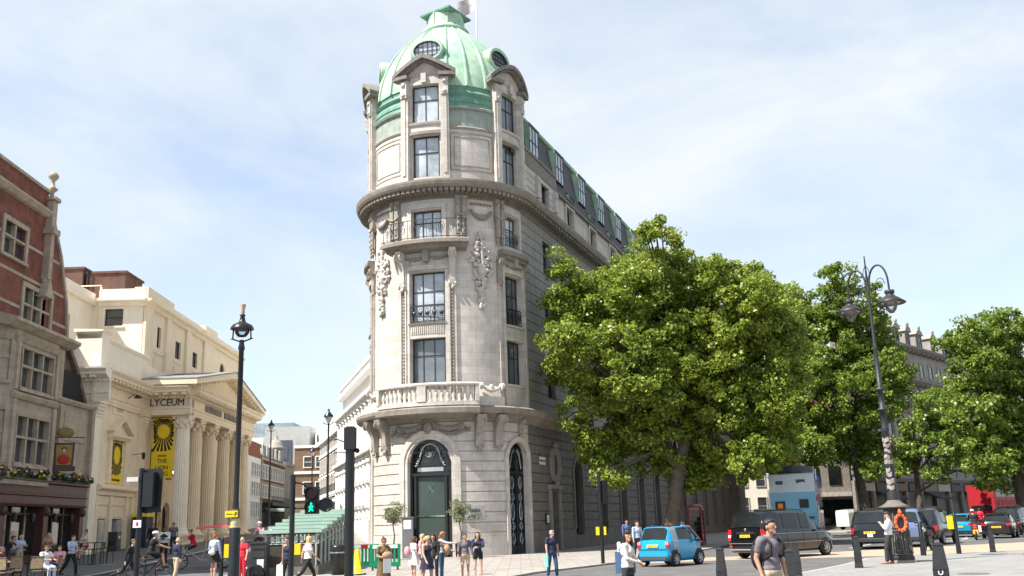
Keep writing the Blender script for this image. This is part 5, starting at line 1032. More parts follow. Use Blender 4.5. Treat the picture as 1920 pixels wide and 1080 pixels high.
# ============================================================ trees
def leaf_mat(name, col, tr=(0.36, 0.48, 0.07)):
    M = bpy.data.materials.new(name); M.use_nodes = True; t = M.node_tree; t.nodes.clear(); n = t.nodes.new; l = t.links.new
    o = n('ShaderNodeOutputMaterial'); g = n('ShaderNodeNewGeometry'); cr = n('ShaderNodeValToRGB'); cr.color_ramp.elements[0].color = (col[0]*.45, col[1]*.55, col[2]*.7, 1); cr.color_ramp.elements[1].color = (col[0]*1.7, col[1]*1.4, col[2]*1.2, 1)
    e = cr.color_ramp.elements.new(.5); e.color = (*col, 1)
    l(g.outputs['Random Per Island'], cr.inputs[0]); b = n('ShaderNodeBsdfPrincipled'); b.inputs['Roughness'].default_value = .42; b.inputs['Specular IOR Level'].default_value = .45
    l(cr.outputs[0], b.inputs['Base Color']); tl = n('ShaderNodeBsdfTranslucent'); mm = n('ShaderNodeMixRGB'); mm.inputs[0].default_value = .6; mm.inputs[2].default_value = (*tr, 1); l(cr.outputs[0], mm.inputs[1]); l(mm.outputs[0], tl.inputs[0])
    x = n('ShaderNodeMixShader'); x.inputs[0].default_value = .34; l(b.outputs[0], x.inputs[1]); l(tl.outputs[0], x.inputs[2]); l(x.outputs[0], o.inputs[0]); return M
LEAF = leaf_mat('plane_tree_leaf', (0.20, 0.265, 0.035)); LEAF2 = leaf_mat('plane_tree_leaf_deeper', (0.145, 0.22, 0.032)); OLEAF = leaf_mat('olive_leaf', (0.24, 0.28, 0.15), (.3, .35, .15))
BARK = mat('plane_tree_bark', (0.085, 0.068, 0.052), .9, .5, 3.0, bump=.6, bscale=18, stain=.5, staincol=(.16, .135, .105))
def leaves(name, centres, rads, nper, size, m, parent, seed=1, up=.35, narrow=.8):
    rs = np.random.RandomState(seed); C_ = np.repeat(np.array(centres), nper, axis=0); Rr = np.repeat(np.array(rads), nper); n = len(C_)
    d = rs.normal(size=(n, 3)); d /= np.linalg.norm(d, axis=1)[:, None]; rr = rs.rand(n)**.45
    pos = C_+d*(Rr*rr)[:, None]*np.array([1, 1, .72])
    nrm = rs.normal(size=(n, 3))+d*.5; nrm[:, 2] += up*2; nrm /= np.linalg.norm(nrm, axis=1)[:, None]
    a = np.cross(nrm, rs.normal(size=(n, 3))); a /= np.linalg.norm(a, axis=1)[:, None]; b = np.cross(nrm, a); s = size*(.6+.8*rs.rand(n))[:, None]
    a *= s; b *= s*narrow; fold = nrm*s*.22
    P = np.stack([pos-a*.55, pos-a*.1+b*.5+fold, pos+a*.25+b*.32+fold*.8, pos+a*.6-fold*.3, pos+a*.25-b*.32+fold*.8, pos-a*.1-b*.5+fold], axis=1).reshape(-1, 3)
    me = bpy.data.meshes.new(name); me.vertices.add(n*6); me.vertices.foreach_set('co', P.ravel().astype(np.float32)); me.loops.add(n*6); me.polygons.add(n)
    me.loops.foreach_set('vertex_index', np.arange(n*6, dtype=np.int32)); me.polygons.foreach_set('loop_start', np.arange(0, n*6, 6, dtype=np.int32)); me.polygons.foreach_set('loop_total', np.full(n, 6, dtype=np.int32))
    me.materials.append(m); me.update(calc_edges=True); me.validate(); o = bpy.data.objects.new(name, me); COL.objects.link(o); adopt(o, parent); return o
def tree(label, base, top, r0, lobes, Y, nper, size, m, seed, spread=3.0, dens=1.0, group='plane trees along the street'):
    t = thing('plane_tree', label, 'tree', (base[0], base[1], 0), group); rnd = random.Random(seed); cen = []; rad_ = []
    L_ = []
    for px, py, rp in lobes:
        x, y, z = at(px, py, Y); r = rp*Y/1873*1.13; L_.append((Vector((x, Y+rnd.uniform(-1, 1)*max(0, spread-r*.3), z)), r))
    for c, r in L_:
        k = max(5, int(dens*11*r*r)); 
        for i in range(k):
            v = Vector((rnd.gauss(0, 1), rnd.gauss(0, 1), rnd.gauss(0, 1))).normalized()
            if v.y > .55 and rnd.random() < .6: v.y = -v.y
            q = r*(.5+.54*rnd.random())*(1+.25*noise.noise(c*.3+v*2.1)); p = c+Vector((v.x*q, v.y*q*1.1, v.z*q*.92))
            if p.z < 2.6: continue
            cen.append(tuple(p)); rad_.append(.36+.46*rnd.random())
    leaves('crown', cen, rad_, nper, size, m, t, seed)
    mb = MB(); B = Vector((base[0], base[1], -.05)); Tt = Vector(top); k = 9; pts = []; rr = []
    for i in range(k): q = i/(k-1); pts.append(B.lerp(Tt, q)+Vector((.22*sin(q*5+seed), .15*sin(q*4), 0))*q); rr.append(r0*(1.35 if i == 0 else 1.05-.5*q))
    mb.tube(pts, rr, 12); mb.build('trunk', BARK, t)
    mb = MB()
    for c, r in L_:
        s_ = pts[min(k-1, 4+rnd.randrange(5))]; mid = s_.lerp(c, .5)+Vector((0, 0, .12*(c-s_).length)); mb.tube([s_, mid, c], [r0*.33, r0*.2, .05], 6)
        for j in range(4):
            v = Vector((rnd.gauss(0, 1), rnd.gauss(0, 1), rnd.gauss(0, 1)+.5)).normalized(); mb.tube([mid.lerp(c, rnd.random()), c+v*r*.5, c+v*r*.95], [.07, .045, .02], 4)
    mb.build('branches', BARK, t); return t
T1 = [(1420, 585, 56), (1442, 560, 36), (1395, 550, 50), (1468, 640, 50), (1130, 545, 50), (1180, 560, 56), (1330, 540, 40), (1300, 885, 42), (1395, 868, 46), (1430, 860, 30), (1235, 865, 26), (1350, 700, 90), (1250, 600, 70), (1464, 625, 32), (1078, 560, 58), (1072, 655, 56), (1100, 755, 52), (1125, 840, 48), (1150, 890, 26), (1150, 620, 78), (1215, 525, 72), (1222, 468, 36), (1295, 560, 80), (1300, 660, 110), (1200, 700, 100), (1385, 600, 80), (1400, 540, 34), (1430, 690, 80), (1375, 780, 95), (1265, 800, 85), (1440, 830, 55), (1040, 690, 22), (1046, 505, 24), (1340, 870, 42), (1270, 490, 26), (1445, 590, 35), (1180, 790, 60), (1450, 760, 50)]
tree('large leafy plane tree in front of the hotel wing with a leaning trunk', (8.55, 58), (10.5, 57.5, 9.0), .46, T1, 57.5, 118, .172, LEAF, 3, 3.0)
T2 = [(1500, 585, 44), (1478, 600, 36), (1515, 620, 52), (1510, 680, 55), (1652, 650, 44), (1665, 700, 34), (1625, 878, 26), (1640, 845, 34), (1560, 850, 34), (1482, 620, 38), (1472, 700, 45), (1550, 540, 36), (1520, 610, 46), (1592, 580, 55), (1560, 660, 70), (1622, 640, 55), (1640, 720, 50), (1580, 750, 80), (1500, 700, 60), (1500, 790, 66), (1600, 825, 52), (1520, 832, 42), (1655, 770, 30), (1440, 850, 40)]
tree('second plane tree rising behind the tour bus', (26.6, 76), (25.6, 76, 9.0), .42, T2, 76, 85, .21, LEAF2, 5, 3.5, dens=.8)
T3 = [(1705, 780, 42), (1750, 775, 42), (1680, 845, 46), (1740, 850, 56), (1792, 830, 46), (1660, 890, 26), (1830, 880, 36)]
tree('smaller plane tree in front of the dark shops', (38.0, 95), (38.5, 95, 7.0), .35, T3, 95, 60, .27, LEAF2, 7, 3.5, dens=.6)
T4 = [(1795, 650, 36), (1885, 618, 34), (1820, 640, 48), (1890, 680, 62), (1798, 690, 38), (1840, 750, 75), (1910, 770, 80), (1790, 795, 46), (1880, 850, 66), (1965, 700, 90), (1820, 865, 40), (1960, 860, 70)]
tree('tall plane tree at the right edge of the street', (36.5, 72), (36.2, 72, 8.5), .5, T4, 72, 85, .21, LEAF2, 9, 3.5, dens=.85)
T5 = [(1500, 880, 34), (1560, 870, 34), (1610, 890, 26), (1380, 890, 34)]
# potted olive trees
def olive(label, px, Y, seed, hw):
    x = gx(px, Y); z = .124; t = thing('potted_olive_tree', label, 'potted tree', (x, Y, z), 'olive trees flanking the hotel door')
    mb = MB(XF(x, Y, z)); mb.grid([[(sx*w_, sy*w_, zz) for sx, sy in ((-1, -1), (1, -1), (1, 1), (-1, 1))] for w_, zz in ((.24, 0), (.28, .75), (.24, .75), (.24, .68))], close_u=True, caps=True); mb.build('planter', BLK, t)
    mb = MB(XF(x, Y, z)); mb.tube([(0, 0, .6), (.04, .02, 1.2), (-.05, 0, 1.8), (.02, 0, 2.3)], [.05, .035, .03, .02], 6)
    rnd = random.Random(seed); cen = []; rd = []
    for i in range(34):
        v = Vector((rnd.gauss(0, 1), rnd.gauss(0, 1), rnd.gauss(0, .9))).normalized()*(.55*rnd.random()**.4); c = (v.x*hw*1.15, v.y, 2.35+v.z*1.1); mb.tube([(0, 0, 1.75), (c[0]*.4, c[1]*.4, 2.1), c], .01, 4); cen.append((x+c[0], Y+c[1], z+c[2])); rd.append(.22)
    if seed == 2: cen += [(x+.75, Y, z+2.0), (x+.9, Y-.05, z+1.98), (x+.55, Y, z+2.0)]; rd += [.16]*3
    mb.build('stem', BARK, t); leaves('foliage', cen, rd, 42, .10, OLEAF, t, seed, narrow=.35); return t
olive('potted olive tree in a black planter left of the hotel door', 738, 53.0, 1, 1.0)
olive('potted olive tree in a black planter right of the hotel door with a side branch', 863, 52.6, 2, .95)
IP, HPV = .03, .06    # island and hotel pavement heights
# ============================================================ vehicles
def place(t, x, y, az, z=None): t.location = (x, y, GZ(x, y) if z is None else z); t.rotation_euler = (0, 0, -rad(az)); return t
def paint(name, col, rough=.22): return mat('paint_'+name, col, rough, .03, 1, spec=.5, coat=.5)
CG = glass('car_glass', (.012, .015, .016), ior=1.5, rough=.03, var=.6)
def wheel(t, x, y, r, w=.2, right=1):
    mb = MB(); 
    def circ(rr, xx, n=20): return [(xx, y+rr*cos(2*pi*i/n), r+rr*sin(2*pi*i/n)) for i in range(n)]
    x0, x1 = (x-w/2, x+w/2); mb.smooth = True; mb.grid([circ(r*.62, x0), circ(r*.97, x0), circ(r, x0+.03), circ(r, x1-.03), circ(r*.97, x1), circ(r*.62, x1)], close_u=True, caps=False); mb.face(circ(r*.62, (x0+x1)/2)); o = mb.build('wheel', RUB, t)
    mb = MB(); xs = x1 if right > 0 else x0; sg = 1 if right > 0 else -1; mb.grid([circ(r*.64, xs+sg*.004), circ(r*.56, xs-sg*.012), circ(r*.54, xs-sg*.05)], close_u=True)
    for k in range(7):
        a = 2*pi*k/7; p = []
        for rr, da in ((r*.12, .5), (r*.56, .13), (r*.56, -.13), (r*.12, -.5)): p.append((xs+sg*.002, y+rr*cos(a+da), r+rr*sin(a+da)))
        mb.face(p)
    mb.face(circ(r*.16, xs+sg*.006, 10)); mb.build('rim', ALLOY, o)
def car(name, label, cat, st, pm, wheels, r, wins, hw, lamps, plate=None, trim=None, group=None, extra=None):
    """st: stations (y, zb, belt, top, w, wt) rear to front"""
    t = thing(name, label, cat, (0, 0, 0), group); rings = []
    for (y, zb, belt, top, w, wt) in st:
        h = top-belt; R_ = [(w*.80, zb), (w*.97, zb+.07), (w, zb+(belt-zb)*.35), (w*1.0, zb+(belt-zb)*.7), (w*.97, belt-.02), (w*.955, belt+.005), (wt+(w*.955-wt)*.3, belt+h*.72), (wt*.985, belt+h*.93), (wt*.8, top), (0, top+.015 if h > .1 else top+.02)]
        rings.append([(x, y, z) for x, z in R_]+[(-x, y, z) for x, z in R_[-2::-1]])
    mb = MB(); mb.smooth = True; mb.grid(rings, close_u=True); mb.smooth = False; mb.face(rings[0]); mb.face(rings[-1][::-1]); b = mb.build('body', pm, t, weld=False)
    NR = len(rings[0])
    def patch(nm, m, corners, off=.012, ins=.0, parent=None):
        mb = MB(); P = [Vector(c) for c in corners]; c = sum(P, Vector())/len(P); n = (P[1]-P[0]).cross(P[2]-P[0]).normalized(); ctr = Vector((0, c.y*.6, .8))
        if n.dot(c-ctr) < 0: n = -n
        mb.face([tuple(p+(c-p)*ins+n*off) for p in P]); return mb.build(nm, m, parent or t)
    def pt(i, j, fi=0.0): a = Vector(rings[i][j % NR]); return a.lerp(Vector(rings[min(i+1, len(rings)-1)][j % NR]), fi) if fi else a
    for i0, i1 in wins['side']:
        for s_ in (0, 1):
            J = (5, 7) if s_ == 0 else (NR-5, NR-7)
            sg = 1 if s_ == 0 else -1; mb = MB(); rows = []; ys = []
            for i in range(i0, i1+1):
                f0 = .10 if i == i0 else (.90 if i == i1 else None); A_, B_ = (rings[i0], rings[i0+1]) if i == i0 else ((rings[i1-1], rings[i1]) if i == i1 else (rings[i], rings[i]))
                f_ = f0 if f0 is not None else 0; lo = Vector(A_[J[0]]).lerp(Vector(B_[J[0]]), f_); hi = Vector(A_[J[1]]).lerp(Vector(B_[J[1]]), f_); md = Vector(A_[(J[0]+J[1])//2]).lerp(Vector(B_[(J[0]+J[1])//2]), f_)
                rows.append([tuple(p+Vector((sg*.012, 0, .004))) for p in (lo.lerp(md, .10), md, md.lerp(hi, .7))])
            mb.grid(rows); mb.build('side_window', CG, t)
    for nm, i0 in (('rear_window', wins.get('rear')), ('windscreen', wins.get('front'))):
        if i0 is None: continue
        mb = MB(); rows = []
        a0, a1 = (i0, i0+1)
        for f in (.08, .92):
            row = []
            for j in range(5, NR-4): p = Vector(rings[a0][j]).lerp(Vector(rings[a1][j]), f); 
            js = [6, 7, 8, 9, NR-8, NR-7, NR-6] if 0 else list(range(6, NR-5))
            for j in js: p = Vector(rings[a0][j]).lerp(Vector(rings[a1][j]), f); p.x *= .93; p.z += .012; p.y += -.03 if nm == 'rear_window' else .03; row.append(tuple(p))
            rows.append(row)
        mb.grid(rows); mb.build(nm, CG, t)
    L0, L1 = st[0][0], st[-1][0]
    for y in wheels:
        for s_ in (-1, 1):
            mb = MB(); rr = r+.075; n = 18; x0, x1 = sorted((s_*hw*.80, s_*(hw+.006))); mb.prism([(y+rr*cos(pi*i/n), r+rr*sin(pi*i/n)) for i in range(n+1)]+[(y-rr, st[1][1]), (y+rr, st[1][1])], x0, x1, ax=0); mb.build('wheel_arch', BLK, t)
            wheel(t, s_*(hw-.07), y, r, .19, s_)
    for nm, m, (x0, x1, y0, y1, z0, z1) in lamps:
        for s_ in (-1, 1):
            mb = MB(); a, b_ = sorted((s_*x0, s_*x1)); mb.box(a, b_, y0, y1, z0, z1); mb.build(nm, m, t)
    if plate:
        y, z, pmx = plate; mb = MB(); mb.box(-.26, .26, y-.012, y, z-.055, z+.055); pl = mb.build('number_plate', pmx, t)
        mb = MB()
        for i in range(7):
            if i == 4: continue
            mb.box(-.2+.062*i, -.165+.062*i, y-.016, y-.012, z-.033, z+.033)
        mb.build('plate_marking', mat('faint_plate_ink', (.2, .14, .02), .6), pl)
    for s_ in (-1, 1):
        if wins.get('mirror'): y, z = wins['mirror']; mb = MB(); mb.ball((s_*(hw+.1), y, z), (.1, .06, .075), 8, 5); mb.tube([(s_*(hw-.05), y, z-.04), (s_*(hw+.05), y, z)], .02, 4); mb.build('wing_mirror', trim or BLK, t)
    if extra: extra(t, patch, pt, rings)
    return t
GREYM = paint('metallic_grey', (.28, .28, .29), .35)
# small blue city car
def smart_extra(t, patch, pt, rings):
    NR = len(rings[0])
    for a, b in ((1, 9), (NR-1, NR-9)):     # silver safety cell
        step = 1 if b > a else -1
        mb = MB(); rows = [[tuple(Vector(rings[i][j])*1.0+Vector((.008*(1 if a == 1 else -1), 0, .008))) for j in range(a, b+step, step)] for i in (2, 3)]; mb.grid(rows); mb.build('grey_side_cell', GREYM, t)
    mb = MB(); mb.box(-.6, .6, -1.29, -1.18, .28, .40); mb.build('lower_bumper', mat('dark_grey_plastic', (.06, .06, .065), .6), t)
    mb = MB(); mb.box(-.66, .66, -1.275, -1.26, .66, .675); mb.build('shut_line', BLK, t)
    mb = MB(); mb.tube([(.79, .95, 1.0), (.73, .35, 1.5), (.7, -.2, 1.555)], .035, 5); mb.tube([(-.79, .95, 1.0), (-.73, .35, 1.5), (-.7, -.2, 1.555)], .035, 5); mb.build('silver_pillar', GREYM, t)
    mb = MB(); mb.box(-.55, .55, -.9, .1, 1.565, 1.58); mb.build('black_roof_panel', paint('gloss_black', (.01, .01, .011)), t)
    mb = MB(); mb.box(.785, .80, .35, .47, .98, 1.0); mb.build('door_handle', BLK, t)
S = [(-1.25, .25, .62, .66, .62, .5), (-1.2, .22, .98, 1.0, .72, .6), (-.95, .2, .99, 1.52, .77, .58), (-.6, .2, .98, 1.56, .78, .6), (.1, .2, .97, 1.57, .78, .62), (.5, .2, .95, 1.42, .78, .62), (.98, .22, .92, .95, .76, .64), (1.2, .25, .72, .78, .68, .5), (1.27, .3, .5, .52, .5, .4)]
smart = car('compact_car', 'small bright blue two-seat car with grey side panels by the kerb', 'car', S, paint('bright_blue', (.0, .27, .50)), (-.85, .88), .29, {'side': [(3, 5)], 'rear': 1, 'front': 5, 'mirror': (.6, 1.0)}, .78,
    [('tail_lamp', mat('pink_lamp_lens', (.6, .25, .27), .2), (.58, .73, -1.25, -1.12, .84, .95)), ('brake_lamp', REDL, (.58, .73, -1.26, -1.13, .72, .82)), ('front_wing', paint('bright_blue', (.0, .27, .5)), (.6, .77, .7, 1.0, .6, .85))], (-1.275, .80, YELP), extra=smart_extra)
place(smart, gx(1254, 38.0), 38.0, 42); smart.scale = (.94, .94, .93)
# black people carrier
V = [(-2.4, .32, .9, .95, .78, .7), (-2.34, .25, 1.12, 1.2, .92, .82), (-2.18, .24, 1.14, 1.84, .95, .76), (-1.2, .24, 1.13, 1.9, .955, .77), (0, .24, 1.12, 1.9, .955, .77), (.75, .24, 1.1, 1.84, .955, .75), (1.55, .24, 1.06, 1.12, .95, .78), (2.15, .26, .9, .96, .9, .7), (2.4, .3, .62, .66, .76, .6)]
def van_extra(t, patch, pt, rings):
    mb = MB(); mb.box(-.45, .45, -2.45, -2.40, 1.02, 1.08); mb.build('chrome_tailgate_strip', CHROME, t)
    mb = MB(); mb.box(-.82, .82, -2.47, -2.36, .36, .41); mb.box(-.85, .85, -2.46, -2.37, .62, .635); mb.build('bumper_trim', mat('grey_trim', (.25, .25, .26), .4), t)
    mb = MB(); [mb.box(*sorted((s_*.958, s_*.968)), -2.0, 1.9, z, z+.012) for s_ in (-1, 1) for z in (.62, .98)]; mb.build('side_moulding', CHROME, t)
    mb = MB(); mb.ball((0, -2.42, 1.17), (.06, .02, .06), 10, 6); mb.build('tailgate_emblem', CHROME, t)
    mb = MB(); [mb.tube([(s_*.7, -2.0, 1.9), (s_*.72, -.5, 1.96), (s_*.7, .6, 1.9)], .02, 5) for s_ in (-1, 1)]; mb.build('roof_rail', BLK, t)
    mb = MB(); [mb.box(*sorted((s_*.957, s_*.962)), y, y+.012, .4, 1.1) for s_ in (-1, 1) for y in (-.95, .15, 1.1)]; mb.build('door_seam', BLK, t)
van = car('people_carrier', 'large glossy black people carrier on the buff crossing behind the bollards', 'van', V, paint('black', (.006, .006, .008), .1), (-1.5, 1.65), .34, {'side': [(2, 3), (3, 4), (4, 5)], 'rear': 1, 'front': 5, 'mirror': (1.15, 1.15)}, .955,
    [('tail_lamp', REDL, (.76, .93, -2.38, -2.25, .72, 1.18)), ('reversing_lamp', WHT, (.78, .935, -2.385, -2.3, .86, .96)), ('reflector', REDL, (.7, .86, -2.44, -2.36, .47, .52)), ('headlamp', ALLOY, (.6, .85, 2.1, 2.3, .62, .8))], (-2.45, .92, YELP), extra=van_extra)
place(van, gx(1464, 42.6), 42.6, 52)
# black cabs
X_ = [(-2.28, .35, .85, .9, .74, .6), (-2.2, .3, 1.05, 1.15, .84, .72), (-1.95, .3, 1.08, 1.72, .88, .66), (-1.2, .3, 1.06, 1.83, .89, .7), (-.2, .3, 1.05, 1.84, .89, .7), (.55, .3, 1.04, 1.72, .88, .68), (1.05, .3, 1.02, 1.06, .85, .66), (1.9, .3, .95, 1.0, .8, .58), (2.25, .34, .7, .75, .66, .5)]
def cab_extra(t, patch, pt, rings):
    mb = MB(); mb.box(-.75, .75, -2.38, -2.2, .36, .50); mb.build('rear_bumper', mat('dark_bumper', (.03, .03, .032), .5), t)
    mb = MB(); mb.box(-.3, .3, .3, .5, 1.79, 1.93); mb.build('roof_sign', mat('amber_roof_sign', (.04, .025, .01), .4), t)
    mb = MB(); mb.box(-.76, .76, -2.385, -2.37, .50, .515); mb.build('bumper_chrome', CHROME, t)
cabl = [('tail_lamp', REDL, (.68, .84, -2.27, -2.15, .72, .98)), ('headlamp', ALLOY, (.45, .7, 2.05, 2.28, .6, .8))]
cab = car('taxi', 'black taxi seen from behind beside the man in the white shirt', 'taxi', X_, paint('cab_black', (.007, .008, .012), .15), (-1.4, 1.42), .33, {'side': [(2, 3), (3, 4), (4, 5)], 'rear': 1, 'front': 5, 'mirror': (.9, 1.1)}, .885, cabl, (-2.31, .78, YELP), extra=cab_extra, group='taxis queuing on the road')
mb = MB(); mb.box(-.1, .14, -2.33, -2.32, .58, .72); mb.build('licence_plate', WHT, cab)
cab2 = copy_tree(cab); cab2['label'] = 'slate blue taxi half hidden behind the ornate lamp pedestal'
for c in cab2.children:
    if c.name.startswith('body'): c.data = c.data.copy(); c.data.materials[0] = paint('slate_blue', (.10, .14, .24), .2)
cab3 = copy_tree(cab); cab3['label'] = 'black taxi with round red tail lamp just right of the lamp pedestal'
cab4 = copy_tree(cab); cab4['label'] = 'black taxi at the right edge of the photo behind the black hatchback'
cab5 = copy_tree(cab); cab5['label'] = 'dark car parked in deep shade left of the red telephone box'
place(cab, gx(1634, 50), 50, 24); place(cab2, gx(1700, 51.5), 51.5, 27); place(cab3, gx(1742, 53), 53, 36); place(cab4, gx(1898, 67), 67, 40)
for c in list(cab5.children):
    for g in list(c.children): bpy.data.objects.remove(g)
    bpy.data.objects.remove(c)
bpy.data.objects.remove(cab5)
# hatchbacks
H = [(-1.95, .32, .7, .74, .68, .5), (-1.9, .25, .88, .95, .8, .64), (-1.5, .22, .92, 1.36, .85, .56), (-.8, .22, .91, 1.46, .86, .6), (0, .22, .9, 1.47, .86, .6), (.45, .22, .9, 1.36, .86, .6), (1.05, .22, .88, .93, .84, .66), (1.75, .25, .74, .8, .8, .6), (1.98, .3, .55, .58, .64, .5)]
hl = [('tail_lamp', REDL, (.55, .8, -1.95, -1.84, .74, .88)), ('headlamp', ALLOY, (.5, .78, 1.72, 1.9, .6, .72))]
def hx(t, patch, pt, rings): mb = MB(); mb.box(-.72, .72, -2.0, -1.9, .3, .42); mb.build('lower_bumper', BLK, t); mb = MB(); mb.box(-.5, .5, -1.62, -1.45, 1.36, 1.4); mb.build('spoiler', BLK, t)
hb = car('hatchback', 'black hatchback with bright tail lamps waiting on the right', 'car', H, paint('midnight_black', (.012, .009, .012), .15), (-1.25, 1.25), .31, {'side': [(2, 3), (3, 4), (4, 5)], 'rear': 1, 'front': 5, 'mirror': (.75, .98)}, .86, hl, (-1.97, .66, YELP), extra=hx, group='hatchbacks in the traffic')
hb2 = copy_tree(hb); hb2['label'] = 'blue hatchback between the lamp pedestal and the scooter rider'
for c in hb2.children:
    if c.name.startswith('body'): c.data = c.data.copy(); c.data.materials[0] = paint('teal_blue', (.0, .22, .36), .2)
hb3 = copy_tree(hb); hb3['label'] = 'grey blue hatchback directly ahead of the bright blue one'
for c in hb3.children:
    if c.name.startswith('body'): c.data = c.data.copy(); c.data.materials[0] = paint('steel_blue', (.14, .2, .24), .2)
place(hb, gx(1870, 61), 61, 31); place(hb2, gx(1797, 66), 66, 27); place(hb3, gx(1803, 74), 74, 28)
# vans
def white_van(label, x, y, az):
    t = thing('white_van', label, 'van', (0, 0, 0), 'white vans in the distance'); mb = MB(); 
    rows = [[(s_*w_, y_, z) for s_, z in ((-1, .35), (-1, zt-.3), (-.9, zt), (.9, zt), (1, zt-.3), (1, .35))] for y_, w_, zt in ((-2.4, .92, 2.1), (-1, .95, 2.2), (.9, .95, 2.15), (1.7, .92, 1.25), (2.5, .85, 1.0))]
    mb.grid(rows, close_u=True, caps=True); mb.build('body', paint('van_white', (.62, .62, .6)), t)
    mb = MB(); mb.face([(-.8, .98, 2.05), (.8, .98, 2.05), (.85, 1.68, 1.32), (-.85, 1.68, 1.32)]); mb.build('windscreen', CG, t)
    for s_ in (-1, 1):
        mb = MB(); mb.face([(s_*.965, .2, 1.2), (s_*.965, 1.3, 1.2), (s_*.95, .9, 1.8), (s_*.95, .2, 1.8)]); mb.build('side_window', CG, t)
        for yy in (-1.5, 1.6): wheel(t, s_*.86, yy, .33, .2, s_)
    return place(t, x, y, az)
white_van('white van far up the side street past the theatre', gx(496, 108), 108, 178); white_van('white van on the road just right of the tour bus', gx(1607, 112), 112, 60)
# ------------------------------------------------------------ buses
bus = thing('tour_bus', 'open-top tour bus with pale blue and white rear under the trees', 'bus')
BL = paint('pale_blue', (.09, .29, .42), .35); BW_ = paint('bus_white', (.42, .46, .48), .35); BN = paint('navy_blue', (.012, .035, .16), .3)
mb = MB(); mb.box(-1.25, 1.25, 0.02, 10, .35, 3.0); mb.build('body', BN, bus)
mb = MB(); mb.smooth = False; pr = [(.35, 0), (.35, -.08), (1.8, -.12), (3.0, -.08), (3.05, 0)]
mb.grid([[(x, d*(1 if abs(x) < 1.1 else .4), z) for x in (-1.27, -1.1, 0, 1.1, 1.27)] for z, d in pr[1:-1]]); mb.box(-1.27, 1.27, 0, .35, .35, 2.99); mb.build('rear_panel', BL, bus)
mb = MB(); mb.grid([[(x, d*(1 if abs(x) < 1.1 else .4), z) for x in (-1.27, -1.1, 0, 1.1, 1.27)] for z, d in ((2.99, -.08), (4.0, .06), (4.06, .2))]); mb.box(-1.27, 1.27, .02, .3, 3.0, 4.0); mb.build('upper_rear_panel', BW_, bus)
mb = MB(); mb.box(-1.255, -1.2, .3, 10, 3.0, 3.75); mb.box(1.2, 1.255, .3, 10, 3.0, 3.75); mb.box(-1.2, 1.2, 9.9, 10, 3.0, 4.2); mb.build('upper_side', BN, bus)
mb = MB(); mb.box(-1.0, -.45, -.15, -.11, 1.98, 2.5); mb.box(.35, .85, -.15, -.11, 2.1, 2.58); mb.build('rear_display', BLK, bus); mb = MB(); mb.box(-.86, -.58, -.16, -.15, 2.1, 2.38); mb.build('orange_emblem', mat('orange_display', (.7, .2, .02), .5), bus)
text_on(Flat(1.25, -.02, -90), 'TOURS', 1.25, 3.55, .02, .3, mat('navy_letter', (.03, .06, .1), .5), bus) if 0 else None
mb = MB(); mb.box(.25, .75, -.02, .0, 3.5, 3.7); mb.box(-.9, -.5, -.02, 0, 3.45, 3.65); mb.build('dark_logo', mat('dark_logo_blue', (.03, .05, .1), .5), bus)
mb = MB(); mb.box(-1.0, 1.0, -.13, -.1, 1.35, 1.36); mb.box(.5, 1.1, -.14, -.12, 1.5, 1.6); mb.build('vent', BLK, bus)
mb = MB(); rows = [[(x, y_, z+.14*(1-(x/1.2)**2)) for x in (-1.22, -.6, 0, .6, 1.22)] for y_, z in ((.5, 4.0), (1.2, 4.45), (4.0, 4.55), (4.6, 4.5))]; mb.grid(rows); mb.grid([[(x, y, z-.05) for x, y, z in r] for r in rows]); mb.build('canopy_roof', mat('dark_canopy', (.05, .055, .06), .5), bus)
mb = MB(); [mb.tube([(s_*1.2, y_, 3.7), (s_*1.2, y_+.25, 4.45)], .05, 5) for s_ in (-1, 1) for y_ in (1.0, 4.1)]; mb.build('canopy_post', WHT, bus)
mb = MB(); mb.box(1.256, 1.27, 1.2, 9.2, 1.25, 2.2); mb.build('side_window', CG, bus)
mb = MB(); mb.box(1.272, 1.28, .9, 3.2, 2.5, 2.8); mb.box(1.257, 1.275, 4.2, 6.5, 2.6, 2.95); mb.build('red_side_lettering', mat('red_letter_paint', (.35, .03, .05), .5), bus)
mb = MB(); mb.box(1.257, 1.275, 1.1, 2.6, 3.1, 3.45); mb.box(1.257, 1.275, 5, 8, 3.1, 3.3); mb.build('pale_side_lettering', mat('pale_letter_paint', (.4, .35, .4), .5), bus)
for yy in (2.2, 7.6):
    for s_ in (-1, 1): wheel(bus, s_*1.12, yy, .5, .28, s_)
for k in range(4):
    mb = MB(); mb.box(-1.0, 1.0, 5.0+k, 5.12+k, 3.05, 3.9); mb.build('seat_row', mat('bus_seat', (.04, .05, .15), .7), bus)
place(bus, gx(1490, 57.3), 57.3, 19)
rbs = thing('red_bus', 'red double decker bus in deep shade on the far right', 'bus'); RB = mat('bus_red', (.34, .01, .018), .5, .1, 2)
mb = MB(); mb.box(-1.25, 1.25, 0, 10.5, .35, 4.1); mb.build('body', RB, rbs); mb = MB(); mb.box(-.5, .3, -.02, 0, 3.85, 4.0); mb.build('route_board', WHT, rbs); mb = MB(); mb.box(-1.0, 1.0, -.02, 0, 1.6, 2.1); mb.box(1.25, 1.27, .6, 10, 2.9, 3.7); mb.build('window_band', GLD, rbs)
mb = MB(); rnd = random.Random(2)
for i in range(5): mb.lathe((1.27, 1.2+1.2*i, 2.3), [(.3, 0), (.3, .02)], 10) if 0 else mb.tube([(1.275, 1.2+1.2*i+.35*cos(q), 2.35+.3*sin(q)) for q in [p*.7 for p in range(10)]], .03, 4)
mb.build('side_advert_pattern', mat('pale_pink_paint', (.4, .12, .12), .5), rbs); place(rbs, gx(1842, 100), 100, 45)
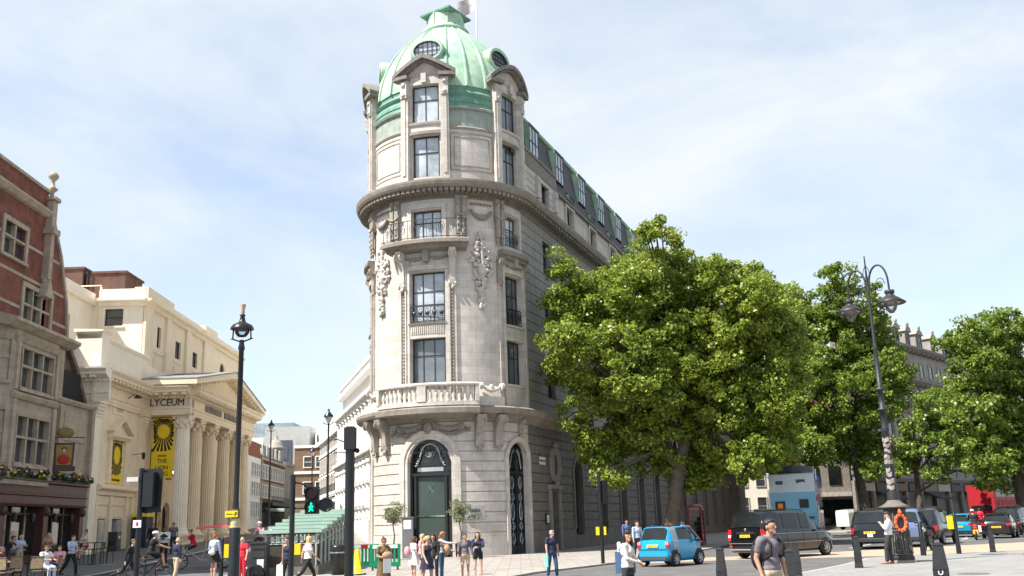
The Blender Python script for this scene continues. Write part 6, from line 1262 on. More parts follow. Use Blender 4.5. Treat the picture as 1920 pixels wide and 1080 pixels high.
rb3 = thing('red_coach_front', 'red and white bus front showing between the hotel corner and the tour bus', 'bus'); mb = MB(); mb.box(-1.2, 1.2, 0, 9, .35, 2.2); mb.build('lower_body', RB, rb3); mb = MB(); mb.box(-1.15, 1.15, .1, 8.9, 2.2, 2.35); mb.build('roof_panel', BW_, rb3); mb = MB(); mb.ball((.3, -.02, 1.75), (.2, .05, .2), 8, 5); mb.build('headlamp', WHT, rb3); mb = MB(); mb.box(-.5, .9, -.04, 0, 1.15, 1.35); mb.build('plate_strip', YELP, rb3); place(rb3, gx(1440, 88), 88, 14)
# ------------------------------------------------------------ two-wheelers
def two_wheel(name, label, cat, x, y, az, wr, L_, frame, col, heavy):
    t = thing(name, label, cat)
    for yy in (-L_/2, L_/2):
        mb = MB(); mb.tube([(0, yy+wr*cos(q), wr+wr*sin(q)) for q in [2*pi*i/20 for i in range(21)]], .05 if heavy else .02, 6, caps=False); w_ = mb.build('wheel', RUB, t)
        mb = MB(); [mb.tube([(0, yy, wr), (0, yy+wr*.95*cos(q), wr+wr*.95*sin(q))], .008 if not heavy else .02, 3) for q in [pi*i/5 for i in range(10)]]; mb.build('spokes', ALLOY, w_)
    mb = MB()
    if heavy:
        mb.ball((0, .15, .78), (.16, .3, .15), 10, 6); mb.ball((0, -.3, .8), (.17, .4, .1), 10, 6); mb.box(-.14, .14, -.25, .3, .3, .62); mb.tube([(0, L_/2, wr), (0, L_/2-.25, .85), (0, L_/2-.35, 1.05)], .04, 6); mb.ball((0, -L_/2+.1, .68), (.1, .28, .1), 8, 5); mb.ball((0, L_/2-.02, .62), (.08, .25, .06), 8, 5)
        mb.build('body', col, t); mb = MB(); mb.tube([(-.36, L_/2-.42, 1.08), (0, L_/2-.34, 1.02), (.36, L_/2-.42, 1.08)], .02, 5); [mb.ball((s_*.33, L_/2-.38, 1.22), (.07, .02, .05), 8, 5) for s_ in (-1, 1)]; mb.build('handlebar', BLK, t)
        mb = MB(); mb.ball((0, L_/2-.2, .9), (.11, .06, .11), 10, 6); mb.build('headlamp', CHROME, t); mb = MB(); mb.box(-.1, .1, -L_/2-.12, -L_/2-.08, .62, .72); mb.build('tail_lamp', REDL, t)
    else:
        for p, q in (((0, -L_/2, wr), (0, -.1, .3)), ((0, -.1, .3), (0, -.22, .85)), ((0, -L_/2, wr), (0, -.2, .78)), ((0, -.1, .3), (0, .35, .78)), ((0, -.2, .78), (0, .35, .86)), ((0, L_/2, wr), (0, .35, .9))): mb.tube([p, q], .022, 6)
        mb.build('frame', col, t); mb = MB(); mb.ball((0, -.24, .9), (.08, .14, .04), 8, 5); mb.build('saddle', BLK, t); mb = MB(); mb.tube([(-.28, .28, 1.0), (-.1, .38, .96), (.1, .38, .96), (.28, .28, 1.0)], .016, 5); mb.build('handlebar', BLK, t)
    return place(t, x, y, az)
two_wheel('motor_scooter', 'scooter with yellow number plate ridden away beside the black hatchback', 'scooter', gx(1823, 58), 58, 22, .27, 1.3, None, paint('scooter_red', (.4, .03, .02)), 1)
sc_ = [o for o in COL.objects if o.name.startswith('motor_scooter')][0]; mb = MB(); mb.box(-.13, .13, -.83, -.8, .35, .58); o = mb.build('number_plate', YELP, None); o.parent = sc_
mb = MB(); mb.box(.18, .32, -.5, -.1, .45, .8); o = mb.build('white_pannier', WHT, None); o.parent = sc_
two_wheel('motorcycle', 'black motorcycle with round headlamp parked right of the lamp pedestal', 'motorcycle', gx(1732, 44.5), 44.5, 215, .31, 1.4, None, BLK, 1)
two_wheel('motorcycle', 'dark motorcycle cut off by the right edge of the photo', 'motorcycle', gx(1916, 58), 58, 200, .31, 1.4, None, BLK, 1)
two_wheel('bicycle', 'dark bicycle ridden by the man in the white helmet', 'bicycle', gx(285, 38.5), 38.5, 60, .34, 1.05, None, BLK, 0)
two_wheel('bicycle', 'silver bicycle ridden towards the camera by the woman in a white helmet', 'bicycle', gx(488, 52), 52, 180, .34, 1.05, None, ALLOY, 0)
# pedicab
pc = thing('pedicab', 'pedicab with red canopy and red seat by the theatre steps', 'pedicab')
for x_, y_ in ((-.5, -.9), (.5, -.9), (0, 1.0)):
    mb = MB(); mb.tube([(x_, y_+.33*cos(q), .33+.33*sin(q)) for q in [2*pi*i/20 for i in range(21)]], .025, 6, caps=False); w_ = mb.build('wheel', RUB, pc); mb = MB(); [mb.tube([(x_, y_, .33), (x_, y_+.31*cos(q), .33+.31*sin(q))], .008, 3) for q in [pi*i/5 for i in range(10)]]; mb.build('spokes', ALLOY, w_)
mb = MB(); [mb.tube([p, q], .028, 6) for p, q in (((0, 1.0, .33), (0, .7, .95)), ((0, .7, .8), (0, .1, .35)), ((0, .1, .35), (0, -.1, .85)), ((0, .1, .35), (0, -.9, .35)), ((-.5, -.9, .34), (.5, -.9, .34)))]; mb.tube([(-.3, .5, 1.05), (0, .68, .98), (.3, .5, 1.05)], .018, 5); mb.build('frame', ALLOY, pc)
mb = MB(); mb.box(-.55, .55, -1.0, -.45, .5, .68); mb.box(-.55, .55, -1.15, -1.0, .5, 1.2); mb.box(-.6, -.5, -1.0, -.4, .45, .95); mb.box(.5, .6, -1.0, -.4, .45, .95); mb.build('passenger_seat', mat('red_vinyl', (.4, .015, .03), .4), pc)
mb = MB(); rows = [[(x_, y_, 1.75+.14*cos(x_*2)-.08*abs(y_+.5)) for x_ in (-.62, -.3, 0, .3, .62)] for y_ in (-1.35, -.9, -.45, 0, .35)]; mb.smooth = True; mb.grid(rows); mb.build('canopy', mat('red_canopy', (.62, .04, .03), .6), pc)
mb = MB(); [mb.tube([(s_*.55, y_, .9), (s_*.58, y_-.05, 1.72)], .02, 5) for s_ in (-1, 1) for y_ in (-1.1, -.1)]; mb.build('canopy_pole', mat('pale_wood', (.5, .35, .2), .6), pc)
place(pc, gx(383, 45.5), 45.5, 255)
# ============================================================ street furniture
def dress(F, parent, spec, name, m): mb = MB(F); [mb.tube(*q) for q in spec]; return mb.build(name, m, parent)
# ornate double lamp on the island
LX, LY = 12.86, 34.2; F = XF(LX, LY, IP, 20)
lp = thing('ornate_street_lamp', 'tall ornate double-armed lamp standard on an octagonal iron pedestal', 'street lamp', (LX, LY, IP))
def octo(r, z, k=0): return [(r*cos(2*pi*i/8+pi/8), r*sin(2*pi*i/8+pi/8), z) for i in range(8)]
DI = mat('dark_iron_grey', (.022, .024, .028), .5, .3, 5, bump=.3, bscale=25)
mb = MB(F); mb.grid([octo(.54, 0), octo(.54, .06), octo(.51, .08)], close_u=True, caps=True); mb.build('stone_base', mat('worn_base_stone', (.3, .24, .18), .9, .3), lp)
mb = MB(F); mb.grid([octo(r, z) for r, z in ((.49, .08), (.49, .18), (.45, .22), (.41, 1.0), (.43, 1.03), (.40, 1.08), (.36, 1.7), (.40, 1.76), (.38, 1.8))], close_u=True, caps=True); pd = mb.build('pedestal', DI, lp)
mb = MB(F)
for i in range(8):
    a = 2*pi*(i+1)/8; ca, sa = cos(a), sin(a)
    def Q(u, z, rr): return (ca*rr-sa*u, sa*rr+ca*u, z)
    for z0, z1, r0, r1, w0, w1 in ((.28, .95, .43, .39, .14, .11), (1.14, 1.66, .385, .345, .10, .085)):
        P = [Q(-w0, z0, r0), Q(w0, z0, r0), Q(w1, z1, r1), Q(-w1, z1, r1)]; mb.tube(P+[P[0]], .012, 4)
        P = [Q(-w0*.5, z0+.12, r0-.003), Q(w0*.5, z0+.12, r0-.003), Q(w1*.5, z1-.12, r1+.003), Q(-w1*.5, z1-.12, r1+.003)]; mb.tube(P+[P[0]], .009, 4)
mb.build('panel_moulding', mat('worn_gilt_edge', (.22, .19, .14), .6), pd)
mb = MB(F); mb.lathe((0, 0, 1.78), [(.3, 0), (.50, .03), (.52, .06), (.36, .13), (.26, .2), (.2, .28)], 24); mb.build('pedestal_cap', mat('weathered_cap', (.13, .115, .10), .7, .3), lp)
POLE = [(.20, 2.0), (.21, 2.2), (.16, 2.4), (.15, 3.2), (.17, 3.25), (.13, 3.35), (.12, 4.4), (.15, 4.45), (.11, 4.55), (.10, 5.1), (.2, 5.14), (.2, 5.18), (.1, 5.24), (.1, 5.8), (.19, 5.84), (.19, 5.9), (.085, 5.95), (.07, 7.3), (.085, 7.35), (.06, 7.45), (.05, 9.7), (.03, 10.3), (.02, 10.75)]
mb = MB(F); mb.lathe((0, 0, 0), POLE, 12); mb.build('pole', DI, lp)
mb = MB(F); rnd = random.Random(4)
for i in range(9):
    z = 2.4+.2*i+.08*rnd.random(); rr = .172-.02*(z-2.4); a0 = -pi/2-1.3+.5*rnd.random(); nn_ = 5+rnd.randrange(6); mb.grid([[(rr*cos(a0+q), rr*sin(a0+q), z+h_+.03*sin(q*4+i)) for q in [j*.25 for j in range(nn_)]] for h_ in (0, .11+.06*rnd.random())])
mb.build('torn_sticker', mat('torn_paper', (.26, .22, .2), .8, .6, 9), lp)
uu = Vector((.55, -.83, 0)).normalized()
WF = XF(LX, LY, IP, 0)
for s_ in (-1, 1):
    u_ = uu*s_; mb = MB(WF); arc = [tuple(u_*(0.55-.55*cos(q))+Vector((0, 0, 9.15+.85*sin(q*.5+.0)+(.15*sin(q))))) for q in [pi*i/12 for i in range(13)]]
    arc = [tuple(u_*(.06+.40*(1-cos(q)))+Vector((0, 0, 9.45+.85*sin(q)**.8))) for q in [pi*i/14 for i in range(15)]]; arc += [tuple(u_*.86+Vector((0, 0, 9.3)))]
    mb.tube(arc, .035, 6); mb.tube([tuple(u_*(.5+.22*cos(q)*(1-q/14))+Vector((0, 0, 9.55+.3*sin(q)*(1-q/14)))) for q in [p*.6 for p in range(18)]], .014, 4)
    mb.tube([tuple(u_*x+Vector((0, 0, z))) for x, z in ((.05, 8.9), (.3, 9.25), (.28, 9.6), (.12, 9.5))], .016, 4); mb.tube([tuple(u_*x+Vector((0, 0, z))) for x, z in ((0, 9.9), (.14, 10.0), (.12, 10.2), (.04, 10.35))], .012, 4); a_ = mb.build('lamp_arm', DI, lp)
    c = u_*.86; mb = MB(WF); mb.lathe((c.x, c.y, 8.8), [(.1, .5), (.17, .48), (.17, .38), (.12, .34), (.2, .26), (.34, .16), (.52, .02), (.5, .0), (.3, .06)], 20); h_ = mb.build('lamp_hood', DI, lp)
    mb = MB(WF); mb.lathe((c.x, c.y, 8.45), [(.0, 0), (.08, .02), (.17, .14), (.22, .3), (.24, .4)], 16); mb.build('glass_bowl', clear_glass('lamp_bowl_glass'), h_)
    mb = MB(WF); mb.lathe((c.x, c.y, 8.83), [(.34, 0), (.2, .04), (.06, .05)], 16); mb.build('reflector', mat('lamp_reflector', (.4, .33, .26), .4), h_)
OR = mat('orange_painted_iron', (.62, .11, .04), .5, .15, 6); mb = MB(XF(LX, LY, IP, 0)); n = 16
cr_ = Vector((-.02, -.46, 1.3)); 
mb.tube([tuple(cr_+Vector(((.17)*cos(2*pi*i/n), -.0, .25*sin(2*pi*i/n)))) for i in range(n+1)], .055, 7, caps=False)
for i in range(12): a = 2*pi*i/12; mb.ball(tuple(cr_+Vector((.19*cos(a), -.03, .28*sin(a)))), (.045, .04, .045), 6, 4)
mb.ball(tuple(cr_+Vector((0, -.03, .34))), (.08, .05, .08), 7, 5); mb.ball(tuple(cr_+Vector((0, 0, .41))), (.05, .05, .06), 6, 4); cr2 = mb.build('orange_crest', OR, lp)
mb = MB(XF(LX, LY, IP, 0)); mb.ball(tuple(cr_+Vector((0, .03, 0))), (.15, .03, .23), 12, 8); mb.build('crest_field', DI, cr2)
# lantern post on the left
LX2, LY2 = -6.27, 22.0; F = XF(LX2, LY2, 0)
l2 = thing('street_lamp', 'black lamp post with a domed lantern in front of the theatre', 'street lamp', (LX2, LY2, 0)); BK = mat('black_gloss_post', (.012, .013, .016), .3, .2, 6)
mb = MB(F); mb.lathe((0, 0, 0), [(.14, 0), (.125, .1), (.118, 1.78), (.09, 1.82), (.1, 1.86), (.075, 1.9), (.07, 2.3), (.062, 2.4), (.058, 5.75), (.08, 5.8), (.06, 5.9), (.05, 6.0)], 14); mb.build('pole', BK, l2)
mb = MB(F); mb.lathe((0, 0, 1.79), [(.115, 0), (.125, .03), (.1, .07), (.12, .1), (.085, .16), (.09, .2)], 14); mb.build('gold_collar', mat('pale_gold', (.5, .43, .22), .5), l2)
mb = MB(F); mb.lathe((0, 0, 2.0), [(.09, 0), (.09, .2)], 14); mb.build('sticker_band', mat('dark_sticker', (.1, .09, .09), .5, .7, 14), l2)
mb = MB(F)
for s_ in (-1, 1): mb.tube([(0, 0, 5.95), (s_*.2, 0, 6.02), (s_*.21, 0, 6.05), (s_*.2, 0, 6.28)], .018, 5); mb.ball((s_*.22, 0, 6.03), (.04, .02, .02), 6, 4)
mb.build('lantern_bracket', BK, l2)
mb = MB(F); mb.lathe((0, 0, 6.25), [(.27, 0), (.26, .04), (.22, .1), (.1, .16), (.07, .2), (.05, .3), (.07, .34), (.04, .36)], 18); mb.build('lantern_hood', BK, l2); mb = MB(F); mb.lathe((0, 0, 6.06), [(0, 0), (.1, .02), (.16, .1), (.17, .19)], 14); mb.build('glass_globe', clear_glass('lantern_glass'), l2)
mb = MB(F); mb.lathe((0, 0, 6.6), [(.03, 0), (.05, .05), (.045, .12), (.07, .2), (.07, .24)], 10); mb.build('photocell', mat('terracotta_cap', (.5, .35, .25), .6), l2)
ys = thing('direction_sign', 'small yellow arrow sign clipped to the left lamp post', 'sign', (LX2, LY2-.1, 2.1)); mb = MB(F); mb.box(-.20, .08, -.12, -.1, 2.02, 2.16); mb.build('panel', YEL, ys); mb = MB(F); mb.tube([(0, -.125, 2.06), (.05, -.125, 2.12)], .008, 4); mb.tube([(.02, -.125, 2.125), (.055, -.125, 2.125), (.055, -.125, 2.09)], .007, 4); mb.box(-.17, -.03, -.123, -.12, 2.08, 2.095); mb.build('arrow', BLK, ys)
def far_lamp(label, px, Y, h): 
    x = gx(px, Y); z = GZ(x, Y); t = thing('street_lamp', label, 'street lamp', (x, Y, z), 'far lamp posts down the side street'); F = XF(x, Y, z); mb = MB(F); mb.lathe((0, 0, 0), [(.16, 0), (.13, 1.2), (.08, 1.4), (.05, h-.5), (.05, h-.1)], 8); mb.tube([(-.35, 0, h-.45), (0, 0, h-.6), (.35, 0, h-.45)], .03, 4); mb.build('pole', BK, t); mb = MB(F); mb.lathe((0, 0, h-.1), [(.3, 0), (.28, .1), (.1, .3), (.05, .5)], 10); mb.build('lantern_hood', BK, t); mb = MB(F); mb.lathe((0, 0, h-.5), [(.08, 0), (.18, .2), (.22, .4)], 8); mb.build('lantern_glass', mat('pale_lantern_glass', (.5, .52, .5), .2), t)
far_lamp('lamp post in front of the red brick terrace', 503, 82, 9.0); far_lamp('tall lamp post in front of the brown brick terrace', 613, 60, 8.3); far_lamp('short distant lamp post beside the white terrace windows', 583, 100, 7.5)
# traffic signals
def sig(name, label, x, y, h, r=.06, z0=0): t = thing(name, label, 'traffic signal', (x, y, z0), 'traffic signal posts'); mb = MB(XF(x, y, z0)); mb.tube([(0, 0, 0), (0, 0, h)], r, 10); mb.build('post', BK, t); return t
x = gx(259, 22); t = sig('traffic_signal', 'traffic signal seen from the back with a tall black backing board', x, 22, 3.15); F = XF(x, 22, 0, 8)
mb = MB(F); mb.prism([(-.04, 2.18), (.44, 2.18), (.46, 3.05), (.42, 3.14), (.06, 3.14), (0, 3.08)], .08, .1); mb.build('backing_board', BLK, t); mb = MB(F); mb.box(.1, .34, -.12, .08, 2.3, 3.05); [mb.box(.08, .36, -.06, .081, z, z+.02) for z in (2.55, 2.8)]; mb.build('signal_head', BK, t)
mb = MB(F); mb.box(-.1, .09, -.08, -.07, 1.86, 2.02); mb.build('white_sticker', WHT, t); mb = MB(F); mb.ball((0, -.085, 1.94), (.03, .005, .05), 8, 5); mb.build('pink_mark', mat('magenta_mark', (.5, .02, .15), .5), t)
mb = MB(F); mb.box(-.3, -.03, -.1, .05, 2.86, 2.96); mb.tube([(-.2, 0, 2.75), (0, 0, 2.7)], .015, 4); mb.build('detector_camera', mat('grey_white_casing', (.5, .5, .5), .5), t)
x = gx(547, 21); t = sig('pedestrian_signal', 'pedestrian signal post with a lit green walking figure', x, 21, 2.85, .055); F = XF(x, 21, 0)
mb = MB(F); mb.box(.28, .55, -.08, .12, 2.02, 2.58); mb.tube([(0, 0, 2.7), (.2, 0, 2.65), (.36, 0, 2.58)], .02, 5); mb.tube([(0, 0, 2.15), (.3, 0, 2.15)], .02, 5); hd = mb.build('signal_head', BK, t)
for zc, mm in ((2.44, mat('dark_red_lens', (.08, .01, .01), .3)), (2.16, mat('dark_green_lens', (.0, .03, .02), .3))):
    mb = MB(F); n = 16; mb.grid([[(.415+.125*cos(2*pi*i/n), yy, zc+.125*sin(2*pi*i/n)) for i in range(n)] for yy in (-.08, -.2)], close_u=True); mb.build('visor', BLK, hd); mb = MB(F); mb.face([(.415+.115*cos(2*pi*i/n), -.085, zc+.115*sin(2*pi*i/n)) for i in range(n)]); mb.build('lens', mm, hd)
mb = MB(F); mb.ball((.415, -.1, 2.235), (.02, .01, .02), 6, 4); mb.tube([(.415, -.1, 2.21), (.41, -.1, 2.15)], .022, 5); mb.tube([(.41, -.1, 2.15), (.375, -.1, 2.07)], .014, 4); mb.tube([(.41, -.1, 2.15), (.455, -.1, 2.08)], .014, 4); mb.tube([(.415, -.1, 2.2), (.37, -.1, 2.15)], .011, 4); mb.tube([(.415, -.1, 2.2), (.46, -.1, 2.16)], .011, 4); mb.build('green_figure', mat('lit_green', (.0, .9, .4), .5, emit=(.0, 1, .45, 1.3)), hd)
mb = MB(F); n = 16; mb.smooth = True; mb.grid([[(.72+rr*cos(2*pi*i/n), yy, 2.2+rr*sin(2*pi*i/n)) for i in range(n)] for rr, yy in ((.14, .1), (.15, -.1), (.13, -.12), (.11, -.06))], close_u=True, caps=True); mb.build('side_signal', BK, t)
mb = MB(F); mb.box(.08, .2, -.08, .02, 1.2, 1.42); mb.build('push_button_box', YEL, t)
x = gx(655, 18); t = sig('signal_post', 'thick black signal post in front of the hotel pavement', x, 18, 3.52, .085); F = XF(x, 18, 0); mb = MB(F); mb.box(-.1, .1, -.1, .1, 3.1, 3.5); mb.tube([(0, 0, 3.2), (-.25, 0, 3.3), (-.3, 0, 3.28)], .015, 4); mb.tube([(0, 0, 3.05), (-.3, 0, 3.05)], .012, 4); mb.ball((.13, 0, 3.08), (.05, .05, .05), 6, 4); mb.build('bracket_collar', BLK, t)
x = gx(1127, 40.2); t = sig('traffic_signal', 'slim black signal post with yellow boxes on the hotel pavement kerb', x, 40.2, 3.6, .075, HPV); F = XF(x, 40.2, HPV, 60); mb = MB(F); mb.box(-.15, .15, .1, .3, 2.35, 3.25); mb.build('signal_head', BLK, t); mb = MB(XF(x, 40.2, HPV)); mb.box(-.22, -.09, -.08, .06, 1.1, 1.42); mb.box(.09, .18, -.08, .06, 1.1, 1.42); mb.build('push_button_box', YEL, t)
# bollards
def bollard(label, px, Y, h=.98, w=.115):
    x = gx(px, Y); z = IP; t = thing('bollard', label, 'bollard', (x, Y, z), 'black bollards on the island pavement'); mb = MB(XF(x, Y, z, 25)); q = lambda k, zz: [(sx*k, sy*k, zz) for sx, sy in ((-1, -1), (1, -1), (1, 1), (-1, 1))]
    mb.grid([q(w, 0), q(w, .08), q(w*.92, .1), q(w*.9, h*.45), q(w*.62, h*.92), q(w*.68, h*.93), q(w*.68, h*.955), q(w*.15, h)], close_u=True, caps=True); mb.build('post', mat('bollard_iron', (.011, .012, .014), .6, .4, 8, bump=.4, bscale=40), t); mb = MB(XF(x, Y, z, 25)); mb.box(-w*.93, w*.93, -w*.93, w*.93, h*.44, h*.455); mb.build('band', BLK, t); return t
bollard('bollard standing alone just right of the small blue car', 1345, 23.5); bollard('front bollard of the pair right of the man with the backpack', 1473, 21); bollard('rear bollard of the pair right of the man with the backpack', 1485, 27); bollard('bollard between the people carrier and the man in white', 1600, 31.6)
bollard('largest bollard with a worn white mark right of the lamp pedestal', 1750, 21.5, 1.0, .17); bollard('bollard on the far right near the black hatchback', 1851, 39.9)
def post(name, label, cat, px, Y, h, r, sign=None):
    x = gx(px, Y); z = IP; t = thing(name, label, cat, (x, Y, z)); mb = MB(XF(x, Y, z)); mb.lathe((0, 0, 0), [(r*1.3, 0), (r*1.2, .3), (r, .35), (r, h), (r*.7, h+.03)], 12); mb.build('post', BK, t)
    if sign: mb = MB(XF(x, Y, z)); mb.box(*sign, ); mb.build('yellow_box', YEL, t)
    return t
post('slim_post', 'thin grey black post right behind the lamp pedestal', 'post', 1722, 39.0, 1.25, .085); post('slim_post', 'thin black post carrying a yellow box right of the motorcycle', 'post', 1788, 39.5, 1.5, .075, (-.28, -.1, -.08, .06, .95, 1.45)); post('slim_post', 'thin black post with a yellow box by the pedicab', 'post', 417, 38.5, 1.45, .07, (.1, .3, -.06, .06, .75, 1.25))
# worn mark on the big bollard
bb = [o for o in COL.objects if o.get('label', '').startswith('largest bollard')][0]; mb = MB(XF(bb.location.x, bb.location.y, IP, 25)); mb.tube([(-.04, -.165, .42), (-.04, -.168, .36), (0, -.17, .34), (.04, -.168, .36), (.04, -.165, .42)], .012, 4); mb.build('worn_mark', WHT, bb)
# telephone box
KX, KY = gx(1305, 63), 63; F = XF(KX, KY, HPV, 21); kb = thing('telephone_box', 'dark red telephone box on the shaded pavement behind the blue car', 'telephone box', (KX, KY, HPV)); KR = mat('telephone_box_red', (.28, .012, .012), .35, .15)
mb = MB(F); mb.box(-.46, .46, -.46, .46, 0, .12)
for sx in (-1, 1):
    for sy in (-1, 1): mb.box(*sorted((sx*.45, sx*.36)), *sorted((sy*.45, sy*.36)), .12, 2.1)
mb.box(-.46, .46, -.46, .46, 2.1, 2.35); mb.lathe((0, 0, 2.35), [(.6, 0), (.45, .1), (.2, .17), (0, .18)], 4, a0=pi/4, a1=2*pi+pi/4); mb.build('frame', KR, kb)
mb = MB(F)
for s_ in (-1, 1):
    for i in range(7): z = .4+.26*i; mb.box(-.36, .36, *sorted((s_*.42, s_*.44)), z, z+.025); mb.box(*sorted((s_*.42, s_*.44)), -.36, .36, z, z+.025)
mb.build('glazing_bars', KR, kb); mb = MB(F); mb.box(-.4, .4, -.4, .4, .3, 2.1); mb.build('glass', GLD, kb); mb = MB(F); mb.box(-.32, .32, -.475, -.46, 2.14, 2.3); mb.build('sign_panel', mat('opal_panel', (.35, .34, .32), .5), kb)
# stair enclosure with slatted green canopy
KO = (-8.75, 38.2); kio = thing('stair_enclosure', 'iron railed stair enclosure with stepped pale green slatted canopy', 'stair enclosure', (KO[0], KO[1], 0)); AZ = -4; F = XF(gx(545, 38), 38, 0, AZ); W2 = 1.05; KL = 12.0
mb = MB(F); mb.box(-W2, W2, 0, .22, 0, .38); mb.box(-W2, -W2+.2, .22, KL, 0, .42); mb.box(W2-.2, W2, .22, KL, 0, .42); mb.build('plinth', mat('dark_plinth_stone', (.16, .14, .125), .8, .2), kio)
SG = mat('pale_green_slat', (.25, .35, .29), .5, .1); PG = mat('pale_green_iron', (.40, .43, .37), .5, .3, 8)
for i in range(7): y_ = .1+KL*(i)/7; z = 1.6+.155*i; mb = MB(F); mb.prism([(y_-.05, z), (y_+1.95, z+.10), (y_+1.95, z+.16), (y_-.12, z+.14), (y_-.14, z+.02)], -W2-.12, W2+.12, ax=0); mb.build('canopy_slat', SG, kio); mb = MB(F); mb.box(-W2, W2, y_+.25, y_+.35, z-.04, z+.06); mb.build('slat_gap_shade', BLK, kio)  # black board under each slat paints in the shaded gap
mb = MB(F)
for s_ in (-1, 1):
    mb.tube([(s_*W2*.93, .1, 1.2), (s_*W2*.93, KL, 1.95)], .025, 5); 
mb.tube([(-W2, .1, 1.22), (W2, .1, 1.22)], .025, 5); mb.build('rail', PG, kio)
for s_ in (-1, 1):
    for i in range(10):
        y_ = .12+KL*i/9.3; zt = 1.62+.75*y_/KL
        for d_ in ((0, .3) if i else (0,)):
            mb = MB(F); mb.tube([(s_*W2*.9, y_+d_, .38), (s_*W2*.9, y_+d_, zt-.1), (s_*W2*.95, y_+d_+(.05 if not d_ else -.05), zt), (s_*W2*.98, y_+.15, zt+.05)], .046, 7); mb.ball((s_*W2*.95, y_+d_, zt-.08), (.075, .075, .08), 6, 4); mb.build('railing_post', PG, kio)
mb = MB(F); mb.box(-W2+.1, W2-.1, .08, .12, .38, 1.15); mb.build('front_panel', mat('dark_panel_and_interior', (.05, .045, .04), .7, .4, 12), kio)
mb = MB(F)
for i in range(8): a = -W2+.3+i*.22; mb.box(a, a+.12, .06, .13, 1.27, 1.5)
mb.build('frieze_panel', PG, kio)
mb = MB(F); mb.box(-W2+.22, W2-.22, .3, KL, .02, .1); mb.build('dark_well', BLK, kio)
mb = MB(F); mb.box(W2-.26, W2-.22, .2, KL, .42, 1.25); mb.box(-W2+.22, -W2+.26, .2, KL, .42, 1.25); mb.build('side_interior_shade', MATS['dark_panel_and_interior'], kio)  # dark boards behind the posts stand in for the unlit interior
# bins, cabinet, barriers
def lathe_thing(name, label, cat, px, Y, prof, m, extra=None, z=HPV):
    x = gx(px, Y); t = thing(name, label, cat, (x, Y, z)); mb = MB(XF(x, Y, z)); mb.lathe((0, 0, 0), prof, 16); mb.build('body', m, t)
    if extra: extra(t, XF(x, Y, z))
    return t
def bin_x(t, F): mb = MB(F); mb.lathe((0, 0, .78), [(.3, 0), (.31, .04), (.3, .05)], 16); mb.build('rim', ALLOY, t); mb = MB(F); mb.box(-.14, .14, -.3, -.27, .82, .95); mb.build('opening', BLK, t)
lathe_thing('litter_bin', 'round black litter bin at the corner of the stair railing', 'bin', 634, 37.5, [(.22, 0), (.27, .1), (.28, .78), (.29, 1.0), (.24, 1.08), (.0, 1.12)], BK, bin_x)
lathe_thing('traffic_cylinder', 'bright yellow plastic traffic cylinder beside the thick signal post', 'traffic cylinder', 670, 37.0, [(.3, 0), (.3, .06), (.17, .08), (.1, .85), (.09, .9), (.0, .92)], YEL, lambda t, F: (lambda mb: (mb.lathe((0, 0, .0), [(.34, 0), (.34, .05), (.2, .055)], 16), mb.build('rubber_foot', BLK, t)))(MB(F)))
x = gx(489, 37.5); cb = thing('litter_cabinet', 'dark square litter cabinet with a white notice left of the stair enclosure', 'cabinet', (x, 37.5, HPV)); F = XF(x, 37.5, HPV); CBM = mat('charcoal_cabinet', (.035, .04, .045), .4, .15)
mb = MB(F); mb.box(-.3, .28, -.25, .3, 0, 1.22); mb.box(-.33, .31, -.28, .33, 1.22, 1.28); mb.box(-.24, .22, -.27, -.25, .72, 1.12); mb.build('body', CBM, cb); mb = MB(F); mb.box(-.2, .18, -.28, -.27, .98, 1.05); mb.build('slot', BLK, cb); mb = MB(F); mb.box(-.05, .2, -.262, -.25, .3, .65); mb.build('white_notice', WHT, cb)
bg_ = thing('rubbish_bag', 'black rubbish bags slumped against the dark litter cabinet', 'rubbish bag', (x-.1, 37, HPV)); mb = MB(XF(x-.1, 37.0, HPV)); rnd = random.Random(1); [mb.ball((rnd.uniform(-.3, .3), rnd.uniform(-.2, .2), .22), (.26, .24, .26), 9, 6) for i in range(4)]; mb.build('bag', mat('black_plastic_sheen', (.02, .02, .022), .25, bump=.6, bscale=9), bg_)
GRN = mat('green_barrier_plastic', (.0, .22, .1), .45, .1)
for k, (px, Y, az, lb) in enumerate(((722, 40.6, 82, 'green plastic street barrier with red and white reflective strip'), (683, 42.2, 70, 'green plastic barrier half hidden behind the thick signal post'))):
    x = gx(px, Y); bt = thing('street_barrier', lb, 'barrier', (x, Y, HPV), 'green works barriers'); F = Flat(x, Y, az, HPV)
    mb = MB(F); 
    for z0, z1 in ((.12, .3), (.82, 1.0)): mb.box(-.62, .62, -.03, .03, z0, z1)
    mb.box(-.62, -.5, -.03, .03, .3, .82); mb.box(.5, .62, -.03, .03, .3, .82)
    for i in range(6): a = -.42+.15*i; mb.box(a, a+.09, -.025, .025, .3, .82)
    mb.build('panel', GRN, bt); mb = MB(F)
    for sx in (-.5, .5): mb.prism([(-.25, 0), (.25, 0), (.04, .14), (-.04, .14)], sx-.04, sx+.04, ax=0)
    mb.build('foot', BLK, bt); [(lambda mb: (mb.box(a_, a_+.35, .03, .04, .84, .98), mb.build('white_strip', WHT, bt)))(MB(F)) for a_ in (-.5, .15)]; mb = MB(F); mb.box(-.15, .15, .03, .041, .84, .98); mb.build('red_strip', REDL, bt)
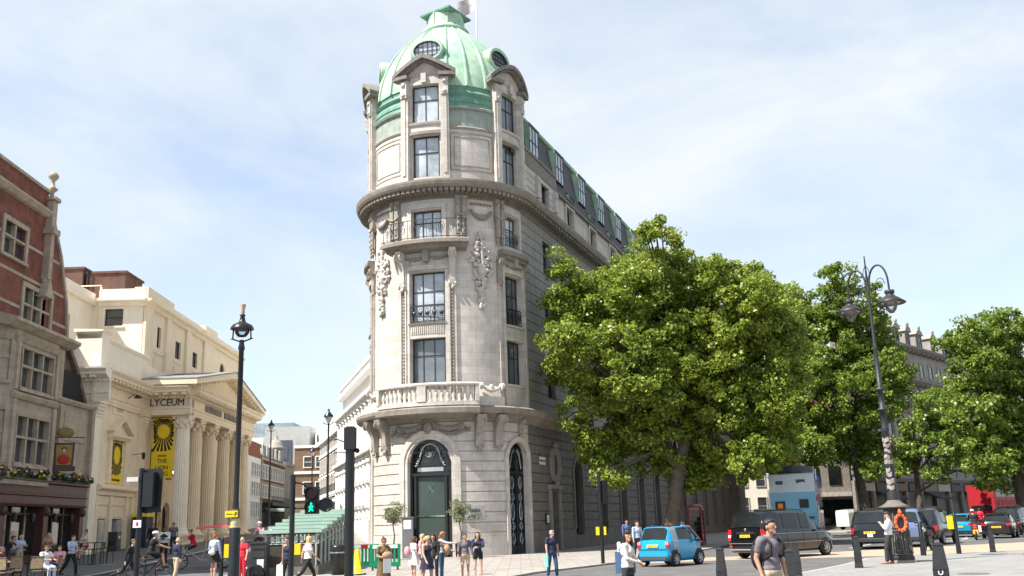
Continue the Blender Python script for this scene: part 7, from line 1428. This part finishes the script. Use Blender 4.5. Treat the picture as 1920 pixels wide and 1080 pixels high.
# pub furniture
WK = mat('woven_cane', (.24, .17, .1), .8, .4, 14); DK = mat('dark_chair_frame', (.03, .025, .02), .5)
def chair(label, px, Y, az, stool=False):
    x = gx(px, Y); z = GZ(x, Y)+.12; t = thing('bar_stool' if stool else 'cane_chair', label, 'stool' if stool else 'chair', (0, 0, 0), 'bar stools by the pub' if stool else 'cane chairs outside the pub'); h = .75 if stool else .45
    mb = MB(); mb.box(-.21, .21, -.2, .22, h-.04, h); mb.build('seat', DK if stool else WK, t)
    for sx in (-.18, .18):
        for sy in (-.17, .19): mb = MB(); mb.tube([(sx*1.1, sy*1.1, 0), (sx, sy, h-.04)], .018, 5); mb.build('leg', DK, t)
    mb = MB(); mb.box(-.21, .21, -.24, -.21, h+.08, h+(.28 if stool else .48)); mb.build('backrest', DK if stool else WK, t); mb = MB(); [mb.tube([(s_*.21, -.2, h-.04), (s_*.21, -.24, h+(.28 if stool else .5))], .018, 5) for s_ in (-1, 1)]; mb.tube([(-.21, -.24, h+(.28 if stool else .5)), (.21, -.24, h+(.28 if stool else .5))], .018, 5); mb.build('back_frame', DK, t)
    return place(t, x, Y, az, z)
chair('cane chair with its back to the camera at the bottom left corner', 12, 36.5, 5); chair('cane chair tucked behind the others left of the man in pale blue', 34, 38.5, 330); chair('cane chair with its back to the camera in front of the seated white shirt', 76, 37.0, 350); chair('cane chair turned side-on beside the walking man', 104, 37.5, 260)
chair('dark bar stool under the seated woman in the red skirt', 163, 48.5, 90, True); chair('empty dark bar stool left of the stage door', 186, 48.5, 270, True); chair('empty dark bar stool nearest the stage door', 203, 49.5, 200, True)
def table(label, px, Y, h, r):
    x = gx(px, Y); z = GZ(x, Y)+.12; t = thing('pub_table', label, 'table', (x, Y, z), 'tables outside the pub'); mb = MB(XF(x, Y, z)); mb.lathe((0, 0, h-.04), [(r, 0), (r, .04)], 18); mb.build('tabletop', DK, t); mb = MB(XF(x, Y, z)); mb.tube([(0, 0, .03), (0, 0, h-.04)], .035, 6); mb.build('pedestal', DK, t); mb = MB(XF(x, Y, z)); mb.lathe((0, 0, 0), [(.25, 0), (.22, .03)], 14); mb.build('foot', DK, t)
table('round table in front of the seated pub customers', 56, 40.0, .72, .4); table('high round table beside the woman in the red skirt', 178, 48.5, 1.05, .35)
x = gx(205, 56); bx_ = thing('black_litter_box', 'black floor-standing box between the two stage doors', 'cabinet', (x, 57, .6)); mb = MB(TH); mb.box(.95, 1.6, .2, .75, .3, 2.0); mb.build('body', CBM, bx_); mb = MB(TH); mb.box(1.2, 1.45, .75, .76, 1.6, 1.75); mb.build('label_panel', WHT, bx_)
tb = thing('ticket_booth', 'dark blue ticket booth with a yellow top by the theatre doors', 'booth', tuple(TH((5.0, .8, .7)))); mb = MB(TH); mb.box(4.0, 5.2, .5, 1.4, .3, 2.9); mb.build('body', mat('booth_navy', (.02, .03, .06), .4), tb); mb = MB(TH); mb.box(3.95, 5.25, .45, 1.45, 2.9, 3.1); mb.build('yellow_top', YEL, tb)

for i, (cx_, cy_, r_, zz) in enumerate(((12.0, 26.9, .42, IP), (9.6, 31.8, .3, .0), (-1.2, 34.5, .25, HPV), (17.5, 47.5, .35, .004))):
    mb = MB(); mb.lathe((cx_, cy_, zz), [(r_, .003), (r_*.92, .012), (r_*.9, .008), (.0, .008)], 20); tag(mb.build('manhole_cover', mat('cast_iron_cover', (.12, .11, .10), .6, .3, 20)), kind='structure')
# ============================================================ people
SKIN = {'pale': mat('skin_pale', (.55, .33, .24), .6, .05), 'tan': mat('skin_tan', (.42, .23, .15), .6, .05), 'brown': mat('skin_brown', (.16, .08, .05), .6, .05)}
def cloth(n, c): return mat('cloth_'+n, c, .85, .18, 6, bump=.5, bscale=12)
HAIRM = {'black': mat('hair_black', (.015, .012, .01), .5, .3, 12), 'brown': mat('hair_brown', (.07, .038, .02), .5, .3, 12), 'red': mat('hair_ginger', (.28, .1, .03), .5, .3, 12), 'blonde': mat('hair_blonde', (.5, .34, .16), .5, .3, 12), 'grey': mat('hair_grey', (.3, .28, .26), .5, .3, 12)}
EYEM = mat('eye_dark', (.02, .015, .012), .2); LIP = mat('lip_tone', (.35, .12, .09), .5); SHOE = mat('shoe_dark', (.03, .025, .02), .5); SHOEW = mat('shoe_white', (.6, .58, .55), .5); GLS = mat('sunglass_black', (.01, .01, .01), .1)
def dirv(s, f, o): f, o = rad(f), rad(o); return Vector((s*sin(o), sin(f)*cos(o), -cos(f)*cos(o)))
def cone(mb, a, b, ra, rb, n=10, fx=1.0, fy=1.0):
    a, b = Vector(a), Vector(b); mb.tube([a+(a-b).normalized()*ra*.55, a+(a-b).normalized()*ra*.3, a, a.lerp(b, .5), b, b+(b-a).normalized()*rb*.3, b+(b-a).normalized()*rb*.55], [ra*.35, ra*.8, ra, (ra+rb)/2*1.02, rb, rb*.8, rb*.35], n)
def fuse(mb, name, m, parent, vox, smooth=4):
    o = mb.build(name, m, None); md = o.modifiers.new('r', 'REMESH'); md.mode = 'VOXEL'; md.voxel_size = vox
    ms = o.modifiers.new('s', 'SMOOTH'); ms.iterations = smooth; ms.factor = .5
    dg = bpy.context.evaluated_depsgraph_get(); me = bpy.data.meshes.new_from_object(o.evaluated_get(dg)); me.name = name; o.modifiers.clear(); old = o.data; o.data = me; bpy.data.meshes.remove(old)
    me.materials.clear(); me.materials.append(m); me.polygons.foreach_set('use_smooth', [True]*len(me.polygons)); me.update(); o.parent = parent; return o
def person(label, x, y, az, H=1.7, top=None, bot=None, skin='pale', hair=('brown', 'short'), aL=(4, 8, 10, 4), aR=(4, 8, 10, 4), lL=(0, 0), lR=(0, 0), sleeve='short', leg='long', style='trousers', shoes=None, glasses=False, lean=0, headt=0, seat=None, z=None, fem=False, vox=.014, group='pedestrians on the pavements and crossings', cap=None, extra=None, nod=0):
    t = thing('person', label, 'person', (0, 0, 0), group); k = H/1.75; hg = seat
    sw = (.165 if fem else .195)*k; hw_ = .09*k
    P = Vector((0, 0, .93*k)); ln = rad(lean); up = Vector((0, sin(ln), cos(ln)))
    legs = {}
    for s_, l_ in ((-1, lL), (1, lR)):
        hip = P+Vector((s_*hw_, 0, -.02)); kn = hip+dirv(s_, l_[0], 2)*.43*k; an = kn+dirv(s_, l_[1], 0)*.42*k; legs[s_] = [hip, kn, an]
    low = min(legs[s_][2].z for s_ in legs)-.075*k
    dz = -low if seat is None else seat-(P.z-.08*k)
    P = P+Vector((0, 0, dz)); legs = {s_: [q+Vector((0, 0, dz)) for q in v] for s_, v in legs.items()}
    W_ = P+up*.14*k; C_ = P+up*.36*k; N_ = P+up*.53*k; hd = P+up*.60*k+Vector((0, .02+.03*sin(ln), 0)); HC = hd+Vector((0, .015*k, .075*k))
    arms = {}
    for s_, a_ in ((-1, aL), (1, aR)):
        sh = P+up*.475*k+Vector((s_*sw, 0, 0)); el = sh+dirv(s_, a_[0], a_[1])*.28*k; wr = el+dirv(s_, a_[2], a_[3])*.25*k; arms[s_] = [sh, el, wr]
    rot = Matrix.Rotation(rad(-headt), 3, 'Z') @ Matrix.Rotation(rad(-nod), 3, 'X')
    def hp(v): return HC+rot @ (Vector(v)*k)
    mb = MB(); bt = 1.0 if not fem else .86; th = .078 if not fem else .074
    mb.ball(tuple(P), (.165*k*(1 if fem else .95), .115*k, .13*k), 12, 8); mb.ball(tuple(W_), (.135*k*bt, .10*k, .15*k), 12, 8); mb.ball(tuple(C_), (.168*k*bt, .115*k, .17*k), 12, 8); cone(mb, arms[-1][0], arms[1][0], .062*k, .062*k)
    if fem: [mb.ball(tuple(C_+Vector((s_*.07*k, .085*k, -.01))), (.06*k, .05*k, .06*k), 8, 6) for s_ in (-1, 1)]
    cone(mb, N_-up*.05, hd, .052*k, .048*k); 
    mb.ball(tuple(HC+Vector((0, 0, .02*k))), (.074*k, .092*k, .10*k), 14, 10); mb.ball(tuple(hp((0, .022, -.045))), (.055*k, .062*k, .062*k), 12, 8); mb.ball(tuple(hp((0, .095, -.012))), (.013*k, .02*k, .022*k), 6, 5); mb.ball(tuple(hp((0, .075, -.085))), (.028*k, .02*k, .02*k), 8, 5)
    for s_ in (-1, 1): mb.ball(tuple(hp((s_*.075, -.005, -.005))), (.012*k, .02*k, .03*k), 6, 5)
    for s_ in (-1, 1):
        sh, el, wr = arms[s_]; cone(mb, sh, el, .046*k, .037*k); cone(mb, el, wr, .038*k, .025*k)
        d = (wr-el).normalized(); side = d.cross(Vector((0, 1, 0))); side = side.normalized() if side.length > .2 else Vector((1, 0, 0)); palm = wr+d*.055*k; mb.tube([wr, palm, palm+d*.04*k], [.025*k, .032*k, .028*k], 8)
        fwd = side.cross(d).normalized()
        for q, L_ in zip((-1.5, -.5, .5, 1.5), (.055, .07, .066, .05)):
            b0 = palm+d*.03*k+side*q*.015*k; mid = b0+d*L_*.55*k+fwd*.008; mb.tube([b0, mid, mid+(d*.75+fwd*.6).normalized()*L_*.5*k], [.0105*k, .010*k, .008*k], 6)
        tb = palm-d*.03*k+side*s_*(-.026)*k; mb.tube([tb, tb+(d*.6-side*s_*.8).normalized()*.035*k, tb+(d*.95-side*s_*.5).normalized()*.065*k], [.012*k, .011*k, .009*k], 6)
        hip, kn, an = legs[s_]; cone(mb, hip, kn, th*k, .052*k); cone(mb, kn, an, .05*k, .034*k); mb.ball(tuple(kn.lerp(an, .3)+Vector((0, -.018, 0))), (.046*k, .05*k, .09*k), 8, 6)
        mb.tube([an+Vector((0, -.03, -.03)), an+Vector((0, .05, -.045)), an+Vector((0, .14*k, -.055))], [.035*k, .035*k, .025*k], 8)
    body = fuse(mb, 'body', SKIN[skin], t, min(vox, .012), 2)
    for s_ in (-1, 1):
        e = MB(); e.ball(tuple(hp((s_*.03, .082, .012))), (.012*k, .008*k, .007*k), 8, 5); e.build('eye', EYEM, body)
    e = MB(); e.ball(tuple(hp((0, .083, -.05))), (.022*k, .008*k, .006*k), 8, 5); e.build('mouth', LIP, body)
    if glasses:
        e = MB(); [e.ball(tuple(hp((s_*.033, .088, .012))), (.028*k, .01*k, .02*k), 8, 6) for s_ in (-1, 1)]; [e.tube([hp((s_*.06, .075, .015)), hp((s_*.078, .0, .01))], .004, 4) for s_ in (-1, 1)]; e.tube([hp((-.03, .09, .015)), hp((.03, .09, .015))], .004, 4); e.build('sunglasses', GLS, t)
    # hair
    hc, hs = hair
    if hs != 'bald':
        mb = MB(); mb.ball(tuple(hp((0, -.022, .045))), (.085*k, .09*k, .085*k), 14, 9); mb.ball(tuple(hp((0, .03, .085))), (.072*k, .06*k, .04*k), 12, 7); mb.ball(tuple(hp((0, -.055, .0))), (.072*k, .05*k, .075*k), 12, 7)
        if hs in ('long', 'medium'):
            dn = .30 if hs == 'long' else .16
            for q in (-.065, -.03, .03, .065): cone(mb, hp((q, -.04, .02)), hp((q*1.25, -.045-.01*abs(q)*10, -dn)), .04*k, .024*k, 8)
            for s_ in (-1, 1): cone(mb, hp((s_*.072, -.005, .02)), hp((s_*.085, .0, -dn*.75)), .026*k, .018*k, 8)
        if hs == 'bun': mb.ball(tuple(hp((0, -.06, .14))), (.045*k, .045*k, .045*k), 10, 7)
        if hs == 'tail': cone(mb, hp((0, -.09, .06)), hp((0, -.16, -.02)), .035*k, .03*k, 8); cone(mb, hp((0, -.16, -.02)), hp((0, -.15, -.2)), .032*k, .012*k, 8)
        fuse(mb, 'hair', HAIRM[hc], t, .011, 2)
    else:
        mb = MB(); mb.ball(tuple(hp((0, -.03, -.01))), (.082*k, .075*k, .05*k), 12, 7); mb.build('hair', HAIRM[hc], t)
    if cap:
        mb = MB(); n = 12; mb.smooth = True
        if cap[1] == 'helmet': mb.ball(tuple(hp((0, -.01, .085))), (.10*k, .125*k, .075*k), 14, 8)
        else: mb.ball(tuple(hp((0, -.01, .08))), (.09*k, .1*k, .06*k), 14, 8); mb.ball(tuple(hp((0, .1, .055))), (.06*k, .055*k, .012*k), 10, 5)
        mb.build('helmet' if cap[1] == 'helmet' else 'cap', cap[0], t)
    # top
    if top is not None:
        mb = MB(); g = 1.16
        mb.ball(tuple(P+up*.04*k), (.172*k*(1 if fem else .98), .128*k, .10*k), 12, 8); mb.ball(tuple(W_), (.152*k*bt, .12*k, .16*k), 12, 8); mb.ball(tuple(C_), (.185*k*bt, .132*k, .165*k), 12, 8)
        if fem: [mb.ball(tuple(C_+Vector((s_*.07*k, .09*k, -.01))), (.066*k, .055*k, .066*k), 8, 6) for s_ in (-1, 1)]
        if sleeve != 'none':
            cone(mb, arms[-1][0], arms[1][0], .07*k, .07*k)
            for s_ in (-1, 1):
                sh, el, wr = arms[s_]
                if sleeve == 'short': cone(mb, sh, sh.lerp(el, .62), .062*k, .057*k)
                else: cone(mb, sh, el, .06*k, .05*k); cone(mb, el, el.lerp(wr, .9), .05*k, .037*k)
        fuse(mb, 'shirt' if style != 'dress' else 'dress_bodice', top, t, .014, 3)
    if bot is not None:
        if style in ('skirt', 'dress'):
            ln_ = {'mini': .30, 'knee': .46, 'long': .62}[leg]; mb = MB(); mb.smooth = True; n = 24; rows = []
            for i in range(7):
                q = i/6; rr = (.158+.10*q)*k; rows.append([(P.x+rr*cos(2*pi*j/n)*(1+.06*q*sin(j*2.1)), P.y+rr*.78*sin(2*pi*j/n)*(1+.06*q*cos(j*1.7)), P.z+.13*k-(ln_+.13)*q*k+.012*q*sin(j*1.3)) for j in range(n)])
            mb.grid(rows, close_u=True); mb.build('skirt', bot, t)
        else:
            mb = MB(); mb.ball(tuple(P), (.175*k*(1 if fem else .97), .128*k, .12*k), 12, 8)
            for s_ in (-1, 1):
                hip, kn, an = legs[s_]
                if leg == 'shorts': cone(mb, hip, hip.lerp(kn, .82 if not fem else .42), (th+.014)*k, (.072 if not fem else .082)*k)
                else: w_ = .0 if leg == 'slim' else .014; cone(mb, hip, kn, (th+.012)*k, (.056+w_)*k); cone(mb, kn, an+Vector((0, 0, .02)), (.054+w_)*k, (.038+w_*1.4)*k)
            fuse(mb, 'shorts' if leg == 'shorts' else 'trousers', bot, t, .014, 3)
    for s_ in (-1, 1):
        an = legs[s_][2]; mb = MB(); mb.tube([an+Vector((0, -.055, -.035)), an+Vector((0, -.02, -.035)), an+Vector((0, .06, -.05)), an+Vector((0, .17*k, -.06)), an+Vector((0, .19*k, -.062))], [.02, .042*k, .044*k, .036*k, .015], 8); mb.build('shoe', shoes or SHOE, t)
    J = dict(P=P, C=C_, W=W_, N=N_, H=HC, arms=arms, legs=legs, k=k, t=t, hp=hp)
    if extra: extra(t, J)
    t.scale = (1.09, 1.09, 1.0); place(t, x, y, az, (GZ(x, y)+(.12 if x < -12 else .04)) if z is None else z); return t
def bag_on(name, m, off, size, strap=None):
    def f(t, J):
        mb = MB(); c = J['P']+Vector(off); mb.ball(tuple(c), size, 12, 8); b = mb.build(name, m, t)
        if strap: s_ = strap; mb = MB(); sh = J['arms'][s_][0]+Vector((-s_*.05, 0, .07)); mb.tube([tuple(c+Vector((0, .05, size[2]*.8))), tuple(sh+Vector((0, .1, -.1))), tuple(sh), tuple(sh+Vector((0, -.12, -.1))), tuple(c+Vector((0, -.05, size[2]*.8)))], .016, 5); mb.build('strap', m, b)
    return f
def sheet_in(hand, m, w, h, nm):
    def f(t, J):
        p = J['arms'][hand][2]+Vector((0, .06, -.03)); mb = MB(); mb.box(p.x-w/2, p.x+w/2, p.y, p.y+.008, p.z-h*.7, p.z+h*.3); mb.build(nm, m, t)
    return f
WH = cloth('white', (.68, .67, .66)); LBL = cloth('light_blue', (.38, .46, .62)); NAV = cloth('navy', (.02, .025, .055)); BLKC = cloth('black', (.014, .014, .016)); GRY = cloth('grey_mauve', (.15, .135, .155)); BEI = cloth('beige', (.48, .38, .26)); RED = cloth('red', (.55, .02, .04)); JNS = cloth('denim', (.03, .075, .15)); OLV = cloth('olive', (.13, .095, .04)); CRM = cloth('off_white', (.62, .56, .52)); DGR = cloth('charcoal', (.035, .035, .04)); TAN = cloth('tan', (.35, .22, .13)); MRN = cloth('maroon', (.12, .02, .025)); PNK = cloth('pink', (.65, .3, .35)); LGR = cloth('pale_grey', (.35, .36, .38)); BLU = cloth('bag_blue', (.05, .1, .2)); SHB = mat('shoe_tan', (.3, .13, .06), .5)
def pp(px, Y): return gx(px, Y), Y
A0_ = (4, 8, 10, 4)
# nearest people
def backpack(t, J):
    mb = MB(); c = J['C']+Vector((0, -.2, -.12)); mb.ball(tuple(c), (.145, .09, .22), 12, 8); b = mb.build('backpack', BLKC, t); mb = MB()
    for s_ in (-1, 1): sh = J['arms'][s_][0]+Vector((-s_*.07, 0, .06)); mb.tube([tuple(c+Vector((s_*.09, 0, .18))), tuple(sh), tuple(sh+Vector((0, .12, -.1))), tuple(sh+Vector((s_*.01, .12, -.28))), tuple(c+Vector((s_*.14, .05, -.1)))], .022, 6)
    mb.build('strap', BLKC, b)
person('young man in a grey T-shirt with a black backpack walking in the foreground', *pp(1438, 15.0), 145, 1.66, GRY, BEI, 'tan', ('black', 'short'), (0, 8, 8, 4), (-12, 9, 20, 2), (16, 2), (-14, -22), vox=.008, headt=-8, extra=backpack, z=0)
def shoulder(t, J):
    mb = MB(); c = J['P']+Vector((-.2, -.12, .1)); mb.box(c.x-.07, c.x+.07, c.y-.16, c.y+.16, c.z-.2, c.z+.2); b = mb.build('shoulder_bag', BLU, t); mb = MB(); mb.tube([tuple(c+Vector((0, .12, .2))), tuple(J['arms'][-1][0]+Vector((.05, .05, .07))), tuple(J['arms'][-1][0]+Vector((.05, -.06, .06))), tuple(c+Vector((0, -.12, .2)))], .018, 5); mb.build('strap', BLU, b)
    mb = MB(); mb.lathe(tuple(c+Vector((0, -.1, .2))), [(.035, 0), (.035, .16), (.02, .18)], 10); mb.build('white_flask', WHT, t)
person('woman in a cream jumper with long dark hair and a blue shoulder bag', *pp(1172, 19), 118, 1.5, CRM, DGR, 'tan', ('black', 'long'), (15, 6, 62, -35), (15, 6, 66, -38), (10, 2), (-8, -12), sleeve='long', fem=True, vox=.009, headt=40, extra=shoulder, leg='slim', z=0)
# group outside the hotel
def box_held(t, J): p = (J['arms'][-1][2]+J['arms'][1][2])/2+Vector((0, .06, .02)); mb = MB(); mb.ball((p.x, p.y, p.z+.02), (.15, .1, .12), 10, 7); mb.tube([(p.x-.08, p.y, p.z+.1), (p.x, p.y, p.z+.2), (p.x+.08, p.y, p.z+.1)], .012, 5); mb.build('tan_bag', TAN, t); mb = MB(); mb.box(p.x-.05, p.x+.15, p.y+.1, p.y+.11, p.z-.42, p.z-.05); mb.build('paper', WHT, t)
person('woman in an olive dress and sunglasses holding a tan bag and white paper', *pp(719, 27.5), 150, 1.43, OLV, OLV, 'tan', ('brown', 'bun'), (12, 8, 85, -38), (10, 10, 75, -40), sleeve='short', leg='long', style='dress', glasses=True, fem=True, extra=box_held, z=0)
def pinkpack(t, J): mb = MB(); mb.ball(tuple(J['C']+Vector((0, -.2, -.1))), (.11, .08, .15), 10, 7); mb.build('pink_backpack', PNK, t)
person('girl in a short white dress with long brown hair and pink backpack', *pp(775, 31.5), 60, 1.37, WH, WH, 'pale', ('brown', 'long'), (8, 5, 20, -6), (8, 5, 25, -4), sleeve='short', leg='mini', style='dress', fem=True, extra=pinkpack, shoes=SHOEW)
person('fair-haired girl half hidden between two women outside the hotel', *pp(790, 33), 100, 1.43, PNK, JNS, 'pale', ('blonde', 'long'), A0_, A0_, fem=True, leg='shorts')
person('woman in a strapless dark dress and sunglasses walking past the hotel door', *pp(800, 28.5), 132, 1.45, NAV, NAV, 'pale', ('blonde', 'tail'), (-6, 8, -2, 6), (10, 8, 30, 0), (12, 4), (-8, -14), sleeve='none', leg='mini', style='dress', glasses=True, fem=True, headt=-20, z=0)
person('person dressed in black standing behind the woman in the dark dress', *pp(813, 31.5), 200, 1.42, BLKC, BLKC, 'tan', ('black', 'long'), (5, 10, 30, -5), (8, 12, 60, -10), sleeve='long', fem=True)
person('woman in a pale top and blue jeans reaching one arm out with a tan bag', *pp(827, 32), 100, 1.49, LGR, JNS, 'pale', ('red', 'medium'), (25, 10, 60, -15), (70, 12, 88, 5), sleeve='long', leg='slim', fem=True, nod=25, shoes=SHOEW, extra=bag_on('tan_handbag', TAN, (.2, .22, .12), (.13, .1, .17), 1))
person('boy in a grey shirt and beige shorts holding a phone beside the right olive tree', *pp(871, 32), 165, 1.4, GRY, BEI, 'tan', ('brown', 'short'), (8, 8, 14, 2), (5, 12, 30, 8), sleeve='long', leg='shorts')
person('girl in a navy top and black shorts with one hand at her mouth', *pp(895, 32), 175, 1.45, NAV, BLKC, 'pale', ('brown', 'long'), (40, 5, 70, -60), (30, 6, 150, -25), sleeve='long', leg='shorts', fem=True)
def carrier(t, J): p = J['arms'][1][2]+Vector((.02, 0, -.22)); mb = MB(); mb.prism([(-.1, 0), (.1, 0), (.06, -.22), (.1, -.3), (-.1, -.3), (-.06, -.22)], p.x-.01, p.x+.01, ax=0) if 0 else mb.box(p.x-.015, p.x+.015, p.y-.09, p.y+.09, p.z-.2, p.z+.16); mb.build('turquoise_bag', mat('turquoise_plastic', (.2, .5, .45), .5), t)
person('older man in a navy T-shirt and jeans carrying a turquoise bag', *pp(1033, 32.2), 150, 1.47, NAV, JNS, 'pale', ('grey', 'short'), (-6, 10, 4, 4), (4, 10, 14, 4), (10, 4), (-8, -12), extra=carrier, headt=-10, z=0)
person('curly-haired man in a pale blue shirt walking behind the small blue car', *pp(1193, 44.5), 150, 1.62, LBL, DGR, 'pale', ('brown', 'short'), A0_, A0_, (8, 2), (-8, -10), sleeve='long')
person('person in a blue jacket further back in the shade left of the curly-haired man', *pp(1174, 56), 160, 1.72, cloth('dusk_blue', (.08, .12, .25)), DGR, 'tan', ('black', 'short'), sleeve='long')
person('man in a pale top with his back turned by the plane tree trunk', *pp(1274, 60), 10, 1.76, LBL, DGR, 'brown', ('black', 'short'), sleeve='short')
# man at the lamp pedestal
person('man in a white shirt leaning on the lamp pedestal looking at his phone', *pp(1661, 33.4), 292, 1.7, WH, DGR, 'pale', ('black', 'short'), (20, 5, 140, -35), (20, 5, 145, -38), (14, 2), (2, -6), sleeve='long', shoes=SHB, nod=28, lean=-6, extra=sheet_in(1, BLK, .07, .14, 'phone'), z=0.03)
def seat_rider(label, x, y, az, top, bot, helm, sh, lbl_extra=None, skin='pale', hair=('brown', 'short'), **k): return person(label, x, y, az, 1.72, top, bot, skin, hair, (45, 8, 70, -8), (45, 8, 70, -8), (62, -12), (80, 8), sleeve=k.get('sleeve', 'short'), cap=helm, z=GZ(x, y), seat=sh, lean=12, leg=k.get('leg', 'long'), fem=k.get('fem', False), extra=k.get('extra'))
seat_rider('scooter rider in dark jacket and pale helmet seen from behind', *pp(1823, 58), 22, BLKC, DGR, (mat('helmet_white', (.7, .7, .7), .3), 'helmet'), .85, None, sleeve='long')
person('pedestrian with a red top crossing beyond the scooter rider', *pp(1836, 74), 30, 1.75, RED, DGR, 'pale', ('brown', 'short'), (40, 10, 120, 5), A0_)
# left side
person('man in a pale blue shirt and dark trousers striding along the pub terrace', *pp(136, 41.5), 105, 1.67, LBL, BLKC, 'pale', ('brown', 'short'), (10, 10, 70, -10), (14, 10, 75, -12), (20, 4), (-20, -38))
person('balding man in a pale blue shirt standing at the pub reading his phone', *pp(38, 44.5), 110, 1.64, LBL, BEI, 'pale', ('grey', 'bald'), (20, 8, 105, -35), (20, 8, 110, -35), nod=25)
person('waiter in dark navy leaning over a pub table', *pp(12, 43.5), 80, 1.68, NAV, BLKC, 'tan', ('black', 'short'), (50, 8, 60, 0), (55, 8, 70, 0), lean=22)
person('woman in a cream top and red skirt perched on the bar stool', *pp(161, 48.6), 200, 1.66, CRM, RED, 'pale', ('brown', 'bun'), (30, 8, 80, -10), (30, 8, 90, -12), (70, 5), (78, -5), fem=True, leg='shorts', seat=.80, z=GZ(gx(161, 48.6), 48.6)+.12, group='customers outside the pub')
person('woman in a tan vest with both hands raised to her face by the pub window', *pp(91, 46), 160, 1.66, TAN, BLKC, 'pale', ('blonde', 'medium'), (45, 10, 150, -15), (45, 10, 150, -15), (80, 0), (80, 0), sleeve='none', fem=True, seat=.8, z=GZ(gx(91, 46), 46)+.12, group='customers outside the pub')
person('seated person in a white shirt at the pub table facing the street', *pp(88, 38.8), 120, 1.66, WH, LBL, 'tan', ('brown', 'short'), (35, 8, 80, -20), (35, 8, 85, -20), (82, 0), (80, 0), seat=.5, z=.12, group='customers outside the pub')
person('seated customer in pink with only head and shoulders showing', *pp(114, 40.5), 180, 1.6, PNK, DGR, 'pale', ('brown', 'short'), (30, 8, 70, -10), (30, 8, 70, -10), (82, 0), (82, 0), seat=.5, z=.12, group='customers outside the pub')
person('seated customer in maroon at the bottom left corner', *pp(4, 38.5), 90, 1.66, MRN, BLKC, 'tan', ('brown', 'short'), (30, 8, 80, -15), (30, 8, 80, -15), (82, 0), (82, 0), seat=.5, z=.12, group='customers outside the pub')
person('door guard in a white shirt and black vest with folded arms', *pp(308, 48.0), 172, 1.7, WH, BLKC, 'brown', ('black', 'short'), (25, 10, 95, -62), (25, 10, 100, -60), sleeve='long', extra=lambda t, J: (lambda mb: (mb.ball(tuple(J['C']+Vector((0, 0, -.05))), (.175, .148, .2), 12, 8), mb.build('vest', BLKC, t)))(MB()))
person('person in black at the theatre doors behind the guard', *pp(286, 55), 170, 1.72, BLKC, BLKC, 'tan', ('black', 'short'), sleeve='long'); person('person in a grey top at the theatre doors right of the guard', *pp(325, 56), 190, 1.7, GRY, DGR, 'tan', ('black', 'short'))
seat_rider('cyclist in black clothes with a white helmet', *pp(283, 38.5), 60, BLKC, BLKC, (mat('helmet_white', (.7, .7, .7), .3), 'helmet'), .98, None, leg='shorts')
person('person in a black jacket stepping out behind the backing board', *pp(244, 36.5), 95, 1.66, BLKC, BLKC, 'pale', ('brown', 'short'), (15, 10, 60, -5), (-15, 12, 0, 4), (28, 10), (-24, -70), sleeve='long', z=0, lean=10)
person('bald man in a navy blazer and beige trousers crossing by the pedicab', *pp(333, 37.0), 40, 1.6, NAV, BEI, 'pale', ('grey', 'bald'), (4, 8, 16, 2), (-4, 8, 6, 4), (8, 0), (-8, -14), sleeve='long', z=0)
seat_rider('pedicab driver in a red polo shirt and pale cap', *pp(364, 45.7), 255, RED, DGR, (mat('cap_beige', (.5, .4, .35), .7), 'cap'), .92, None, leg='shorts')
person('ginger-haired woman in a pale blue top with a cream shoulder bag', *pp(403, 37.5), 20, 1.66, LBL, BLKC, 'pale', ('red', 'bun'), (6, 12, 40, -5), (6, 8, 16, 2), (6, 0), (-6, -8), sleeve='long', style='skirt', leg='mini', fem=True, extra=bag_on('cream_bag', CRM, (.05, -.2, .08), (.13, .08, .11), 1))
person('person in a full red tracksuit behind the left lamp post', *pp(456, 36.5), 200, 1.5, RED, RED, 'pale', ('grey', 'bald'), (10, 12, 20, 4), (8, 12, 16, 4))
seat_rider('woman on a bicycle in a pale pink top and white helmet', *pp(488, 52), 180, PNK, DGR, (MATS['helmet_white'], 'helmet'), 1.0, None, fem=True)
def wbag(t, J): p = J['arms'][1][2]; mb = MB(); mb.box(p.x-.16, p.x+.16, p.y-.05, p.y+.05, p.z-.5, p.z-.12); mb.build('white_carrier_bag', WHT, t); mb = MB(); mb.tube([(p.x-.1, p.y, p.z-.12), (p.x, p.y, p.z-.02), (p.x+.1, p.y, p.z-.12)], .01, 4); mb.build('bag_handle', WHT, t)
person('person in a sleeveless dark top carrying a white carrier bag behind the pedestrian signal', *pp(540, 31.5), 200, 1.47, NAV, BLKC, 'tan', ('black', 'short'), (8, 8, 12, 4), (-8, 8, 0, 4), sleeve='none', fem=True, extra=wbag)
person('long-haired blonde woman in a white top with a bright pink bag', *pp(578, 31.5), 60, 1.54, WH, BLKC, 'pale', ('blonde', 'long'), (-25, 8, -5, 4), (20, 8, 40, 2), (30, 12), (-28, -44), sleeve='short', fem=True, extra=bag_on('hot_pink_bag', mat('hot_pink', (.75, .05, .3), .5), (-.2, .12, .22), (.1, .09, .12), -1))
